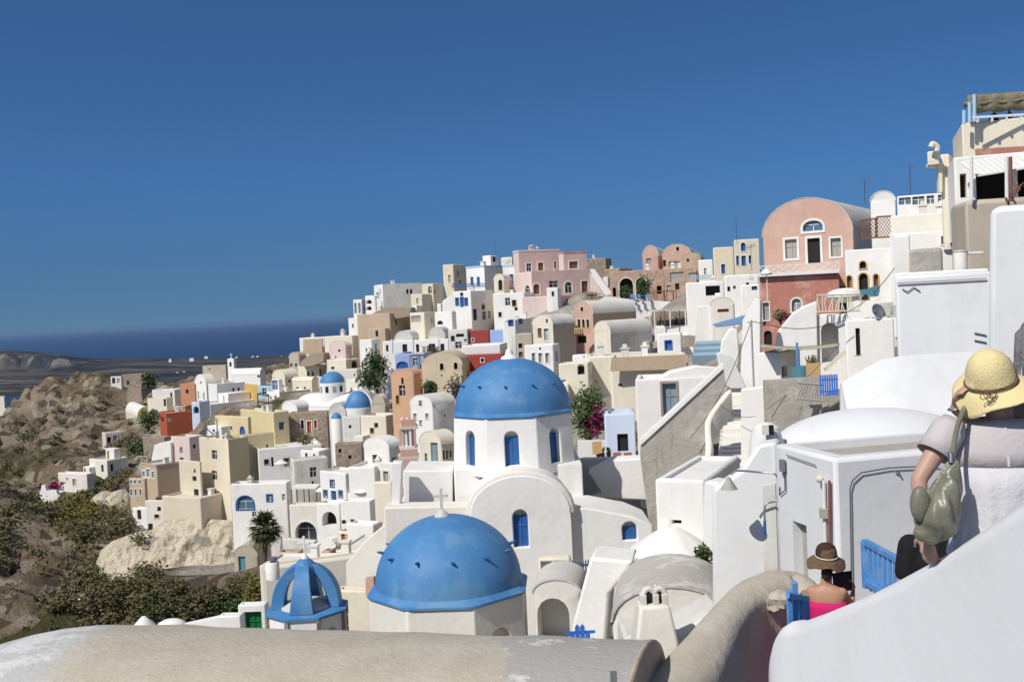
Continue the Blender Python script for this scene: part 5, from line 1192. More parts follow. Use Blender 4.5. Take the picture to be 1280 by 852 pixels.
# --- upper right
H('white_terrace', 'white terraced building below the glass pavilion', (1113, 1207, 1212), (263, 300), 62, 6, 'white2', sink=4, rcol='white2')
H('white_terrace', 'lower white terrace with a small red paned window', (1112, 1208, 1212), (286, 330), 58, 6, 'white', L='1181.5 300 10 10 rrw', sink=4, rcol='white')
H('glass_pavilion', 'low pavilion with blue glass windows and a white flat roof', (1121, 1189, 1194), (240, 262), 66, 6, 'white', L='1131 250 15 11 rt;1148 250 15 11 rt;1163 249 9 11 rt;1177 247 9 12 rt', sink=3, rcol='white2', par=.05)
H('white_vault', 'curved white vault end left of the glass pavilion', (1088, 1119, 1124), (250, 265), 70, 5, 'white', 'vL', rise=-12, sink=3, rcol='white2')
def lattice(label, pts, d, a, mat):
    p0, n = plane_at(*pts[0], d, a); q = [hit(x, y, p0, n) for x, y in pts]; t = thing('lattice_screen', label, 'lattice', (q[2] + q[3]) / 2, 'brown lattice screens')
    m = MB(); 
    for i in range(4): m.bar(q[i], q[(i + 1) % 4], .09)
    m.build('frame', mat, t); m = MB(); N_ = 5
    e = lambda f, g: q[0].lerp(q[1], f).lerp(q[3].lerp(q[2], f), g)
    for k in range(-N_ + 1, N_):
        lo, hi = max(0, k / N_), min(1, 1 + k / N_)
        m.bar(e(lo, lo - k / N_), e(hi, hi - k / N_), .028); m.bar(e(lo, 1 - (lo - k / N_)), e(hi, 1 - (hi - k / N_)), .035)
    m.build('slats', mat, t)
lattice('left brown lattice screen beside the salmon barrel house', [(1077, 275), (1095, 273), (1095, 297), (1077, 298)], 66, 5, 'wood')
lattice('right and taller brown lattice screen beside the salmon barrel house', [(1096, 271), (1115, 270), (1115, 296), (1096, 297)], 65.8, 5, 'wood')
H('tan_round_wall', 'tan plastered wall below the awning restaurant', (1207, 1290, 1300), (245, 340), 50, 10, 'tan2', sink=4, rcol='white2', bevel=.2, L='1221 283 2 2 rk')
H('restaurant_house', 'cream upper house with red band under a reed shaded roof terrace', (1197, 1202, 1310), (154, 200), 56, 109, 'cream2', wl=6, sink=2, rcol='white2', par=.1)
slab('painted_band', None, None, [(1221, 186), (1312, 181), (1312, 192), (1222, 196)], 54.6, -5, .2, 'rose', parent=COL.objects['restaurant_house'])
H('restaurant_room', 'open fronted white restaurant room with a dark interior', (1186, 1192, 1320), (197, 252), 54, 109, 'white', wl=5, Rr='1243 228 46 44 rk;1204 232 8 30 rw;1290 225 36 48 rk', sink=2, rcol='white2', dep=1.5)
H('chimney_wall', 'cream wall with a small cube chimney against the sky', (1175, 1186, 1200), (192, 245), 58, 30, 'cream2', L='', sink=3, rcol='cream2')
H('cube_chimney', 'cream cube chimney box with a hooked top standing out against the sky', (1159, 1174, 1177), (188, 205), 57.5, 10, 'cream2', L='1166 196.5 2 2 rk', sink=0.0, wr=.8, ground=False, rcol='cream2', par=.02)
MB().tube(smooth_path([P(1171, 189, 57.2), P(1171, 183, 57.2), P(1166, 180, 57.2), P(1164, 184, 57.2)]), .16, 8).build('cowl', 'cream2', COL.objects['cube_chimney'])
slab('bracket', None, None, [(1160, 204), (1178, 203), (1178, 240), (1174, 240), (1173, 209), (1160, 208)], 58, 10, .5, 'cream2', parent=COL.objects['cube_chimney'])
# thatched shade on the top terrace
tsh = thing('reed_canopy', 'sagging reed canopy on pale blue posts at the top right', 'canopy', P(1245, 152, 55))
m = MB(); vs = []
for i in range(13):
    for j in range(5):
        p = P(1205 + i * 9, 127 - i * .6, 55 + j * .9) + UPV * (-.10 * math.sin(PI * (i % 4) / 4) - .05 * j); vs.append(p)
m.add(vs, [(i * 5 + j, i * 5 + j + 1, (i + 1) * 5 + j + 1, (i + 1) * 5 + j) for i in range(12) for j in range(4)])
o = m.build('shade', 'thatch', tsh); o.modifiers.new('solid', 'SOLIDIFY').thickness = .15
m = MB(); vs = []
for i in range(25):
    for j in range(4):
        p = P(1210 + i * 4.5, 119 - i * .3, 55 + 0.02 * j) + UPV * (-.30 * j - (.12 * abs(math.sin(i * .55)) if j == 3 else 0)); vs.append(p + Vector((0, .05 * math.sin(i * 1.3 + j), 0)))
m.add(vs, [(i * 4 + j, i * 4 + j + 1, (i + 1) * 4 + j + 1, (i + 1) * 4 + j) for i in range(24) for j in range(3)])
o = m.build('fringe', 'thatch', tsh); o.modifiers.new('solid', 'SOLIDIFY').thickness = .06
for x, y, yy in ((1218, 118, 152), (1212, 128, 153), (1205, 138, 155), (1292, 115, 152)): MB().tube([P(x, y, 55), P(x, yy, 55)], .10, 8).build('post', 'skyblue', tsh)
tr_ = thing('terrace_rail', 'white terrace railing under the reed canopy', 'railing', P(1250, 152, 54.5), 'terrace railings')
MB().bar(P(1216, 147, 54.6), P(1320, 141, 54.6), .12).build('rail', 'frame', tr_)
for i in range(6): MB().bar(P(1222 + i * 18, 153 - i, 54.6), P(1222 + i * 18, 146.6 - i, 54.6), .1).build('post', 'frame', tr_)
# slatted awnings
def awning(label, p0, p1, dep, drop, mat, n=7, d=52):
    a, b = P(*p0, d), P(*p1, d); t = thing('awning', label, 'awning', (a + b) / 2, 'restaurant awnings')
    for i in range(n):
        f = i / n; q = Vector((-.1 * dep, -dep, -drop))
        MB().bar(a.lerp(b, f + .04), a.lerp(b, f + .04) + q, .26, .05).build('slat', mat, t)
    MB().bar(a, b, .07).build('beam', 'frame', t); MB().bar(a + q, b + q, .08).build('beam', 'frame', t)
awning('left white slatted awning over the restaurant front', (1200, 203), (1262, 193), 2.4, 1.0, 'canvas', 9, 53)
awning('right white slatted awning at the picture edge', (1264, 196), (1330, 190), 2.4, 1.0, 'canvas', 9, 53)
for x, mt in ((1258, 'frame'), (1263, 'rustmetal'), (1214, 'frame')):
    tag(MB().tube([P(x, 196, 50.2), P(x + .6, 250, 50.2)], .09, 8).build('awning_post', mt, None, loc=P(x, 250, 50.2)), {1258: 'white post under the restaurant awning', 1263: 'thin rust red post beside the white awning post', 1214: 'white post at the left end of the restaurant awning'}[x], 'post')
rs = thing('folding_support', 'rust coloured angled metal support on the tan wall at the right edge', 'support', P(1262, 256, 44))
for a_, b_ in (((1259, 255), (1281, 228)), ((1262, 243), (1281, 228)), ((1257, 247), (1262, 257)), ((1262, 243), (1270, 255)), ((1275, 235), (1290, 221))): MB().bar(P(*a_, 44), P(*b_, 44), .07).build('bar', 'rustmetal', rs)
# --- middle right stairs, sail wall and terrace
M['sailwall'] = M['white2']
slab('sail_wall', 'big white curved sail shaped wall in front of the faded red house', 'wall', [(950, 437), (972, 414), (990, 392), (1003, 383), (1021, 376), (1021, 445), (950, 445)], 58, 15, 1.2, 'white', bevel=.08, ground=True)
H('arch_house', 'white wall with a tall shaded arch beside the sail shaped wall', (1021, 1060, 1064), (392, 470), 57, 8, 'white', L='1037.5 428 22 50 aW', sink=4, rcol='white', dep=1.6)
tag(MB().ball(P(1056, 369, 58.5), 1.0, 1.2, .42, 18).build('roof_hump', 'white', None, loc=P(1056, 369, 58.5)), 'rounded white hump above the branch railing', 'roof hump')
def branch_rail(label, x0, x1, y0, y1, d, n, mat, sl=0.0):
    t = thing('branch_railing', label, 'railing', P((x0 + x1) / 2, y1, d), 'rustic branch railings'); rn = random.Random(x0)
    for yy in (y0, y1): MB().tube([P(x0, yy, d), P(x1, yy + sl, d)], .05, 6).build('rail', mat, t)
    for i in range(n):
        f = i / n; xa = x0 + (x1 - x0) * f; xb = xa + rn.uniform(-7, 9)
        MB().tube([P(xa, y1 + sl * f, d), P((xa + xb) / 2 + rn.uniform(-1.5, 1.5), (y0 + y1) / 2, d), P(min(max(xb, x0), x1), y0 + sl * f, d)], .035, 6).build('branch', mat, t)
branch_rail('pale branch railing above the shaded tall arch', 1021, 1075, 369, 390, 56.5, 14, 'creamframe', -2)
branch_rail('thin twig and wire fence beside the blue picket gate', 996, 1028, 478, 498, 42.5, 9, 'greywood', 3)
sl_ = thing('shade_sail', 'thin olive shade sail stretched below the sail shaped wall', 'shade sail', P(1000, 436, 50))
m = MB(); vs = []
for i in range(15):
    for j in range(4):
        vs.append(P(951 + i * 7, 434 - i * .1 + 4 * math.sin(PI * i / 14), 49 + j * 1.2) + UPV * .05 * j)
m.add(vs, [(i * 4 + j, i * 4 + j + 1, (i + 1) * 4 + j + 1, (i + 1) * 4 + j) for i in range(14) for j in range(3)])
o = m.build('canvas', 'canvasolive', sl_); o.modifiers.new('solid', 'SOLIDIFY').thickness = .04
MB().tube([P(996, 428, 48.8), P(998, 474, 48.8)], .06, 8).build('pole', 'railblue', sl_)
H('white_hut', 'white terrace hut with a black doorway under the shade sail', (948, 975, 1000), (440, 490), 50, 30, 'white', L='', Rr='981 464 7 14 rk', sink=3, rcol='white')
tag(MB().lathe(P(1001, 474, 47.5), [(.0, 0), (.38, 0), (.46, .62), (.40, .62), (.36, .1), (.0, .08)], 20).build('teal_tub', 'teal', None, loc=P(1000, 475, 47.5)), 'teal grey tub on the terrace under the shade sail', 'tub')
slab('concrete_wall', 'bare grey concrete wall left of the blue picket gate', 'wall', [(956, 476), (1026, 471), (1030, 535), (958, 535)], 43.5, 6, .6, 'concrete', ground=True)
picket('picket_gate', 'blue picket gate on the white terrace beside the concrete wall', 'gate', P(1025, 495, 42), P(1048, 494, 41.6), .88, 8, 'bluebright', w=.07, group='blue picket gates')
cr = thing('planter_box', 'tan planter box with dry plants behind the blue picket gate', 'planter', P(1017, 470, 45))
MB().box(P(1017, 471, 45), .5, .5, .62).build('box', 'ochreframe', cr); m = MB()
for i in range(40): q = P(1017, 453, 45) + Vector((random.uniform(-.25, .25), random.uniform(-.2, .2), 0)); m.bar(q, q + Vector((random.uniform(-.15, .15), 0, random.uniform(.1, .35))), .02)
m.build('plant', 'leafdry', cr)
slab('stair_rail_wall', 'slanting pale handrail wall above the blue picket gate', 'wall', [(1030, 461), (1056, 437), (1058, 441), (1033, 464)], 44, 5, .2, 'cream2')
H('terrace_house', 'white house with a narrow dark slit window left of the tall blank facade', (1056, 1117, 1121), (397, 480), 46, 6, 'white', L='1072.5 427 5.5 34 rk', sink=3, rcol='white2', par=.08)
MB().box(P(1072.5, 445, 45.8), .30, .12, .04).build('sill', 'greywood', COL.objects['terrace_house.001'] if 'terrace_house.001' in COL.objects else COL.objects['terrace_house'])
# roof clutter: satellite dish, air conditioner, pipes
dsh = thing('satellite_dish', 'grey satellite dish on the roof beside the teal sign', 'satellite dish', P(1096, 396, 46.5))
Mx = Matrix.Rotation(R(70), 3, 'X') @ Matrix.Rotation(R(20), 3, 'Y')
m = MB(); m.lathe((0, 0, 0), [(0, 0), (.15, .015), (.27, .05), (.34, .09)], 20); m.v = [P(1096, 389, 46.3) + Mx @ v for v in m.v]
o = m.build('dish', 'metal', dsh); o.modifiers.new('solid', 'SOLIDIFY').thickness = .02
MB().tube([P(1096, 396, 46.5), P(1096, 389, 46.5)], .03, 6).build('mast', 'darkmetal', dsh); MB().tube([P(1096, 392, 46.4), P(1093, 388, 46.0)], .015, 6).build('arm', 'metal', dsh)
for lb, x, y, w in (('white air conditioner box beside the satellite dish', 1109, 395, .5), ('second air conditioner box farther along the roof', 1116, 396, .42)):
    ac = thing('air_conditioner', lb, 'air conditioner', P(x, y, 46.6), 'air conditioners'); b_ = P(x, y, 46.6)
    MB().box(b_, w, .3, w * 1.25).build('case', 'white3', ac, bevel=.02); MB().lathe((0, 0, 0), [(0, 0), (w * .34, 0)], 16).build('fan', 'darkmetal', ac).matrix_local = Matrix.Translation((0, -.157, w * .62)) @ Matrix.Rotation(R(90), 4, 'X')
sg = thing('hanging_sign', 'teal fish shaped sign with a yellow round emblem above the roof clutter', 'sign', P(1086, 366, 48))
MB().prism([P(x, y, 48) for x, y in [(1075, 362), (1085, 361), (1091, 358), (1099, 357), (1100, 363), (1098, 370), (1090, 371), (1084, 368), (1076, 368)]], (0, .06, 0)).build('board', 'teal', sg)
MB().lathe((0, 0, 0), [(0, 0), (.10, 0), (.10, .02), (0, .02)], 16).build('emblem', surf('emblem_yellow', (.65, .5, .08), bump=0), sg).matrix_local = Matrix.Translation(P(1096.5, 363, 47.97) - Vector(sg['_base'])) @ Matrix.Rotation(R(90), 4, 'X')
MB().tube([P(1056, 364, 48.05), P(1077, 364.5, 48.05)], .03, 6).build('arm', 'frame', sg)
# stairs with curving walls
stt = thing('staircase', 'long white staircase climbing between curved walls', 'staircase', P(915, 596, 44))
for i in range(22):
    f = i / 21; dd = 44 + i * .75; x = 914 + 6 * f + 3 * math.sin(f * 3); y = 594 - i * 5.2
    w = P(x + 18, y, dd).x - P(x - 18, y, dd).x
    MB().box(P(x, y, dd) - UPV * 1.2, w, .85, 1.2 + .02).build('step', 'white2' if i % 2 else 'white', stt, bevel=.02)
slab('concrete_flank', 'rough grey concrete flank wall with cracked plaster under the staircase', 'wall', [(904, 459), (908, 482), (915, 487), (889, 521), (892, 562), (882, 586), (868, 597), (840, 605), (811, 598), (800, 569), (801, 552)], 46, 8, 1.0, 'concrete', ground=True)
slab('coping', None, None, [(904, 455), (905, 460), (801, 556), (800, 551)], 45.9, 8, 1.3, 'white', parent=COL.objects['concrete_flank'])
swept_wall('stair_wall', 'rounded curving wall along the left of the white staircase', smooth_path([P(911, 487, 46), P(893, 510, 45), P(885, 526, 44.5), P(886, 556, 43.5), P(883, 574, 43), P(876, 592, 42.6)], 5), [.28] * 26, 1.1, 'white2')
slab('stair_wall', 'white pillar and side wall at the bend of the staircase', 'wall', [(897, 442), (905, 440), (916, 446), (934, 486), (905, 486)], 50, 0, .5, 'white', bevel=.05)
slab('stair_wall', 'white upright wall right of the upper staircase', 'wall', [(944, 372), (950, 375), (950, 480), (958, 540), (940, 540), (925, 470), (928, 400)], 56, 30, .5, 'white', bevel=.05)
slab('stair_wall', 'white rounded wall left of the upper staircase under the blue awning', 'wall', [(902, 425), (912, 410), (922, 411), (925, 445), (920, 470), (897, 470)], 58, 10, .8, 'white', bevel=.1)
slab('handrail_wall', 'beige slanting wall beside the upper staircase', 'wall', [(921, 420), (948, 386), (949, 396), (930, 425), (924, 430)], 60, 8, .3, 'cream2')
baw = thing('blue_awning', 'flat slanting blue awning over the upper staircase', 'awning', P(913, 410, 66))
m = MB().prism([P(891, 406, 66), P(938, 393, 66), P(930, 405, 62), P(896, 409, 62)], UPV * .06); m.build('canvas', 'canvasblue', baw)
for x, y in ((893, 408), (930, 404)): MB().tube([P(x, y, 63), P(x, y + 16, 63)], .04, 6).build('pole', 'frame', baw)
lpst = thing('utility_pole', 'thin grey utility pole standing beside the staircase', 'pole', P(944, 525, 46)); MB().tube([P(939, 400, 46), P(944, 525, 46)], .045, 8).build('shaft', 'greywood', lpst)
MB().bar(P(934, 403, 46), P(944, 402, 46), .05).build('crossarm', 'greywood', lpst)
slab('white_wall', 'white wall between the staircase and the bare concrete wall', 'wall', [(926, 486), (957, 482), (960, 560), (938, 600), (926, 600)], 45, 20, .5, 'white', bevel=.06)
# --- terracotta pots by the pale blue house
for i, (x, lb, w) in enumerate(((771.5, 'long terracotta trough left of the dark doorway foot', 10), (785, 'long terracotta trough right of the dark doorway foot', 10))):
    t = thing('planter_trough', lb, 'planter', P(x, 571, 53), 'terracotta troughs'); ww = w * 53 / FPX; b_ = P(x, 571, 53)
    m = MB(); m.add([b_ + Vector((sx * w_ / 2, sy * .11, z)) for w_, z in ((ww * .85, 0), (ww, .22)) for sx, sy in ((-1, -1), (1, -1), (1, 1), (-1, 1))], [(3, 2, 1, 0), (0, 1, 5, 4), (1, 2, 6, 5), (2, 3, 7, 6), (3, 0, 4, 7)]).build('box', 'pot', t)
    MB().box(b_ + UPV * .18, ww * .9, .18, .02).build('soil', 'bark', t)
for i, (x, lb) in enumerate(((748, 'small dark brown pot at the left end of the pot row'), (753, 'second dark brown pot from the garden wall'), (761, 'rounder black pot nearest the terracotta troughs'))):
    t = thing('plant_pot', lb, 'pot', P(x, 571, 53), 'dark plant pots'); MB().lathe(P(x, 571, 53), [(0, 0), (.09, 0), (.13, .2), (.12, .26), (.0, .24)], 12).build('pot', 'wood' if i < 2 else 'dark', t)
    m = MB()
    for k in range(30): q = P(x, 566, 53) + UPV * .05; m.bar(q, q + Vector((random.uniform(-.15, .15), random.uniform(-.1, .1), random.uniform(.05, .28))), .025)
    m.build('plant', 'leaf', t)
tag(MB().prism([P(x, y, 52.6) for x, y in [(740, 552), (752, 551), (753, 566), (741, 568)]], (0, .06, 0)).build('ochre_cloth', 'ochreframe', None, loc=P(746, 568, 52.6)), 'ochre cloth hung over the white garden wall', 'cloth')
# --- lower centre terraces
H('canopy_terrace', 'white terrace with steps right of the small planter boxes', (433, 466, 478), (655, 705), 78, 25, 'white', sink=5, rcol='white2')
slab('white_canopy', 'crumpled white canopy over a low stone planter', 'canopy', [(390, 683), (398, 676), (414, 674), (423, 684), (418, 694), (392, 696)], 92, 20, 2.0, 'canvas')
H('planter_house', 'small cream garden house with a reddish doorway', (421, 436, 446), (664, 690), 90, 20, 'cream2', L='429 673 5 12 rr' , sink=5)
parasol('pale pink parasol over the little planter terrace', 445, 665, 86, 26, 9, 'palepink', pole=1.9)
H('stone_planter', 'stone planter with a brick face among the terraces', (402, 412, 420), (688, 704), 85, 25, 'pinkstone', L='', sink=3, rcol='bark')
H('long_terrace', 'long cream white terrace with ledges left of the nearest blue dome', (324, 455, 475), (706, 790), 62, 10, 'white2', sink=5, rcol='white2', par=.15)
H('terrace_step', 'cream terrace step with rubble near the pale cream wall', (420, 470, 500), (688, 720), 66, 12, 'white2', sink=5, rcol='white2', par=.1)
slab('coral_panel', 'small coral painted wall panel at the left of the nearest blue dome', 'wall panel', [(457, 722), (467, 721), (467, 741), (457, 744)], 47, 10, .3, 'salmon')
H('low_cream_house', 'low cream house with pinkish ledge between cupola and nearest blue dome', (418, 462, 470), (738, 800), 48, 14, 'cream2', sink=4, rcol='palepink', par=.1)
H('roof_vent', 'squat white roof vent box between the terraces', (424, 442, 446), (705, 722), 58, 12, 'white2', sink=2, rcol='white2')
H('cream_wall_house', 'cream walled house with flat roof behind the blue ribbed cupola', (326, 332, 455), (712, 800), 56, 70, 'cream', colR='white2', wl=1.6, sink=4, rcol='white2', par=.1)
tkk = thing('round_chimney', 'short white round chimney left of the budded cross', 'chimney', P(341, 716, 54)); MB().lathe(P(341, 716, 54), [(.36, -.3), (.36, .55), (.32, .6), (0, .6)], 20).build('shaft', 'white', tkk); MB().lathe(P(341, 699, 54), [(.26, -.02), (.26, .12), (0, .14)], 16).build('cap', 'metal', tkk)
gw = H('gate_wall', 'white gate wall with a green wooden door beside the cupola', (297, 331, 335), (755, 810), 40, 4, 'white', L='316.5 781 22 34 RG', sink=3, rcol='white', par=.03, wr=.5, bevel=.05)
H('white_wall', 'low white wall stepping down left of the green door', (272, 300, 303), (769, 810), 39, 6, 'white', sink=3, rcol='white', par=.02, wr=.5, bevel=.05)
slab('white_ramp', 'thin white sloping path wall running to the green door', 'wall', [(224, 783), (274, 772), (274, 800), (224, 800)], 42, 10, .6, 'white')
tag(MB().lathe(P(180, 780, 50), [(.7, -.6), (.5, .0), (.25, .25), (.1, .4), (0, .42)], 16).build('roof_dome', 'white', None, loc=P(180, 780, 50)), 'small white roof cap just above the foreground vault', 'roof cap')
tag(MB().ball(P(215, 784, 50), .8, .6, .45, 14).build('roof_hump', 'white', None, loc=P(215, 784, 50)), 'rounded white roof hump left of the sloping path wall', 'roof hump')
# cave house by the cliff
H('cave_house', 'tan arched cave house with a dark green door beside the palm', (292, 322, 327), (695, 722), 100, 6, 'tan2', 'vL', rise=-14, L='302.5 704 9 18 Re', sink=4, rcol='pumice', wr=4)
H('arched_ruin', 'shaded small arched hollow right of the palm foot', (345, 372, 380), (690, 712), 96, 10, 'tan2', L='356 694 14 14 ak', sink=4, rcol='stone', dep=1.2)
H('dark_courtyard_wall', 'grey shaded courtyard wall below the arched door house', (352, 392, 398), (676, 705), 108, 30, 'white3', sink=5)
mf = thing('metal_fence', 'low dark metal fence in front of the cave house', 'fence', P(312, 724, 96))
for i in range(14): MB().bar(P(298 + i * 2, 724, 96), P(298 + i * 2, 716, 96), .035).build('post', 'darkmetal', mf)
MB().bar(P(298, 716.4, 96), P(325, 715.6, 96), .05).build('rail', 'darkmetal', mf)
# --- antennas, aerials and posts on the skyline
for i, (x, y, d, h, lb) in enumerate(((921, 298, 116, 2.4, 'thin aerial mast on the taller yellow skyline house'), (1081, 246, 72, 1.2, 'small aerial above the grey barrel roof'), (620, 318, 182, 2.0, 'aerial on the white box room'), (1138, 236, 68, 1.6, 'aerial behind the glass pavilion'), (400, 421, 196, 2.0, 'aerial on the white framed house'))):
    t = thing('aerial', lb, 'aerial', P(x, y, d), 'roof aerials'); b_ = P(x, y, d); MB().tube([b_ - UPV * .5, b_ + UPV * h], .025, 6).build('mast', 'darkmetal', t)
    MB().bar(b_ + UPV * h * .9 - Vector((.6, 0, 0)), b_ + UPV * h * .9 + Vector((.6, 0, 0)), .03).build('boom', 'metal', t)
    for k in range(5): MB().bar(b_ + UPV * h * .9 + Vector((-.5 + k * .25, -.3, 0)), b_ + UPV * h * .9 + Vector((-.5 + k * .25, .3, 0)), .02).build('rod', 'metal', t)
# ------------------------------------------------------------------ ground
def fbm(p, o=5, l=2.1, g=0.5):
    s, a, t = 0.0, 1.0, 0.0
    for i in range(o):
        s += a * noise.noise(p); t += a; p = p * l; a *= g
    return s / t
TOWN = len(GROUND)
OPEN = [  # photo pixel + distance: open rocky ground and slope
    (5, 512, 322), (45, 500, 318), (40, 493, 318), (72, 482, 315), (88, 478, 312), (103, 473, 310), (118, 470, 308), (130, 466, 305), (95, 500, 302), (120, 495, 298), (150, 481, 296), (185, 488, 292),
    (0, 560, 285), (40, 545, 290), (90, 530, 280), (140, 520, 270), (20, 600, 245), (70, 580, 240), (120, 560, 232), (160, 535, 245),
    (0, 650, 195), (40, 640, 190), (90, 620, 185), (130, 610, 178), (155, 600, 172), (0, 700, 160), (50, 690, 158), (100, 665, 160), (150, 660, 148),
    (0, 760, 118), (40, 750, 118), (80, 735, 122), (110, 715, 128), (130, 700, 130), (0, 800, 92), (60, 790, 95), (110, 770, 102), (160, 755, 108),
    (128, 740, 122), (150, 741, 121), (180, 742, 120), (210, 742, 120), (240, 742, 119.5), (270, 742, 119), (300, 740, 116), (165, 745, 116), (220, 748, 112), (280, 748, 110), (310, 738, 100), (150, 790, 88), (220, 785, 85), (290, 772, 84), (320, 760, 84),
    (-120, 640, 230), (-150, 760, 130), (-200, 560, 330), (-260, 860, 90), (40, 840, 60), (200, 830, 55), (-60, 900, 60), (300, 810, 62)]
GO = [tuple(P(*q)) for q in OPEN]
GM = [(60, 330, 2), (20, 330, -6), (-20, 330, -14), (60, 420, -30), (0, 420, -40), (-60, 420, -50), (-120, 430, -60), (120, 300, 5), (110, 150, 22), (90, 100, 18), (70, 60, 14), (60, 30, 8),
      (40, 15, 2), (-140, 330, -100), (-140, 250, -105), (-140, 180, -108), (-130, 110, -105), (-110, 60, -95), (-90, 20, -80), (-60, 0, -50),
      (0, 2, -7), (6, 6, -5.5), (10, 10, -5), (3, 14, -8), (-6, 14, -11), (-12, 30, -17), (-20, 50, -24), (0, 24, -12), (8, 22, -9), (20, 20, -3), (15, 0, -3), (-20, 8, -22), (-15, 20, -18), (0, -10, -6), (20, -10, 0)]
pts = np.array([list(q) for q in GROUND] + [list(q) for q in GO] + [list(q) for q in GM], float)
kind = np.array([1] * len(GROUND) + [0] * (len(GO) + len(GM)))
NX, NY = 250, 300
gx = np.linspace(-150, 125, NX); gy = np.linspace(-14, 440, NY)
GX, GY = np.meshgrid(gx, gy)
Q = np.stack([GX.ravel(), GY.ravel()], 1)
NEAR = np.zeros(len(Q)); Z = np.zeros(len(Q)); MASK = np.zeros(len(Q))
for i in range(0, len(Q), 4000):
    d2 = ((Q[i:i + 4000, None, :] - pts[None, :, :2]) ** 2).sum(2) + 4.0
    w = d2 ** -1.8
    Z[i:i + 4000] = (w * pts[None, :, 2]).sum(1) / w.sum(1)
    MASK[i:i + 4000] = (w * kind[None, :]).sum(1) / w.sum(1)
dist = np.hypot(Q[:, 0], Q[:, 1])
hp = np.array(GROUND, float)
for i in range(0, len(Q), 4000):                  # the ground never stands above the foot of a wall next to it
    dd = np.sqrt(((Q[i:i + 4000, None, :] - hp[None, :, :2]) ** 2).sum(2))
    Z[i:i + 4000] = np.minimum(Z[i:i + 4000], (hp[None, :, 2] - 0.25 + 0.75 * np.maximum(0, dd - 1.8)).min(1))
    MASK[i:i + 4000] = np.clip((8.0 - dd.min(1)) / 4.0, 0, 1); NEAR[i:i + 4000] = dd.min(1)
for i in range(len(Q)):                            # hollow below the near roofs, and bare ground round the lone houses on the cliff
    x_, y_ = Q[i]
    if 10 < y_ < 88 and x_ < -.26 * y_: Z[i] = min(Z[i], -.315 * y_ - .8)
    if 108 < y_ < 126.3:
        px_ = 640 + FPX * x_ / y_
        if 112 < px_ < 336: Z[i] = min(Z[i], -(745 - 404) / FPX * y_)
    if y_ > 150 and x_ < -.375 * y_: MASK[i] *= .25
Z -= 0.3
rock = np.clip((NEAR - 4) / 16, 0, 1) * np.clip((dist - 60) / 90, .12, 1)
for i in range(len(Q)):
    if rock[i] > 0.01 and dist[i] > 55:
        p = Vector((Q[i, 0], Q[i, 1], Z[i]))
        a = 1 - abs(fbm(p * 0.045, 5)) * 2.2
        b = fbm(p * 0.16 + Vector((7, 3, 1)), 4)
        Z[i] += rock[i] * min(1, (dist[i] - 55) / 60) * ((a - 0.55) * (4.5 + 2 * min(1, max(0, (dist[i] - 190) / 40))) + (.32 - abs(b)) * 7 + (.3 - abs(fbm(p * .38, 4))) * 3.4 - 1.2 - max(0, .16 - abs(fbm(p * .085 + Vector((3, 9, 2)), 3))) * 13)
Z = np.maximum(Z, -124)
me = bpy.data.meshes.new('ground')
idx = np.arange(NX * NY).reshape(NY, NX)
fs = np.stack([idx[:-1, :-1].ravel(), idx[:-1, 1:].ravel(), idx[1:, 1:].ravel(), idx[1:, :-1].ravel()], 1)
me.from_pydata(np.column_stack([Q, Z]).tolist(), [], fs.tolist())
at = me.attributes.new('town', 'FLOAT', 'POINT'); at.data.foreach_set('value', MASK.astype(np.float32))
me.polygons.foreach_set('use_smooth', [True] * len(me.polygons))
ZG = Z.reshape(NY, NX)
def gz(x, y):
    fx = (x - gx[0]) / (gx[1] - gx[0]); fy = (y - gy[0]) / (gy[1] - gy[0])
    i, j = int(min(max(fx, 0), NX - 2)), int(min(max(fy, 0), NY - 2)); a, b = fx - i, fy - j
    return (ZG[j, i] * (1 - a) + ZG[j, i + 1] * a) * (1 - b) + (ZG[j + 1, i] * (1 - a) + ZG[j + 1, i + 1] * a) * b
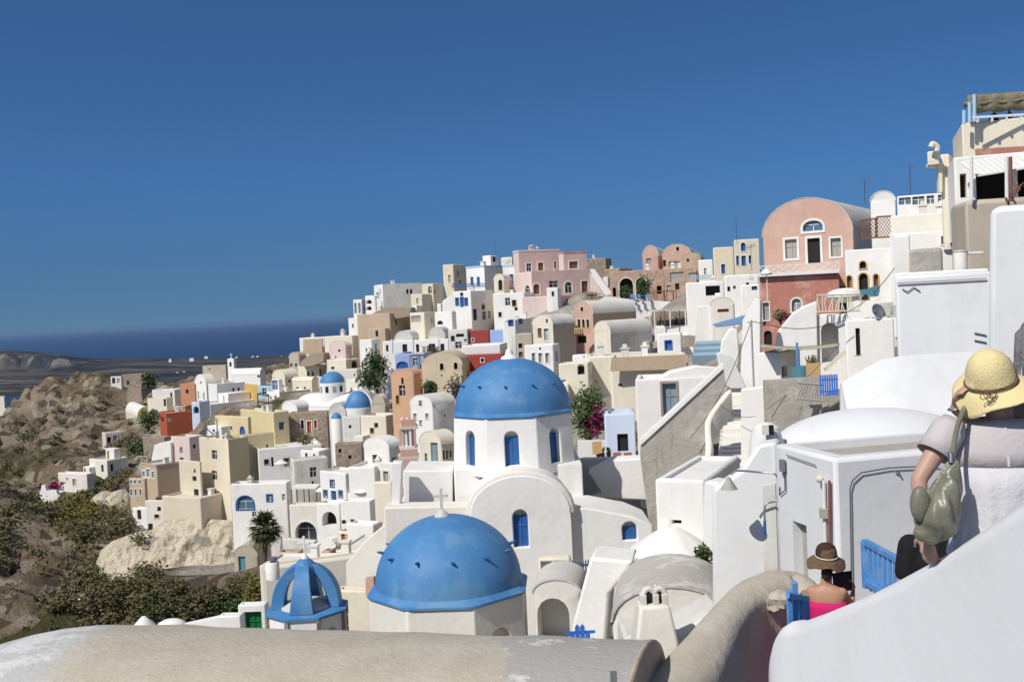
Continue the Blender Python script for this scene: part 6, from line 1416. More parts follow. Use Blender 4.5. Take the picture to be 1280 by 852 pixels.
def rockmat(name, town=True):
    m = bpy.data.materials.new(name); t, N, L, b = nt(m); b.inputs['Roughness'].default_value = 0.95; b.inputs['Specular IOR Level'].default_value = 0.1
    g = N.new('ShaderNodeNewGeometry')
    def nz(s, det=8, r=0.65):
        n = N.new('ShaderNodeTexNoise'); n.inputs['Scale'].default_value = s; n.inputs['Detail'].default_value = det; n.inputs['Roughness'].default_value = r
        L.new(g.outputs['Position'], n.inputs['Vector']); return n.outputs['Fac']
    def ramp(f, a, b_):
        q = N.new('ShaderNodeMapRange'); q.inputs[1].default_value = a; q.inputs[2].default_value = b_; L.new(f, q.inputs[0]); return q.outputs[0]
    def mix(f, a, c):
        q = N.new('ShaderNodeMix'); q.data_type = 'RGBA'
        L.new(f, q.inputs[0])
        for k, v in ((6, a), (7, c)):
            if isinstance(v, tuple): q.inputs[k].default_value = (*v, 1)
            else: L.new(v, q.inputs[k])
        return q.outputs[2]
    c = mix(ramp(nz(0.06), .42, .62), (0.19, 0.138, 0.088), (0.345, 0.275, 0.195))
    c = mix(ramp(nz(0.35, 10, .72), .54, .66), c, (0.32, 0.27, 0.20))
    vo = N.new('ShaderNodeTexVoronoi'); vo.inputs['Scale'].default_value = .55; L.new(g.outputs['Position'], vo.inputs['Vector'])
    bw = N.new('ShaderNodeSeparateColor'); L.new(vo.outputs['Color'], bw.inputs[0])
    c = mix(ramp(bw.outputs[0], .75, .8), c, (0.36, 0.31, 0.235)); c = mix(ramp(bw.outputs[1], .78, .83), c, (0.125, 0.095, 0.068))
    c = mix(ramp(nz(0.10, 10, .78), .53, .62), c, (0.05, 0.043, 0.04))
    c = mix(ramp(nz(0.05, 6, .6), .55, .63), c, (0.09, 0.085, 0.035))
    if town:
        a = N.new('ShaderNodeAttribute'); a.attribute_name = 'town'
        p = mix(ramp(nz(0.3), .4, .6), (0.58, 0.54, 0.46), (0.40, 0.36, 0.29))
        c = mix(ramp(a.outputs['Fac'], .35, .75), c, p)
    L.new(c, b.inputs['Base Color'])
    bp = N.new('ShaderNodeBump'); bp.inputs['Strength'].default_value = 1; bp.inputs['Distance'].default_value = 1.6
    L.new(nz(0.45, 10, .72), bp.inputs['Height']); L.new(bp.outputs[0], b.inputs['Normal'])
    return m
me.materials.append(rockmat('rocky_slope'))
go = bpy.data.objects.new('ground', me); COL.objects.link(go); tag(go, kind='structure')

# pale pumice cliff under the tower house
cm = MB(); NXc, NYc = 130, 44; vs = []
top = [(118, 700), (132, 690), (140, 684), (165, 676), (190, 672), (205, 662), (250, 660), (288, 662), (305, 672), (318, 690), (330, 706)]
bot = [(118, 735), (132, 734), (150, 734), (190, 738), (240, 738), (280, 738), (300, 736), (318, 732), (330, 728)]
def lerp_x(c, x):
    for (x0, y0), (x1, y1) in zip(c, c[1:]):
        if x <= x1: return y0 + (y1 - y0) * (x - x0) / (x1 - x0)
    return c[-1][1]
for i in range(NXc + 1):
    x = 118 + (330 - 118) * i / NXc; edge = max(0, (130 - x) / 12) ** 2 * 8 + max(0, (x - 305) / 25) ** 2 * 3
    for j in range(NYc + 1):
        f = j / NYc - 0.16; y = lerp_x(top, x) * (1 - f) + lerp_x(bot, x) * f
        d = 128.2 - 5.0 * f + edge
        p = P(x, y, d)
        k = fbm(Vector((p.x * .13, p.z * .10, 2)), 5) * 2.6 + fbm(Vector((p.x * .7, p.z * .5, 5)), 4) * 1.0 + (1 - abs(fbm(Vector((p.x * .3, p.z * .12, 9)), 4)) * 3) * .5
        k *= min(1, max(0, (f + .06) / .16))               # it meets the feet of the houses flush
        vs.append(p + Vector((0, -k if j < NYc else 0, 0)))
cm.add(vs, [(i * (NYc + 1) + j, (i + 1) * (NYc + 1) + j, (i + 1) * (NYc + 1) + j + 1, i * (NYc + 1) + j + 1) for i in range(NXc) for j in range(NYc)])
tag(cm.build('cliff_terrain', 'pumice', None, loc=P(220, 740, 122), smooth=70, fix=True), kind='structure')
# loose boulders on the slope
rn = random.Random(11)
for i, (x, y, d, r) in enumerate(((118, 640, 158, 2.6), (108, 642, 160, 1.8), (133, 640, 152, 3.0), (148, 632, 152, 2.2), (152, 757, 104, 1.2), (143, 765, 100, 1.6), (112, 735, 120, 1.0), (88, 660, 165, 1.6), (272, 742, 100, .9), (246, 752, 98, 1.0), (305, 755, 92, .8), (60, 720, 135, 1.8), (30, 700, 150, 2.0), (75, 700, 148, 1.6))):
    c = P(x, y, d); m = MB().ball((0, 0, 0), 1, 1, 1, 14)
    m.v = [c + Vector((v.x * r, v.y * r, v.z * r * 1.1)) * (1 + .45 * fbm(v * 1.3 + Vector((i * 5, 0, 0)), 4)) for v in m.v]
    lab = ['pale jagged boulder standing out beside the lower caldera terraces', 'smaller pale rock on the scrubby slope'][0 if i in (0, 1, 2, 3) else 1]
    tag(m.build('boulder', 'pumice' if i < 4 else surf('dark_rock', (.20, .165, .13), col2=(.07, .06, .055), scale=.8, amt=1, bump=1, bscale=2), None, loc=c, smooth=50),
        lab, 'boulder', 'pale boulders by the terraces' if i < 4 else 'rocks on the scrubby slope')
tag(MB().tube([P(91, 763, 100), P(106, 741, 102)], .22, 8).build('fallen_pole', 'white3', None, loc=P(98, 752, 101)), 'pale pole lying on the dark scrub slope', 'pole')

# ------------------------------------------------------------------ sea and far island
SEA = -121.0
sm = MB(); K = 96; rr = [0, 300, 800, 1500, 2500, 4000, 8000, 16000, 32000, 60000]
for r in rr[1:]:
    for k in range(K): sm.v.append(Vector((r * math.cos(2 * PI * k / K), r * math.sin(2 * PI * k / K), SEA)))
sm.v.append(Vector((0, 0, SEA)))
for i in range(len(rr) - 2):
    for k in range(K): sm.f.append((i * K + k, i * K + (k + 1) % K, (i + 1) * K + (k + 1) % K, (i + 1) * K + k))
for k in range(K): sm.f.append((len(sm.v) - 1, k, (k + 1) % K))
wm = bpy.data.materials.new('deep_sea_water'); t, N, L, b = nt(wm)
b.inputs['Base Color'].default_value = (0.012, 0.045, 0.125, 1); b.inputs['Roughness'].default_value = 0.55; b.inputs['Specular IOR Level'].default_value = 0.22
g = N.new('ShaderNodeNewGeometry'); n = N.new('ShaderNodeTexNoise'); n.inputs['Scale'].default_value = 0.012; n.inputs['Detail'].default_value = 10; n.inputs['Roughness'].default_value = .7
L.new(g.outputs['Position'], n.inputs['Vector']); bp = N.new('ShaderNodeBump'); bp.inputs['Strength'].default_value = .6; bp.inputs['Distance'].default_value = 6
L.new(n.outputs['Fac'], bp.inputs['Height']); L.new(bp.outputs[0], b.inputs['Normal'])
tag(sm.build('sea', wm, None, smooth=0), kind='structure')
im_ = MB(); NXi, NYi = 320, 150; vs = []
def crest(x):
    return lerp_x([(-400, 446), (-120, 436), (0, 437.5), (40, 439), (70, 442.5), (100, 446.5), (140, 448), (240, 447.5), (360, 445), (480, 441), (700, 432), (900, 426)], x)
def shore(x):
    return lerp_x([(-400, 520), (-50, 500), (60, 496), (110, 492), (150, 490), (190, 482), (215, 478), (260, 478), (330, 474), (500, 466), (900, 452)], x)
for i in range(NXi + 1):
    x = -380 + (860 + 380) * i / NXi
    for j in range(NYi + 1):
        f = j / NYi
        yc, ys = crest(x), shore(x)
        dn, df = 1950 + 1.0 * max(0, x), 3300
        d = dn + (df - dn) * f
        r = ray(x, 470); X, Y = r.x / r.y * d, d
        zs = SEA - 1; zt = P(x, yc, df).z
        cl = min(1, max(0, (150 - x) / 70))            # white cliffed part at the left
        if f < .04: h = f / .04 * .06
        else: h = .06 + .94 * (cl * (0.30 * min(1, (f - .04) / .55) + .70 / (1 + math.exp(-(f - .70 + .05 * fbm(Vector((x * .05, 0, 0)), 4)) * 90))) + (1 - cl) * (1 - (1 - (f - .04) / .96) ** 1.6))
        nzv = fbm(Vector((X * .004, Y * .004, 0)), 6); gl = abs(fbm(Vector((X * .016, Y * .002, 4)), 4))
        z = zs + (zt - zs) * h + (nzv * 7 - cl * gl * 30 * math.exp(-((f - .66) / .10) ** 2)) * min(1, f * 4) * (1 if f < .9 else (1 - f) * 10)
        vs.append(Vector((X, Y, z)))
    xb = vs[-1]
im_.add(vs, [(i * (NYi + 1) + j, (i + 1) * (NYi + 1) + j, (i + 1) * (NYi + 1) + j + 1, i * (NYi + 1) + j + 1) for i in range(NXi) for j in range(NYi)])
# the island's far side falls to the sea
o_ = len(im_.v); bk = []
for i in range(NXi + 1):
    v = vs[i * (NYi + 1) + NYi]; bk.append(Vector((v.x * 1.12, v.y * 1.12, SEA - 2)))
im_.v += bk; im_.f += [(i * (NYi + 1) + NYi, (i + 1) * (NYi + 1) + NYi, o_ + i + 1, o_ + i) for i in range(NXi)]
mm = bpy.data.materials.new('far_island_ground'); t, N, L, b = nt(mm); b.inputs['Roughness'].default_value = 1; b.inputs['Specular IOR Level'].default_value = 0
g = N.new('ShaderNodeNewGeometry'); sx = N.new('ShaderNodeSeparateXYZ'); L.new(g.outputs['Normal'], sx.inputs[0])
mp = N.new('ShaderNodeMapping'); mp.inputs['Scale'].default_value = (1, .15, .22); L.new(g.outputs['Position'], mp.inputs['Vector'])
def nz_(s, src): 
    n = N.new('ShaderNodeTexNoise'); n.inputs['Scale'].default_value = s; n.inputs['Detail'].default_value = 8; n.inputs['Roughness'].default_value = .65; L.new(src, n.inputs['Vector']); return n.outputs['Fac']
def rg(f, a, c):
    q = N.new('ShaderNodeMapRange'); q.inputs[1].default_value = a; q.inputs[2].default_value = c; L.new(f, q.inputs[0]); return q.outputs[0]
def mxx(f, a, c):
    q = N.new('ShaderNodeMix'); q.data_type = 'RGBA'; L.new(f, q.inputs[0])
    for k, v in ((6, a), (7, c)):
        if isinstance(v, tuple): q.inputs[k].default_value = (*v, 1)
        else: L.new(v, q.inputs[k])
    return q.outputs[2]
c = mxx(rg(nz_(.006, g.outputs['Position']), .4, .65), (.026, .027, .03), (.10, .09, .075))
mp2 = N.new('ShaderNodeMapping'); mp2.inputs['Scale'].default_value = (.25, 1.6, 1); L.new(g.outputs['Position'], mp2.inputs['Vector'])
c = mxx(rg(nz_(.012, mp2.outputs[0]), .56, .62), c, (.17, .15, .115))
st = N.new('ShaderNodeMath'); st.operation = 'LESS_THAN'; st.inputs[1].default_value = .95; L.new(sx.outputs[2], st.inputs[0])
mpz = N.new('ShaderNodeSeparateXYZ'); L.new(g.outputs['Position'], mpz.inputs[0])
hi = rg(mpz.outputs[2], -104, -92); mu = N.new('ShaderNodeMath'); mu.operation = 'MULTIPLY'; L.new(hi, mu.inputs[0]); L.new(rg(nz_(.033, mp.outputs[0]), .49, .57), mu.inputs[1])
mu2 = N.new('ShaderNodeMath'); mu2.operation = 'MULTIPLY'; L.new(mu.outputs[0], mu2.inputs[0]); L.new(st.outputs[0], mu2.inputs[1])
c = mxx(mu2.outputs[0], c, (.24, .225, .195))
L.new(c, b.inputs['Base Color'])
tag(im_.build('island_terrain', mm, None, smooth=50, fix=False), kind='structure')
for i, (x, y, d, w) in enumerate(((258, 446.6, 3200, 22), (316, 446.4, 3250, 16), (322, 446.2, 3260, 18), (296, 446.9, 3200, 14), (222, 467, 2500, 24), (230, 466, 2520, 18), (240, 449, 3000, 26), (213, 450, 3000, 16), (352, 446, 3300, 14))):
    c = P(x, y, d); tag(MB().box(c - UPV * 6, w * .5, w * .4, 8).box(c + UPV * 2, w * .25, w * .25, 2).build('distant_house', 'white', None, loc=c - UPV * 6), 'tiny white building far off on the low island', 'house', 'tiny buildings on the far island')

# ------------------------------------------------------------------ plants
def on_ground(px, py, d0=70):
    r = ray(px, py); d = d0
    while d < 330:
        p = r * (d / r.y)
        if p.z < gz(p.x, p.y): return d
        d += .5
    return d0
def leaves(m, c, rx, ry, rz, n, s, rn, hollow=.25, lump=.5):
    """n small leaf faces spread through an uneven crown"""
    seed = Vector((c.x * .37, c.y * .29, c.z * .41)); k = 0
    while k < n:
        v = Vector((rn.gauss(0, 1), rn.gauss(0, 1), rn.gauss(0, 1)))
        if v.length < 1e-3: continue
        v.normalize(); f = rn.random() ** .45
        lim = 1 + lump * fbm(v * 1.7 + seed, 3) * 1.6
        g_ = fbm(v * f * 3.1 + seed * 2, 2)
        if g_ < -.10 and rn.random() < .75: continue
        p = c + Vector((v.x * rx, v.y * ry, v.z * rz)) * f * lim
        a = Vector((rn.gauss(0, 1), rn.gauss(0, 1), rn.gauss(0, .6))).normalized(); b = a.orthogonal().normalized(); w = s * rn.uniform(.55, 1.2)
        b = (b + Vector((rn.uniform(-.5, .5), rn.uniform(-.5, .5), rn.uniform(-.5, .5)))).normalized()
        m.add([p - a * w, p + b * w * .45, p + a * w, p - b * w * .45], [(0, 1, 2, 3)]); k += 1
def shrub(name, label, px, py, d, r, h, n, s, mat='leaf', mat2=None, cat='bush', group=None, stem=True, seed=1):
    """px,py = foot of the plant"""
    rn = random.Random(seed); b = P(px, py, d); t = thing(name, label, cat, b, group)
    m = MB()
    for k in range(4):
        e = b + Vector((rn.uniform(-.5, .5) * r, rn.uniform(-.5, .5) * r, h * rn.uniform(.6, .9))); m.tube([b - UPV * .2, b.lerp(e, .5) + Vector((rn.uniform(-.1, .1) * r, 0, 0)), e], [.05 * h + .02, .03 * h, .01], 6)
    m.build('stem', 'bark', t)
    m = MB(); leaves(m, b + UPV * h * .55, r, r, h * .55, n, s, rn); m.build('foliage', mat, t, smooth=0, fix=False)
    if mat2:
        m = MB(); c = b + Vector((r * .45, -r * .3, h * .42)); leaves(m, c, r * .75, r * .7, h * .36, n // 2, s, rn); m.build('blossom', mat2, t, smooth=0, fix=False)
    return t
shrub('bougainvillea_shrub', 'leafy green shrub with magenta bougainvillea beside the upper dome', 735, 551, 57, 0.95, 2.75, 1500, .13, 'leaf', 'bloom', 'shrub', seed=3)
shrub('oleander_shrub', 'tall thin green shrub just behind the magenta bougainvillea', 738, 530, 60, .7, 2.3, 500, .13, 'leaf', seed=23)
shrub('green_tree', 'dark green leafy tree left of the orange house', 470, 486, 150, 1.9, 5.3, 1600, .28, 'leaf', cat='tree', seed=5)
shrub('green_tree', 'shorter bushy part of green growth at the foot of the leafy tree', 462, 486, 146, 2.0, 2.6, 800, .26, 'leaf', cat='tree', seed=6)
shrub('ivy_shrub', 'dark shrub growing before the cream arched window house', 572, 500, 112, 1.3, 2.6, 600, .2, 'leafdry', seed=7)
shrub('arch_shrub', 'shrub in the big dark arch of the cream house', 538, 494, 115, .9, 1.6, 300, .2, 'leaf', seed=8)
shrub('garden_tree', 'round green tree between the barrel house and dark red house', 186, 537, 205, 2.2, 3.8, 700, .35, 'leaf', cat='tree', seed=9)
shrub('garden_bush', 'pale flowering bush under the cream barrel roofed house', 163, 572, 196, 2.6, 4.2, 800, .35, 'leafdry', seed=10)
shrub('garden_bush', 'dark green bush beside the pale flowering bush', 172, 574, 190, 2.2, 3.6, 600, .35, 'leaf', seed=11)
shrub('red_flower_bush', 'dark red flowering bush on the caldera terraces', 70, 614, 168, 1.4, 1.6, 300, .25, 'bloom', seed=12)
shrub('dark_bush', 'dark bush beside the ruined fort', 186, 488, 285, 2.4, 5.0, 500, .5, 'leaf', seed=13)
shrub('arcade_vine', 'green climbing vine on the right pillar of the stone arcade', 806, 374, 146, 1.3, 3.4, 700, .2, 'leaf', seed=14)
shrub('arcade_shrub', 'dark shrub inside the left arch of the stone arcade', 783, 374, 148, 1.0, 2.0, 300, .2, 'leaf', seed=15)
shrub('flower_bush', 'small bush with red flowers on the faded red house wall', 976, 402, 66, .55, .75, 250, .1, 'leaf', 'bloom', seed=16)
shrub('terrace_plant', 'green potted plants on the little planter terrace', 432, 692, 84, .9, 1.1, 350, .12, 'leaf', seed=17)
shrub('terrace_plant', 'tall leafy plant above the reddish garden doorway', 441, 684, 86, .7, 1.3, 250, .12, 'leafdry', seed=18)
shrub('terrace_plant', 'green plants along the pink mansion terrace', 740, 372, 158, 1.3, .9, 200, .18, 'leafdry', seed=19)
shrub('hanging_plant', 'dark grey green tuft below the large white parasol', 880, 702, 24, .25, .4, 200, .07, 'leaf', seed=20)
shrub('terrace_tree', 'greenery along the long white terrace building', 540, 446, 148, 1.6, 1.6, 350, .2, 'leaf', seed=21)
shrub('court_bush', 'olive bush at the foot of the rubble stone house', 381, 556, 136, 1.2, 1.3, 250, .2, 'leafdry', seed=22)
# bushes at the cliff foot: each a thing
rn = random.Random(4)
for i, (x, y, d, r, h, mt) in enumerate(((150, 760, 104, 1.9, 2.4, 'leafdry'), (168, 752, 108, 2.2, 2.6, 'leafdry'), (186, 766, 102, 2.0, 2.2, 'leafdry'), (205, 775, 98, 2.2, 2.6, 'leaf'), (228, 764, 100, 2.0, 2.4, 'leafdry'), (246, 776, 96, 1.8, 2.4, 'leafdry'), (262, 758, 100, 1.7, 2.0, 'leafdry'), (280, 768, 96, 1.7, 2.4, 'leaf'), (298, 752, 97, 1.5, 2.4, 'leafdry'), (312, 752, 92, 1.7, 2.8, 'leafdry'), (322, 765, 86, 1.3, 3.2, 'leafyellow'), (130, 752, 110, 2.0, 2.2, 'leafdry'), (215, 748, 106, 1.6, 1.9, 'leafdry'), (300, 772, 90, 1.4, 1.9, 'leaf'))):
    d = on_ground(x, y); r *= d / 100; h *= d / 100
    shrub('cliff_bush', 'rounded olive green bush at the foot of the pale cliff', x, y, d, r, h, 1100, .17, mt, group='bushes at the foot of the pale cliff', seed=40 + i)
# scrub that nobody could count
m = MB(); my = MB(); rn = random.Random(9); cnt = 0
def inside(x, y, poly):
    c = False
    for (x0, y0), (x1, y1) in zip(poly, poly[1:] + poly[:1]):
        if (y0 > y) != (y1 > y) and x < (x1 - x0) * (y - y0) / (y1 - y0) + x0: c = not c
    return c
ZONES = [([(14, 655), (40, 640), (100, 690), (85, 725), (40, 720), (14, 700)], -1, 0), ([(-20, 735), (40, 735), (70, 775), (60, 800), (-20, 800)], -1, 0), ([(-20, 660), (50, 605), (60, 640), (30, 700), (-20, 720)], .8, 0), ([(60, 640), (160, 590), (165, 640), (110, 690), (60, 680)], .8, 1), ([(100, 720), (150, 640), (170, 660), (140, 690), (120, 760), (60, 770)], .85, 0), ([(60, 650), (110, 620), (130, 640), (90, 665)], .9, 2), ([(60, 760), (330, 735), (330, 800), (40, 800)], .75, 0), ([(-20, 480), (200, 480), (200, 800), (-20, 800)], .10, 0)]
tries = 0
while cnt < 1050 and tries < 90000:
    tries += 1
    y = 70 + 220 * rn.random() ** 1.4; x = y * rn.uniform(-.53, -.23); z = gz(x, y); px, py = proj(Vector((x, y, z)))
    if not (-40 < px < 340 and 470 < py < 800): continue
    pr_, md = 0, 0
    for poly, q, kk in ZONES:
        if inside(px, py, poly):
            if q < 0: pr_ = .08; break
            if q > pr_: pr_, md = q, kk
    if rn.random() > pr_: continue
    r = rn.uniform(.5, 1.7); leaves(my if md == 2 or (md == 1 and rn.random() < .35) else m, Vector((x, y, z + r * .3)), r, r, r * .65, int(30 + 30 * r), .17 + y * .0007, rn); cnt += 1
tag(m.build('scrub', 'leafdry', None, smooth=0, fix=False), kind='stuff'); tag(my.build('scrub', 'leafyellow', None, smooth=0, fix=False), kind='stuff')
# palm
pb_ = P(331, 712, 100); pt = thing('palm_tree', 'fan palm with a shaggy crown in front of the white half round window house', 'palm tree', pb_)
tp = P(331, 660, 100); rn = random.Random(3)
m = MB(); m.tube([pb_ - UPV * 1, pb_ + UPV * .8, pb_.lerp(tp, .5) + Vector((.05, 0, 0)), pb_.lerp(tp, .8), tp], [.30, .26, .24, .30, .22], 12); m.build('trunk', 'bark', pt)
m = MB(); sk = MB()
for k in range(64):
    az = k * 2.39996 + rn.uniform(-.3, .3); el = R(80 - 142 * (k / 63) ** .8 + rn.uniform(-9, 9)); L_ = rn.uniform(1.35, 1.75); mm_ = sk if el < R(-46) else m
    d0 = Vector((math.cos(az) * math.cos(el), math.sin(az) * math.cos(el), math.sin(el))); sd = d0.cross(UPV).normalized(); c = tp + UPV * rn.uniform(-.15, .2)
    hub = c + d0 * L_ * .5 - UPV * .05 * (1 - abs(el))
    mm_.bar(c, hub, .035); dn_ = sd.cross(d0).normalized()
    for q in range(11):
        a = R(-64 + 128 * q / 10); ld = (d0 * math.cos(a) + sd * math.sin(a)).normalized(); ll = L_ * (.50 + .22 * math.cos(a)) * rn.uniform(.8, 1.15)
        mid = hub + ld * ll * .55; tip = hub + ld * ll - UPV * ll * rn.uniform(.10, .42); wv = ld.cross(dn_).normalized() * .075
        mm_.add([hub, mid - wv, tip, mid + wv], [(0, 1, 2, 3)])
m.build('crown', 'frond', pt, smooth=0, fix=False); sk.build('dead_fronds', 'leafdry', pt, smooth=0, fix=False)

# ------------------------------------------------------------------ light and sky
SUN_AZ, SUN_EL = R(SUNAZ), R(SUNEL)            # azimuth to the left of the view's back
sd_ = Vector((-math.sin(SUN_AZ) * math.cos(SUN_EL), -math.cos(SUN_AZ) * math.cos(SUN_EL), math.sin(SUN_EL)))
sl = bpy.data.lights.new('sun', 'SUN'); sl.energy = SUN_E; sl.angle = R(0.53); sl.color = (1.0, 0.955, 0.88)
so = bpy.data.objects.new('sun', sl); COL.objects.link(so); so.rotation_euler = (-sd_).to_track_quat('-Z', 'Y').to_euler(); so.location = (0, 0, 60)
w = bpy.data.worlds.new('World'); SC.world = w; w.use_nodes = True
N, L = w.node_tree.nodes, w.node_tree.links; bg = N['Background']
sk = N.new('ShaderNodeTexSky'); sk.sky_type = 'NISHITA'; sk.sun_disc = False; sk.sun_elevation = SUN_EL; sk.sun_rotation = math.atan2(sd_.x, sd_.y)
sk.altitude = 120; sk.air_density = 1.0; sk.dust_density = 0.3; sk.ozone_density = 3.0
tc = N.new('ShaderNodeTexCoord'); sp = N.new('ShaderNodeSeparateXYZ'); cb_ = N.new('ShaderNodeCombineXYZ'); L.new(tc.outputs['Generated'], sp.inputs[0])
ma = N.new('ShaderNodeMath'); ma.operation = 'MULTIPLY_ADD'; ma.inputs[1].default_value = SKY_MUL; ma.inputs[2].default_value = SKY_ADD; L.new(sp.outputs[2], ma.inputs[0])
L.new(sp.outputs[0], cb_.inputs[0]); L.new(sp.outputs[1], cb_.inputs[1]); L.new(ma.outputs[0], cb_.inputs[2])
nv = N.new('ShaderNodeVectorMath'); nv.operation = 'NORMALIZE'; L.new(cb_.outputs[0], nv.inputs[0]); L.new(nv.outputs[0], sk.inputs['Vector'])
tint = N.new('ShaderNodeMix'); tint.data_type = 'RGBA'; tint.blend_type = 'MULTIPLY'; tint.inputs[0].default_value = 1; 
up_ = N.new('ShaderNodeMapRange'); up_.inputs[1].default_value = .33; up_.inputs[2].default_value = .62; up_.interpolation_type = 'SMOOTHSTEP'; L.new(sp.outputs[2], up_.inputs[0])
tt_ = N.new('ShaderNodeMix'); tt_.data_type = 'RGBA'; tt_.inputs[6].default_value = (*SKY_TINT, 1); tt_.inputs[7].default_value = (*SKY_HIGH, 1); L.new(up_.outputs[0], tt_.inputs[0]); L.new(tt_.outputs[2], tint.inputs[7])
L.new(sk.outputs[0], tint.inputs[6]); hr_ = N.new('ShaderNodeMapRange'); hr_.inputs[1].default_value = -.01; hr_.inputs[2].default_value = .15; hr_.interpolation_type = 'SMOOTHSTEP'; L.new(sp.outputs[2], hr_.inputs[0])
hz1 = N.new('ShaderNodeMix'); hz1.data_type = 'RGBA'; hz1.inputs[6].default_value = (.86, .70, .60, 1); hz1.inputs[7].default_value = (1, 1, 1, 1); L.new(hr_.outputs[0], hz1.inputs[0])
hz2 = N.new('ShaderNodeMix'); hz2.data_type = 'RGBA'; hz2.blend_type = 'MULTIPLY'; hz2.inputs[0].default_value = 1; L.new(tint.outputs[2], hz2.inputs[6]); L.new(hz1.outputs[2], hz2.inputs[7])
L.new(hz2.outputs[2], bg.inputs['Color']); bg.inputs['Strength'].default_value = SKY_S
SC.view_settings.view_transform = 'Standard'; SC.view_settings.look = 'None'; SC.view_settings.exposure = EXPO; SC.view_settings.gamma = 1
SC.render.engine = 'CYCLES'; SC.cycles.use_denoising = True; SC.cycles.max_bounces = 6; SC.cycles.diffuse_bounces = 3; SC.cycles.glossy_bounces = 2; SC.cycles.transparent_max_bounces = 6
# ------------------------------------------------------------------ people
def fuse(name, m, mat, parent=None, loc=None, voxel=.012, smooth_it=4):
    o = m.build(name, mat, parent, loc=loc, smooth=180)
    r = o.modifiers.new('remesh', 'REMESH'); r.mode = 'VOXEL'; r.voxel_size = voxel; r.use_smooth_shade = True
    s_ = o.modifiers.new('smooth', 'SMOOTH'); s_.iterations = smooth_it; s_.factor = .5
    return o
def limb(m, pts, rs, n=12):
    pts = [Vector(p) for p in pts]
    for p, r in zip(pts, rs): m.ball(p, r, n=n)
    for i in range(len(pts) - 1): m.tube([pts[i], pts[i + 1]], [rs[i], rs[i + 1]], n)
def loft(m, rings, n=28, cap=True):
    """rings: (centre, half width x, half depth y, yaw)"""
    o = len(m.v)
    for c, a, b, yaw in rings:
        for k in range(n):
            t = 2 * PI * k / n; x, y = a * math.copysign(abs(math.cos(t)) ** .85, math.cos(t)), b * math.copysign(abs(math.sin(t)) ** .85, math.sin(t))
            m.v.append(Vector(c) + Vector((x * math.cos(yaw) - y * math.sin(yaw), x * math.sin(yaw) + y * math.cos(yaw), 0)))
    for i in range(len(rings) - 1):
        for k in range(n):
            a, b = o + i * n + k, o + i * n + (k + 1) % n; m.f.append((a, b, b + n, a + n))
    if cap: m.f.append(tuple(o + k for k in range(n))[::-1]); m.f.append(tuple(o + (len(rings) - 1) * n + k for k in range(n)))
def hand(m, wrist, d, palm_n, curl=.5, side=1, s=1.0):
    """palm, four unequal bent fingers and a thumb; d = the way the hand points, palm_n = out of the palm"""
    d = d.normalized(); pn = (palm_n - d * palm_n.dot(d)).normalized(); sdv = d.cross(pn) * side
    for f in (-.6, -.2, .2, .6): limb(m, [wrist + d * .01 * s, wrist + d * .085 * s + sdv * f * .042 * s], [.019 * s, .0165 * s], 8)
    for f, L_ in ((-1, .062), (-.35, .078), (.32, .083), (1, .072)):
        a = wrist + d * .088 * s + sdv * f * .031 * s; ang = curl; d1 = d * math.cos(ang) + pn * math.sin(ang); d2 = d * math.cos(ang * 2.1) + pn * math.sin(ang * 2.1)
        b = a + d1 * L_ * .52 * s; c = b + d2 * L_ * .48 * s; limb(m, [a, b, c], [.0105 * s, .0095 * s, .008 * s], 8)
    a = wrist + d * .025 * s + sdv * .03 * s; b = a + (d * .6 + sdv * .75 + pn * .3).normalized() * .042 * s; c = b + (d * .85 + sdv * .25 + pn * .45).normalized() * .032 * s
    limb(m, [a, b, c], [.015 * s, .012 * s, .0095 * s], 8)
def head(m, c, face, s=1.0):
    """c = centre of the skull; face = the way it looks"""
    f = Vector(face).normalized(); r = f.cross(UPV).normalized(); u = r.cross(f); B = Matrix((r, f, u)).transposed()
    m.ball(c, .075 * s, .094 * s, .112 * s, 18, B); m.ball(c + f * .03 * s - u * .06 * s, .055 * s, .062 * s, .06 * s, 14, B)
    m.ball(c + f * .092 * s - u * .03 * s, .014 * s, .02 * s, .026 * s, 8, B); m.ball(c + f * .072 * s - u * .078 * s, .026 * s, .014 * s, .008 * s, 8, B)
    for sx in (-1, 1):
        m.ball(c + r * sx * .075 * s - u * .015 * s, .011 * s, .024 * s, .034 * s, 8, B); m.ball(c + r * sx * .03 * s + f * .082 * s + u * .002, .014 * s, .01 * s, .01 * s, 8, B)
def eyes(c, face, parent, s=1.0):
    f = Vector(face).normalized(); r = f.cross(UPV).normalized(); u = r.cross(f); m = MB()
    for sx in (-1, 1): m.ball(c + r * sx * .03 * s + f * .089 * s + u * .002, .008 * s, n=8)
    m.build('eyes', 'dark', parent)
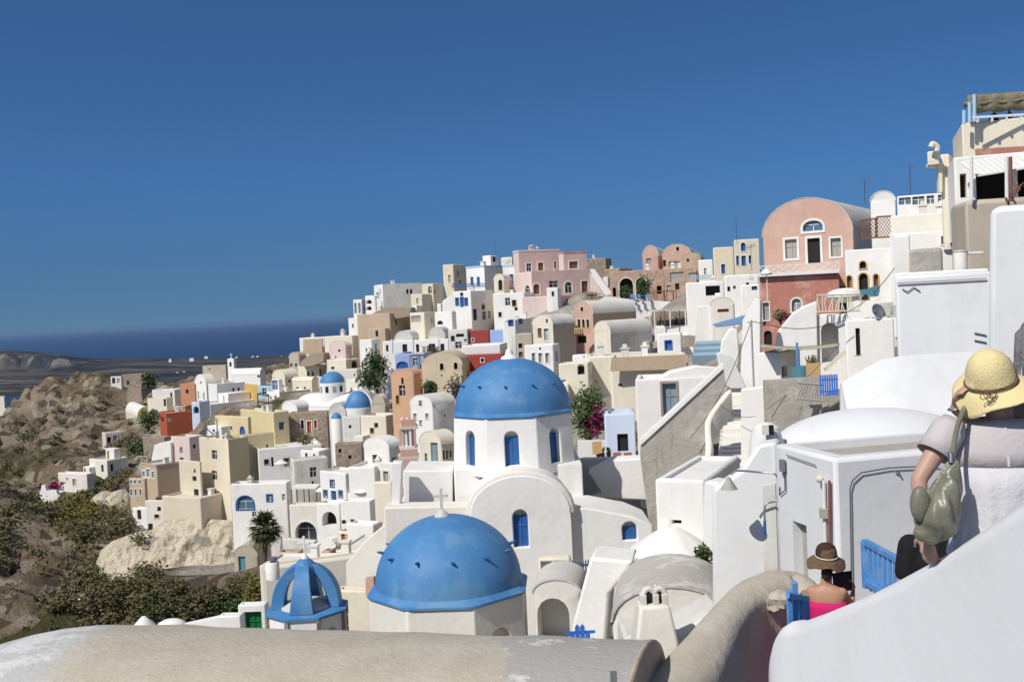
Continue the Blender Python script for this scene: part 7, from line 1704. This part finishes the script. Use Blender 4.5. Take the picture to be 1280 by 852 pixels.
def sunhat(parent, c, axis, rc, hc, rb, waves, mat, band, drop=.06, wave=.05, s0=0.0, n=72, skew=0.0):
    """c = middle of the crown's foot; axis = the hat's own up"""
    a = Vector(axis).normalized(); x = a.orthogonal().normalized(); x = (Vector((1, 0, 0)) - a * a.x).normalized(); y = a.cross(x); m = MB(); prof = []
    for k in range(9):
        t = R(90 - k * 10.5); prof.append((rc * math.cos(t) ** .8 if k else 0.0, hc * (.16 + .84 * math.sin(t))))
    prof[-1] = (rc * 1.01, .0)
    K = 9; vs = []
    for k in range(n):
        th = 2 * PI * k / n
        for r_, z in prof: vs.append(c + (x * math.cos(th) + y * math.sin(th)) * r_ * (1 + .015 * math.sin(3 * th + z * 30)) + a * z)
        for j in range(1, K + 1):
            f = j / K; r_ = rc + (rb - rc) * f * (1 + skew * math.cos(th))
            z = -drop * f ** 1.4 + wave * f ** 1.5 * math.sin(waves * th + s0) + .3 * wave * f * f * math.sin(waves * 2.3 * th + 1)
            vs.append(c + (x * math.cos(th) + y * math.sin(th)) * r_ + a * z)
    q = len(prof) + K
    m.add(vs, [(k * q + i, k * q + i + 1, ((k + 1) % n) * q + i + 1, ((k + 1) % n) * q + i) for k in range(n) for i in range(q - 1)])
    o = m.build('sun_hat', mat, parent, smooth=60); sd = o.modifiers.new('solid', 'SOLIDIFY'); sd.thickness = .004
    ring = [c + (x * math.cos(2 * PI * k / 40) + y * math.sin(2 * PI * k / 40)) * rc * 1.025 + a * .015 for k in range(41)]
    MB().tube(ring, .007, 6, cap=False).build('hat_band', band, o)
    return o, a, x, y
M['straw'] = surf('yellow_straw', (.78, .66, .35), col2=(.68, .56, .28), rough=.85, scale=12, amt=.6, bump=.35, bscale=90)
M['brownstraw'] = surf('brown_straw', (.20, .125, .07), col2=(.10, .065, .04), rough=.85, scale=14, amt=.8, bump=.5, bscale=70)
M['darkfelt'] = surf('dark_brown_felt', (.055, .028, .022), rough=.9, scale=8, bump=.2, bscale=60)
M['blouse'] = surf('sheer_grey_blouse', (.62, .61, .625), col2=(.54, .53, .545), rough=.9, scale=5, bump=.25, bscale=30)
M['yoke'] = surf('sheer_pinkish_yoke', (.53, .485, .48), col2=(.48, .435, .43), rough=.9, scale=4, bump=.15, bscale=40)
M['pinktop'] = surf('hot_pink_fabric', (.62, .02, .16), col2=(.50, .015, .12), rough=.85, scale=8, bump=.2, bscale=40)
M['blackcloth'] = surf('black_cloth', (.012, .012, .014), rough=.85, bump=.1, bscale=30)
M['trousers'] = surf('pale_grey_trousers', (.55, .54, .54), rough=.9, bump=.2, bscale=30)
M['olivebag'] = surf('olive_leather', (.205, .20, .15), col2=(.13, .127, .09), rough=.32, scale=5, amt=.8, bump=.35, bscale=7, spec=.5)
M['greyhair'] = surf('grey_hair', (.26, .25, .255), col2=(.12, .115, .12), rough=.6, scale=30, amt=1, bump=.5, bscale=60)
M['brownhair'] = surf('brown_hair', (.06, .035, .02), rough=.6, scale=30, amt=1, bump=.4, bscale=60)
M['silver'] = surf('silver_metal', (.6, .6, .62), rough=.25, metal=1, bump=0)

# woman in the yellow hat
d1 = 4.7; px2m = d1 / FPX
hc_ = P(1248, 470, d1); yaw = R(-12); back = Vector((0, -1, 0))
sh = P(1250, 530, d1)                          # between the shoulders
lat = Vector((math.cos(yaw), math.sin(yaw), 0)); fwd = Vector((-math.sin(yaw), math.cos(yaw), 0))
lshould = P(1184, 528, d1); rshould = P(1318, 518, d1)
hip = sh - UPV * .56
m = MB(); face = (fwd + Vector((.25, 0, -.1)))
head(m, hc_, face)
limb(m, [hc_ - UPV * .06 - fwd * .01, sh + UPV * .045], [.055, .062])
TR = [(hip - UPV * .10, .19, .13), (hip, .185, .125), (hip + UPV * .16, .165, .11), (hip + UPV * .34, .185, .115), (hip + UPV * .48, .195, .105), (hip + UPV * .545, .15, .08), (hip + UPV * .58, .07, .06)]
loft(m, [(c, a, b, yaw) for c, a, b in TR])
for sx in (-1, 1):
    h0 = hip + lat * sx * .095 - UPV * .06; kn = h0 - UPV * .40 + fwd * .03; an = kn - UPV * .38 - fwd * .02
    limb(m, [h0, kn, an], [.105, .07, .045]); limb(m, [an, an + fwd * .13 - UPV * .04], [.045, .03])
le = P(1148, 600, d1 - .05); lw = P(1156, 664, d1 - .12); lsh = P(1186, 537, d1)
limb(m, [lsh, lsh.lerp(le, .5), le], [.054, .047, .037]); limb(m, [le, le.lerp(lw, .4), lw], [.037, .036, .025])
hand(m, lw, P(1161, 692, d1 - .13) - lw, Vector((.6, .6, 0)), .35, -1)
# right arm folded across so that its hand rests on the left shoulder
rsh = P(1318, 526, d1); re_ = P(1280, 580, d1 + .30); rw = P(1194, 510, d1 + .10)
limb(m, [rsh, re_, rw], [.062, .045, .028]); hand(m, rw, P(1197, 488, d1 + .04) - rw, Vector((.6, -.8, 0)), .45, 1, .95)
w1 = fuse('person', m, 'skin', None, loc=(hip.x, hip.y, hip.z - .9), voxel=.011)
tag(w1, 'woman in floppy yellow straw hat and sheer grey blouse seen from behind', 'person')
eyes(hc_, face, w1)
m = MB()
loft(m, [(hip - UPV * .06, .232, .165, yaw), (hip - UPV * .03, .240, .172, yaw), (hip + UPV * .03, .222, .158, yaw), (hip + UPV * .14, .212, .148, yaw), (hip + UPV * .28, .214, .145, yaw), (hip + UPV * .385, .220, .138, yaw)], 64, cap=False)
for v in m.v:                                  # gathered folds below the yoke
    q = v - hip; t = math.atan2(q.dot(fwd), q.dot(lat)); k = max(0, min(1, (.36 - q.z) / .2))
    o_ = Vector((q.x, q.y, 0)).normalized(); v += o_ * (.009 * k * math.sin(t * 27 + 2 * math.sin(t * 5)) + .008 * k * math.sin(t * 9 + 1 + q.z * 6) + .006 * (1 - k) * 0)
bl_ = m.build('blouse', 'blouse', w1, smooth=80); bl_.modifiers.new('solid', 'SOLIDIFY').thickness = .004
m = MB()
loft(m, [(hip + UPV * .380, .221, .139, yaw), (hip + UPV * .45, .222, .128, yaw), (hip + UPV * .515, .200, .112, yaw), (hip + UPV * .56, .155, .09, yaw), (hip + UPV * .592, .088, .072, yaw)], 48, cap=False)
yk = m.build('yoke', 'yoke', bl_, smooth=80); yk.modifiers.new('solid', 'SOLIDIFY').thickness = .004
for a_, b_, nm in ((lsh, le, 'sleeve'), (rsh, re_, 'sleeve')):
    dd = (b_ - a_).normalized(); m = MB(); m.tube([a_ - dd * .05, a_, a_ + dd * .07, a_ + dd * .135], [.055, .079, .079, .084], 20, cap=False); m.build(nm, 'yoke', bl_, smooth=80).modifiers.new('solid', 'SOLIDIFY').thickness = .003
m = MB(); m.bar(hip + UPV * .385 - fwd * .142 - lat * .002, hip + UPV * .56 - fwd * .095, .010, .004); m.build('seam', 'blouse', bl_)
m = MB()
loft(m, [(hip - UPV * .20, .205, .15, yaw), (hip - UPV * .08, .208, .15, yaw), (hip + UPV * .02, .20, .142, yaw)], 40)
for sx in (-1, 1):
    h0 = hip + lat * sx * .098 - UPV * .12; kn = h0 - UPV * .36 + fwd * .03; m.tube([h0, kn, kn - UPV * .34], [.118, .09, .08], 16)
fuse('trousers', m, 'trousers', w1, voxel=.014)
hat, ha, hx, hy = sunhat(w1, P(1239, 479, d1) , Vector((-.26, -.30, 1)), .108, .165, .206, 2, 'straw', 'brownstraw', drop=.05, wave=.042, s0=3.9, skew=.38)
for k in range(5):                              # open bow of twisted cord under the crown
    cc = P(1218, 492, d1) + Vector((-.02 + k * .012, -.135 - .01 * math.sin(k), .008 * math.sin(k * 2.2)))
    MB().tube([cc + Vector((.016 * math.cos(2 * PI * q / 10), -.002, .014 * math.sin(2 * PI * q / 10))) for q in range(11)], .0022, 5, cap=False).build('bow', 'brownstraw', hat)
MB().tube([rw + Vector((.031 * math.cos(2 * PI * q / 16), .031 * math.sin(2 * PI * q / 16), 0.008 * math.cos(2 * PI * q / 16))) for q in range(17)], .004, 6, cap=False).build('bracelet', 'silver', w1)
# her shoulder bag hangs from the left shoulder
bg_ = thing('shoulder_bag', 'slouchy olive leather shoulder bag hanging at the side of the woman in the yellow hat', 'bag', P(1170, 680, d1 - .16))
m = MB(); db = d1 - .20; vs = []
for (x, y, w_, t_) in ((1190, 574, 3, .012), (1189, 584, 7, .03), (1186, 598, 13, .05), (1181, 614, 19, .07), (1175, 632, 24, .085), (1170, 650, 25, .085), (1167, 664, 22, .075), (1165, 674, 15, .05), (1165, 679, 5, .02)):
    vs.append((P(x, y, db), w_ * db / FPX, t_, R(20)))
vv_ = []
for (c0, a0, t0, y0), (c1_, a1, t1, y1) in zip(vs[::-1], vs[::-1][1:]):
    for k in range(4): f = k / 4; vv_.append((c0.lerp(c1_, f), a0 + (a1 - a0) * f, t0 + (t1 - t0) * f, y0))
vv_.append(vs[0])
loft(m, vv_, 64)
for v in m.v:                                   # soft leather: pleats that fan out from the ring and sagging dents
    q = v - vs[5][0]; o_ = Vector((q.x, q.y, 0)); o_ = o_.normalized() if o_.length > 1e-6 else Vector((0, -1, 0)); th = math.atan2(q.y, q.x); up_ = min(1, max(0, (q.z + .10) / .3))
    v += o_ * (.010 * up_ * math.sin(9 * th + 14 * q.z) + .022 * noise.noise(Vector((th * 1.3, q.z * 9, 1))) + .008 * math.sin(q.z * 55 + 2.5 * th) * (1 - up_))
bo = m.build('body', 'olivebag', bg_, smooth=80); ss = bo.modifiers.new('sub', 'SUBSURF'); ss.levels = ss.render_levels = 1
m = MB(); c_ = P(1150, 628, db - .03); loft(m, [(c_ - UPV * .085, .012, .01, .3), (c_ - UPV * .06, .042, .026, .3), (c_, .05, .034, .3), (c_ + UPV * .05, .036, .03, .3), (c_ + UPV * .075, .012, .012, .3)], 20); m.build('side_pocket', 'olivebag', bg_, smooth=80).modifiers.new('sub', 'SUBSURF').levels = 1
m = MB(); st_ = smooth_path([P(1190, 576, db), P(1192, 556, d1 - .16), P(1197, 532, d1 - .13), P(1203, 515, d1 - .07), P(1206, 508, d1 + .02)], 5); m.tube(st_, .011, 8); m.build('strap', 'olivebag', bg_)
m = MB()
for k in range(10): m.tube([P(1189, 566 + k * 1.2, db - .01) + Vector((.012 * math.cos(q), .012 * math.sin(q), 0)) for q in np.linspace(0, 2 * PI, 9)], .0028, 5, cap=False)
m.build('ring', 'silver', bg_)
MB().tube([P(1196 + 2 * math.sin(k * .5), 600 + k * 8, db + .02) for k in range(10)], .006, 6).build('tie', 'olivebag', bg_)

# woman in pink
d2 = 10.6; hc2 = P(1034, 704, d2); sh2 = P(1033, 733, d2); hip2 = sh2 - UPV * .56; yaw2 = R(-22); lat2 = Vector((math.cos(yaw2), math.sin(yaw2), 0)); fwd2 = Vector((-math.sin(yaw2), math.cos(yaw2), 0))
m = MB(); f2 = fwd2 + Vector((.2, 0, -.15)); head(m, hc2, f2); limb(m, [hc2 - UPV * .06, sh2 + UPV * .05], [.052, .06])
loft(m, [(c, a, b, yaw2) for c, a, b in [(hip2 - UPV * .10, .19, .13), (hip2, .18, .12), (hip2 + UPV * .16, .145, .10), (hip2 + UPV * .34, .165, .105), (hip2 + UPV * .47, .192, .10), (hip2 + UPV * .53, .178, .085), (hip2 + UPV * .565, .12, .07), (hip2 + UPV * .585, .07, .06)]])
for sx in (-1, 1):
    h0 = hip2 + lat2 * sx * .095 - UPV * .06; kn = h0 - UPV * .42 + fwd2 * .03; an = kn - UPV * .40; limb(m, [h0, kn, an], [.10, .068, .045]); limb(m, [an, an + fwd2 * .13 - UPV * .04], [.045, .03])
ls2 = sh2 - lat2 * .158 - UPV * .045; rs2 = sh2 + lat2 * .158 - UPV * .045
le2 = ls2 - UPV * .25 + fwd2 * .06 - lat2 * .04; lw2 = P(1046, 738, d2 + .28); limb(m, [ls2, le2, lw2], [.05, .042, .028]); hand(m, lw2, Vector((.5, .1, .6)), fwd2, .7, 1)
re2 = P(1064, 757, d2 + .05); rw2 = P(1066, 741, d2 + .12); limb(m, [rs2, rs2.lerp(re2, .5), re2, rw2], [.05, .047, .042, .028]); hand(m, rw2, P(1067, 731, d2 + .12) - rw2, Vector((-1, 0, 0)), .55, 1)
w2 = fuse('person', m, 'tanskin', None, loc=(hip2.x, hip2.y, hip2.z - .95), voxel=.012, smooth_it=9); tag(w2, 'woman in strapless hot pink top and brown sun hat holding up a tablet', 'person'); eyes(hc2, f2, w2)
m = MB(); loft(m, [(hip2 - UPV * .16, .23, .17, yaw2), (hip2, .195, .135, yaw2), (hip2 + UPV * .16, .160, .115, yaw2), (hip2 + UPV * .34, .180, .120, yaw2), (hip2 + UPV * .425, .196, .118, yaw2)], 64, cap=False)
for v in m.v:
    q = v - hip2; v += Vector((q.x, q.y, 0)).normalized() * .006 * math.sin(q.z * 120)
m.build('top', 'pinktop', w2, smooth=80).modifiers.new('solid', 'SOLIDIFY').thickness = .006
m = MB(); loft(m, [(hip2 - UPV * .75, .30, .26, yaw2), (hip2 - UPV * .4, .25, .2, yaw2), (hip2 - UPV * .13, .22, .16, yaw2)], 40); m.build('skirt', 'pinktop', w2, smooth=80)
hr = MB(); hr.ball(hc2 - fwd2 * .012 + UPV * .01, .084, .098, .112, 16); hr.ball(hc2 - fwd2 * .07 - UPV * .085, .062, .04, .075, 12); hr.build('hair', 'brownhair', w2)
h2, *_ = sunhat(w2, P(1033, 696, d2), Vector((.03, -.16, 1)), .108, .15, .195, 3, 'brownstraw', 'creamframe', drop=.075, wave=.028, s0=1.0)
cr_ = MB(); prof = [(.111, .016), (.108, .07), (.092, .115), (.055, .145), (0, .154)]; cr_.lathe(P(1033, 696, d2), prof, 32); cr_.build('hat_crown', 'darkfelt', h2).matrix_local = Matrix.Identity(4)
tb = thing('tablet', 'dark tablet held up by the woman in pink', 'tablet', P(1053, 727, d2 + .22)); c_ = P(1053, 727, d2 + .22)
e1 = (lat2 + Vector((0, 0, .2))).normalized(); e2 = (UPV * .92 + fwd2 * -.3).normalized()
m = MB(); q = [c_ + e1 * x + e2 * y for x, y in ((-.10, -.12), (.10, -.12), (.10, .12), (-.10, .12))]; nn_ = e1.cross(e2).normalized(); m.prism(q, -nn_ * .012); m.build('case', 'blackcloth', tb, bevel=.004)
MB().add([c_ + e1 * x + e2 * y + nn_ * .0015 for x, y in ((-.085, -.105), (.085, -.105), (.085, .105), (-.085, .105))], [(0, 1, 2, 3)]).build('screen', 'glass', tb)

# person in black, mostly behind the bag
d3 = 6.6; hc3 = P(1170, 634, d3); sh3 = P(1170, 672, d3); hip3 = sh3 - UPV * .58; yaw3 = R(5); lat3 = Vector((math.cos(yaw3), math.sin(yaw3), 0)); fwd3 = Vector((-math.sin(yaw3), math.cos(yaw3), 0))
m = MB(); head(m, hc3, fwd3); limb(m, [hc3 - UPV * .06, sh3 + UPV * .04], [.058, .066])
TB = [(hip3 - UPV * .10, .17, .12), (hip3, .17, .12), (hip3 + UPV * .2, .16, .11), (hip3 + UPV * .45, .20, .115), (hip3 + UPV * .55, .17, .09), (hip3 + UPV * .6, .075, .065)]
loft(m, [(c, a, b, yaw3) for c, a, b in TB])
for sx in (-1, 1):
    s_ = sh3 + lat3 * sx * .175 - UPV * .04; e_ = s_ - UPV * .27 + lat3 * sx * .06; w_ = e_ - UPV * .2 + fwd3 * .12; limb(m, [s_, e_, w_], [.058, .045, .03]); hand(m, w_, fwd3 * .5 - UPV, -lat3 * sx, .4, sx)
    h0 = hip3 + lat3 * sx * .09 - UPV * .06; kn = h0 - UPV * .42; an = kn - UPV * .4; limb(m, [h0, kn, an], [.1, .068, .045]); limb(m, [an, an + fwd3 * .14 - UPV * .04], [.045, .03])
w3 = fuse('person', m, 'skin', None, loc=(hip3.x, hip3.y, hip3.z - .95)); tag(w3, 'person in a black short sleeved shirt walking down in front of the blue railing', 'person'); eyes(hc3, fwd3, w3)
m = MB(); loft(m, [(c, a * 1.09, b * 1.12, yaw3) for c, a, b in TB[:-1]] + [(hip3 + UPV * .59, .10, .085, yaw3)])
for sx in (-1, 1):
    s_ = sh3 + lat3 * sx * .175 - UPV * .04; e_ = s_ - UPV * .27 + lat3 * sx * .06; limb(m, [s_, s_.lerp(e_, .62)], [.080, .072])
fuse('shirt', m, 'blackcloth', w3, smooth_it=10)
m = MB(); 
for sx in (-1, 1): h0 = hip3 + lat3 * sx * .09 - UPV * .06; limb(m, [h0, h0 - UPV * .42, h0 - UPV * .76], [.115, .082, .068])
fuse('trousers', m, 'blackcloth', w3); MB().ball(hc3 - fwd3 * .01 + UPV * .02, .083, .1, .108, 16).build('hair', 'brownhair', w3)

# grey haired person at the right edge
d4 = 5.6; hc4 = P(1296, 424, d4); sh4 = P(1300, 478, d4); hip4 = sh4 - UPV * .58; f4 = Vector((.35, 1, 0)).normalized(); l4 = Vector((1, -.35, 0)).normalized(); y4 = math.atan2(l4.y, l4.x)
m = MB(); head(m, hc4, f4); limb(m, [hc4 - UPV * .06, sh4 + UPV * .04], [.055, .064]); loft(m, [(hip4 - UPV * .1, .18, .13, y4), (hip4 + UPV * .2, .16, .11, y4), (hip4 + UPV * .47, .19, .105, y4), (hip4 + UPV * .56, .14, .08, y4), (hip4 + UPV * .6, .07, .06, y4)])
for sx in (-1, 1):
    s_ = sh4 + l4 * sx * .19 - UPV * .05; e_ = s_ - UPV * .27 + l4 * sx * .04; w_ = e_ - UPV * .22 + f4 * .08; limb(m, [s_, e_, w_], [.055, .043, .028]); hand(m, w_, f4 * .4 - UPV, -l4 * sx, .4, sx)
    h0 = hip4 + l4 * sx * .09 - UPV * .06; limb(m, [h0, h0 - UPV * .42, h0 - UPV * .8], [.1, .068, .045]); limb(m, [h0 - UPV * .8, h0 - UPV * .84 + f4 * .13], [.045, .03])
w4 = fuse('person', m, 'skin', None, loc=(hip4.x, hip4.y, hip4.z - .95)); tag(w4, 'grey haired person cut off by the right edge behind the yellow hat', 'person'); eyes(hc4, f4, w4)
m = MB(); loft(m, [(hip4 - UPV * .12, .20, .15, y4), (hip4 + UPV * .2, .18, .13, y4), (hip4 + UPV * .47, .21, .122, y4), (hip4 + UPV * .57, .14, .09, y4)]); m.build('shirt', 'blackcloth', w4, smooth=80)
m = MB(); m.ball(hc4 - f4 * .014 + UPV * .012, .09, .105, .118, 20)
for k in range(90):
    a_ = rn.uniform(R(100), R(440)); o_ = l4 * math.cos(a_) + f4 * math.sin(a_)
    if o_.dot(f4) > .45: continue
    p0_ = hc4 + UPV * .10 + o_ * .03; m.tube([p0_, hc4 + UPV * .03 + o_ * .096, hc4 - UPV * .08 + o_ * .105, hc4 - UPV * rn.uniform(.15, .22) + o_ * rn.uniform(.10, .125)], [.012, .014, .012, .003], 5)
m.build('hair', 'greyhair', w4, smooth=60)

# ------------------------------------------------------------------ blue railing and gate near the people
def post_rail(name, label, cat, a, b, h, n, mat, slope_top=True):
    a, b = Vector(a), Vector(b); t = thing(name, label, cat, a.lerp(b, .5))
    for i in range(n):
        q = a.lerp(b, i / (n - 1)); w_ = .07 if i in (0,) else .038
        MB().box(q, w_, .03 if i else .06, h - .02, math.atan2((b - a).y, (b - a).x)).build('post' if i == 0 else 'slat', mat, t, bevel=.004)
    for z in (.06, h - .02, ): MB().bar(a + UPV * z, b + UPV * z, .05, .06 if z < h * .5 else .05).build('rail', mat, t, bevel=.004)
    return t
post_rail('stair_railing', 'blue wooden stair railing running down behind the white parapet', 'railing', P(1083, 734, 9.2), P(1135, 770, 8.1), .44, 9, 'railblue')
gt = thing('open_gate', 'blue plank gate standing open between the bare wall and the white parapet', 'gate', P(996, 790, 9.3))
for i, (x, w_, yt_, yb_) in enumerate(((986, .045, 735, 800), (993, .055, 724, 800), (1001, .05, 741, 800), (1008, .045, 744, 800))):
    a_, b_ = P(x, yt_, 9.4 + i * .08), P(x, yb_, 9.4 + i * .08); mm_ = MB(); mm_.box(Vector((a_.x, a_.y, b_.z - .3)), w_, .03, a_.z - b_.z + .3 - .03, R(15))
    tp_ = Vector((a_.x, a_.y, a_.z)); mm_.add([tp_ + Vector((-w_ / 2, -.015, -.032)), tp_ + Vector((w_ / 2, -.015, -.032)), tp_, tp_ + Vector((-w_ / 2, .015, -.032)), tp_ + Vector((w_ / 2, .015, -.032))], [(0, 1, 2), (3, 2, 4), (0, 2, 3), (1, 4, 2)])
    mm_.build('plank', 'railblue', gt)
for y0, y1 in ((744, 748), (785, 787)): MB().bar(P(985, y0, 9.36), P(1010, y1, 9.6), .03, .05).build('crossbar', 'railblue', gt)
# small figures: guests on the roof terrace and people in the lane
def small_person(label, p, cloth, group, seated, turn=0.0, hairm='brownhair', seed=0):
    rq = random.Random(seed); B = Matrix.Rotation(turn, 3, 'Z'); at_ = lambda x, y, z: p + B @ Vector((x, y, z)); m = MB(); z0 = .45 if seated else .86
    loft(m, [(at_(0, 0, z0 - .08), .17, .13, turn), (at_(0, 0, z0 + .12), .16, .11, turn), (at_(0, 0, z0 + .42), .19, .11, turn), (at_(0, 0, z0 + .55), .09, .07, turn)], 14); head(m, at_(0, .02, z0 + .74), B @ Vector((.1, 1, 0)))
    limb(m, [at_(0, 0, z0 + .55), at_(0, 0, z0 + .68)], [.055, .05], 8)
    for sx in (-1, 1):
        if seated: limb(m, [at_(sx * .09, 0, z0), at_(sx * .10, .42, z0 + .02), at_(sx * .1, .42, .06), at_(sx * .1, .55, .04)], [.085, .065, .045, .035], 8); limb(m, [at_(sx * .2, 0, z0 + .45), at_(sx * .26, .08, z0 + .2), at_(sx * .1, .34, z0 + .25)], [.05, .042, .032], 8)
        else: limb(m, [at_(sx * .09, 0, z0), at_(sx * .10, rq.uniform(-.1, .14), .45), at_(sx * .1, rq.uniform(-.12, .1), .06), at_(sx * .1, .13, .04)], [.09, .065, .045, .035], 8); limb(m, [at_(sx * .2, 0, z0 + .45), at_(sx * .25, .02, z0 + .18), at_(sx * .22, .16, z0 - .02)], [.05, .042, .032], 8)
    o = fuse('person', m, 'tanskin', None, loc=p, voxel=.028, smooth_it=1); tag(o, label, 'person', group)
    m = MB(); loft(m, [(at_(0, 0, z0 - .10), .20, .155, turn), (at_(0, 0, z0 + .12), .185, .135, turn), (at_(0, 0, z0 + .42), .215, .135, turn), (at_(0, 0, z0 + .54), .12, .09, turn)], 14); m.build('shirt', cloth, o, smooth=60)
    m = MB()
    for sx in (-1, 1):
        a_, b_, c__ = (at_(sx * .09, 0, z0), at_(sx * .10, .42, z0 + .02), at_(sx * .1, .42, .2)) if seated else (at_(sx * .09, 0, z0), at_(sx * .1, .02, .45), at_(sx * .1, 0, .2))
        m.tube([a_, b_, c__], [.115, .085, .07], 8)
    m.build('trousers', rq.choice(('blackcloth', 'trousers', 'canvasblue')), o, smooth=60); m = MB(); m.ball(at_(0, 0, z0 + .765), .088, .1, .11, 10); m.build('hair', hairm, o, smooth=60)
    return o
for i, (x, c1_, lb) in enumerate(((826, 'blackcloth', 'seated guest at the left end of the roof terrace'), (838, 'wood', 'second guest from the left on the roof terrace'), (846, 'blackcloth', 'guest in dark clothes at the middle of the roof terrace'), (855, 'pinktop', 'guest in red on the roof terrace'), (866, 'frame', 'guest in white at the right end of the roof terrace'))):
    small_person(lb, P(x, 411, 113.5), c1_, 'guests on the roof terrace', True, R(90 if i % 2 else -90), seed=i)
for i, (x, y, c1_, lb, hm2) in enumerate(((524, 498, 'blackcloth', 'person in black standing in the lane left of the orange house', 'brownhair'), (531, 499, 'frame', 'person in white shirt in the lane beside the person in black', 'brownhair'), (485, 500, 'canvasblue', 'person in blue shirt near the foot of the dark green tree', 'greyhair'))):
    small_person(lb, P(x - 52 if x > 500 else x, y, 138), c1_, 'people in the lane by the green tree', False, i * 1.3, hm2, seed=20 + i)
for i, (x, y, d, turn, lb) in enumerate(((1243, 152, 55, 0, 'guest under the reed canopy at the top right'), (1262, 151, 55, 1.5, 'second guest under the reed canopy nearer the picture edge'))):
    small_person(lb, P(x, y, 57) - UPV * .55, ('blackcloth', 'rust')[i], 'guests under the reed canopy', True, turn, seed=40 + i)
# terrace furniture
def table_set(label, px, py, d, mat, group):
    p = P(px, py, d); t = thing('cafe_table', label, 'table', p, group); MB().lathe(p, [(0, .70), (.36, .70), (.36, .74), (0, .74)], 14).build('table_top', mat, t); MB().tube([p, p + UPV * .7], .04, 6).build('leg', 'darkmetal', t); MB().lathe(p, [(0, 0), (.22, 0), (.2, .03), (0, .03)], 12).build('foot', 'darkmetal', t)
for i, (x, lb) in enumerate(((793, 'left blue cafe table below the stone arcade'), (803, 'middle blue cafe table below the stone arcade'), (814, 'right blue cafe table by the dark pergola'))): table_set(lb, x, 376, 139, 'railblue', 'blue cafe tables below the arcade')
for i, (x, y, d, lb) in enumerate(((790, 376, 138, 'blue chair at the left cafe table'), (799, 376, 138, 'blue chair between the left and middle cafe tables'), (809, 376.3, 138, 'blue chair between the middle and right cafe tables'))):
    p = P(x, y, d); t = thing('cafe_chair', lb, 'chair', p, 'blue chairs below the arcade'); MB().box(p + UPV * .42, .42, .42, .05).build('seat', 'railblue', t); MB().box(p + Vector((0, .2, .47)), .42, .04, .45).build('backrest', 'railblue', t)
    for sx in (-.18, .18):
        for sy in (-.18, .18): MB().box(p + Vector((sx, sy, 0)), .04, .04, .43).build('leg', 'railblue', t)
for i, (x, y, d, w_, h_, mt, lb) in enumerate(((405, 606, 117, 22, 6, 'canvas', 'white parasol left of the white cube house with blue windows'), (246, 603, 138, 14, 6, 'canvas', 'white parasol on the terrace of the tan windowed house'), (393, 690, 88, 20, 7, 'canvas', 'white parasol beside the crumpled white canopy'), (958, 335, 70, 14, 6, 'canvas', 'folded cream parasol beside the salmon barrel house balcony'))):
    parasol(lb, x, y, d, w_, h_, mt, pole=1.9)
# overhead wires
def wire(label, a, b, sag, r=.018):
    a, b = Vector(a), Vector(b); tag(MB().tube([a.lerp(b, k / 12) - UPV * sag * math.sin(PI * k / 12) for k in range(13)], r, 5).build('wire', 'darkmetal', None, loc=a.lerp(b, .5)), label, 'wire', 'overhead wires')
wire('overhead wire from the utility pole to the concrete flank wall', P(939, 402, 46), P(862, 548, 45.6), .6)
wire('overhead wire from the utility pole to the white terrace house', P(943, 402, 46), P(1058, 400, 46), .35)
wire('overhead wire rising from the branch railing to the white pillar', P(1060, 390, 55), P(1128, 322, 42), .3)
wire('thin wire slanting down past the bare concrete wall', P(1050, 430, 44), P(958, 512, 43.2), .15, .012)
wire('wire along the white wall above the white chimney', P(944, 520, 44), P(900, 505, 45), .25, .014)
# ------------------------------------------------------------------ sea air
hz = MB().box((0, 30000, SEA - 2), 130000, 64000, 26 - SEA + 2)
hm_ = bpy.data.materials.new('sea_haze'); hm_.use_nodes = True; t = hm_.node_tree; t.nodes.remove(t.nodes['Principled BSDF'])
pv = t.nodes.new('ShaderNodeVolumePrincipled'); pv.inputs['Density'].default_value = HAZE; pv.inputs['Color'].default_value = (.36, .56, .86, 1); pv.inputs['Anisotropy'].default_value = 0.2
t.links.new(pv.outputs[0], t.nodes['Material Output'].inputs['Volume'])
tag(hz.build('haze', hm_, None, smooth=0), kind='stuff')
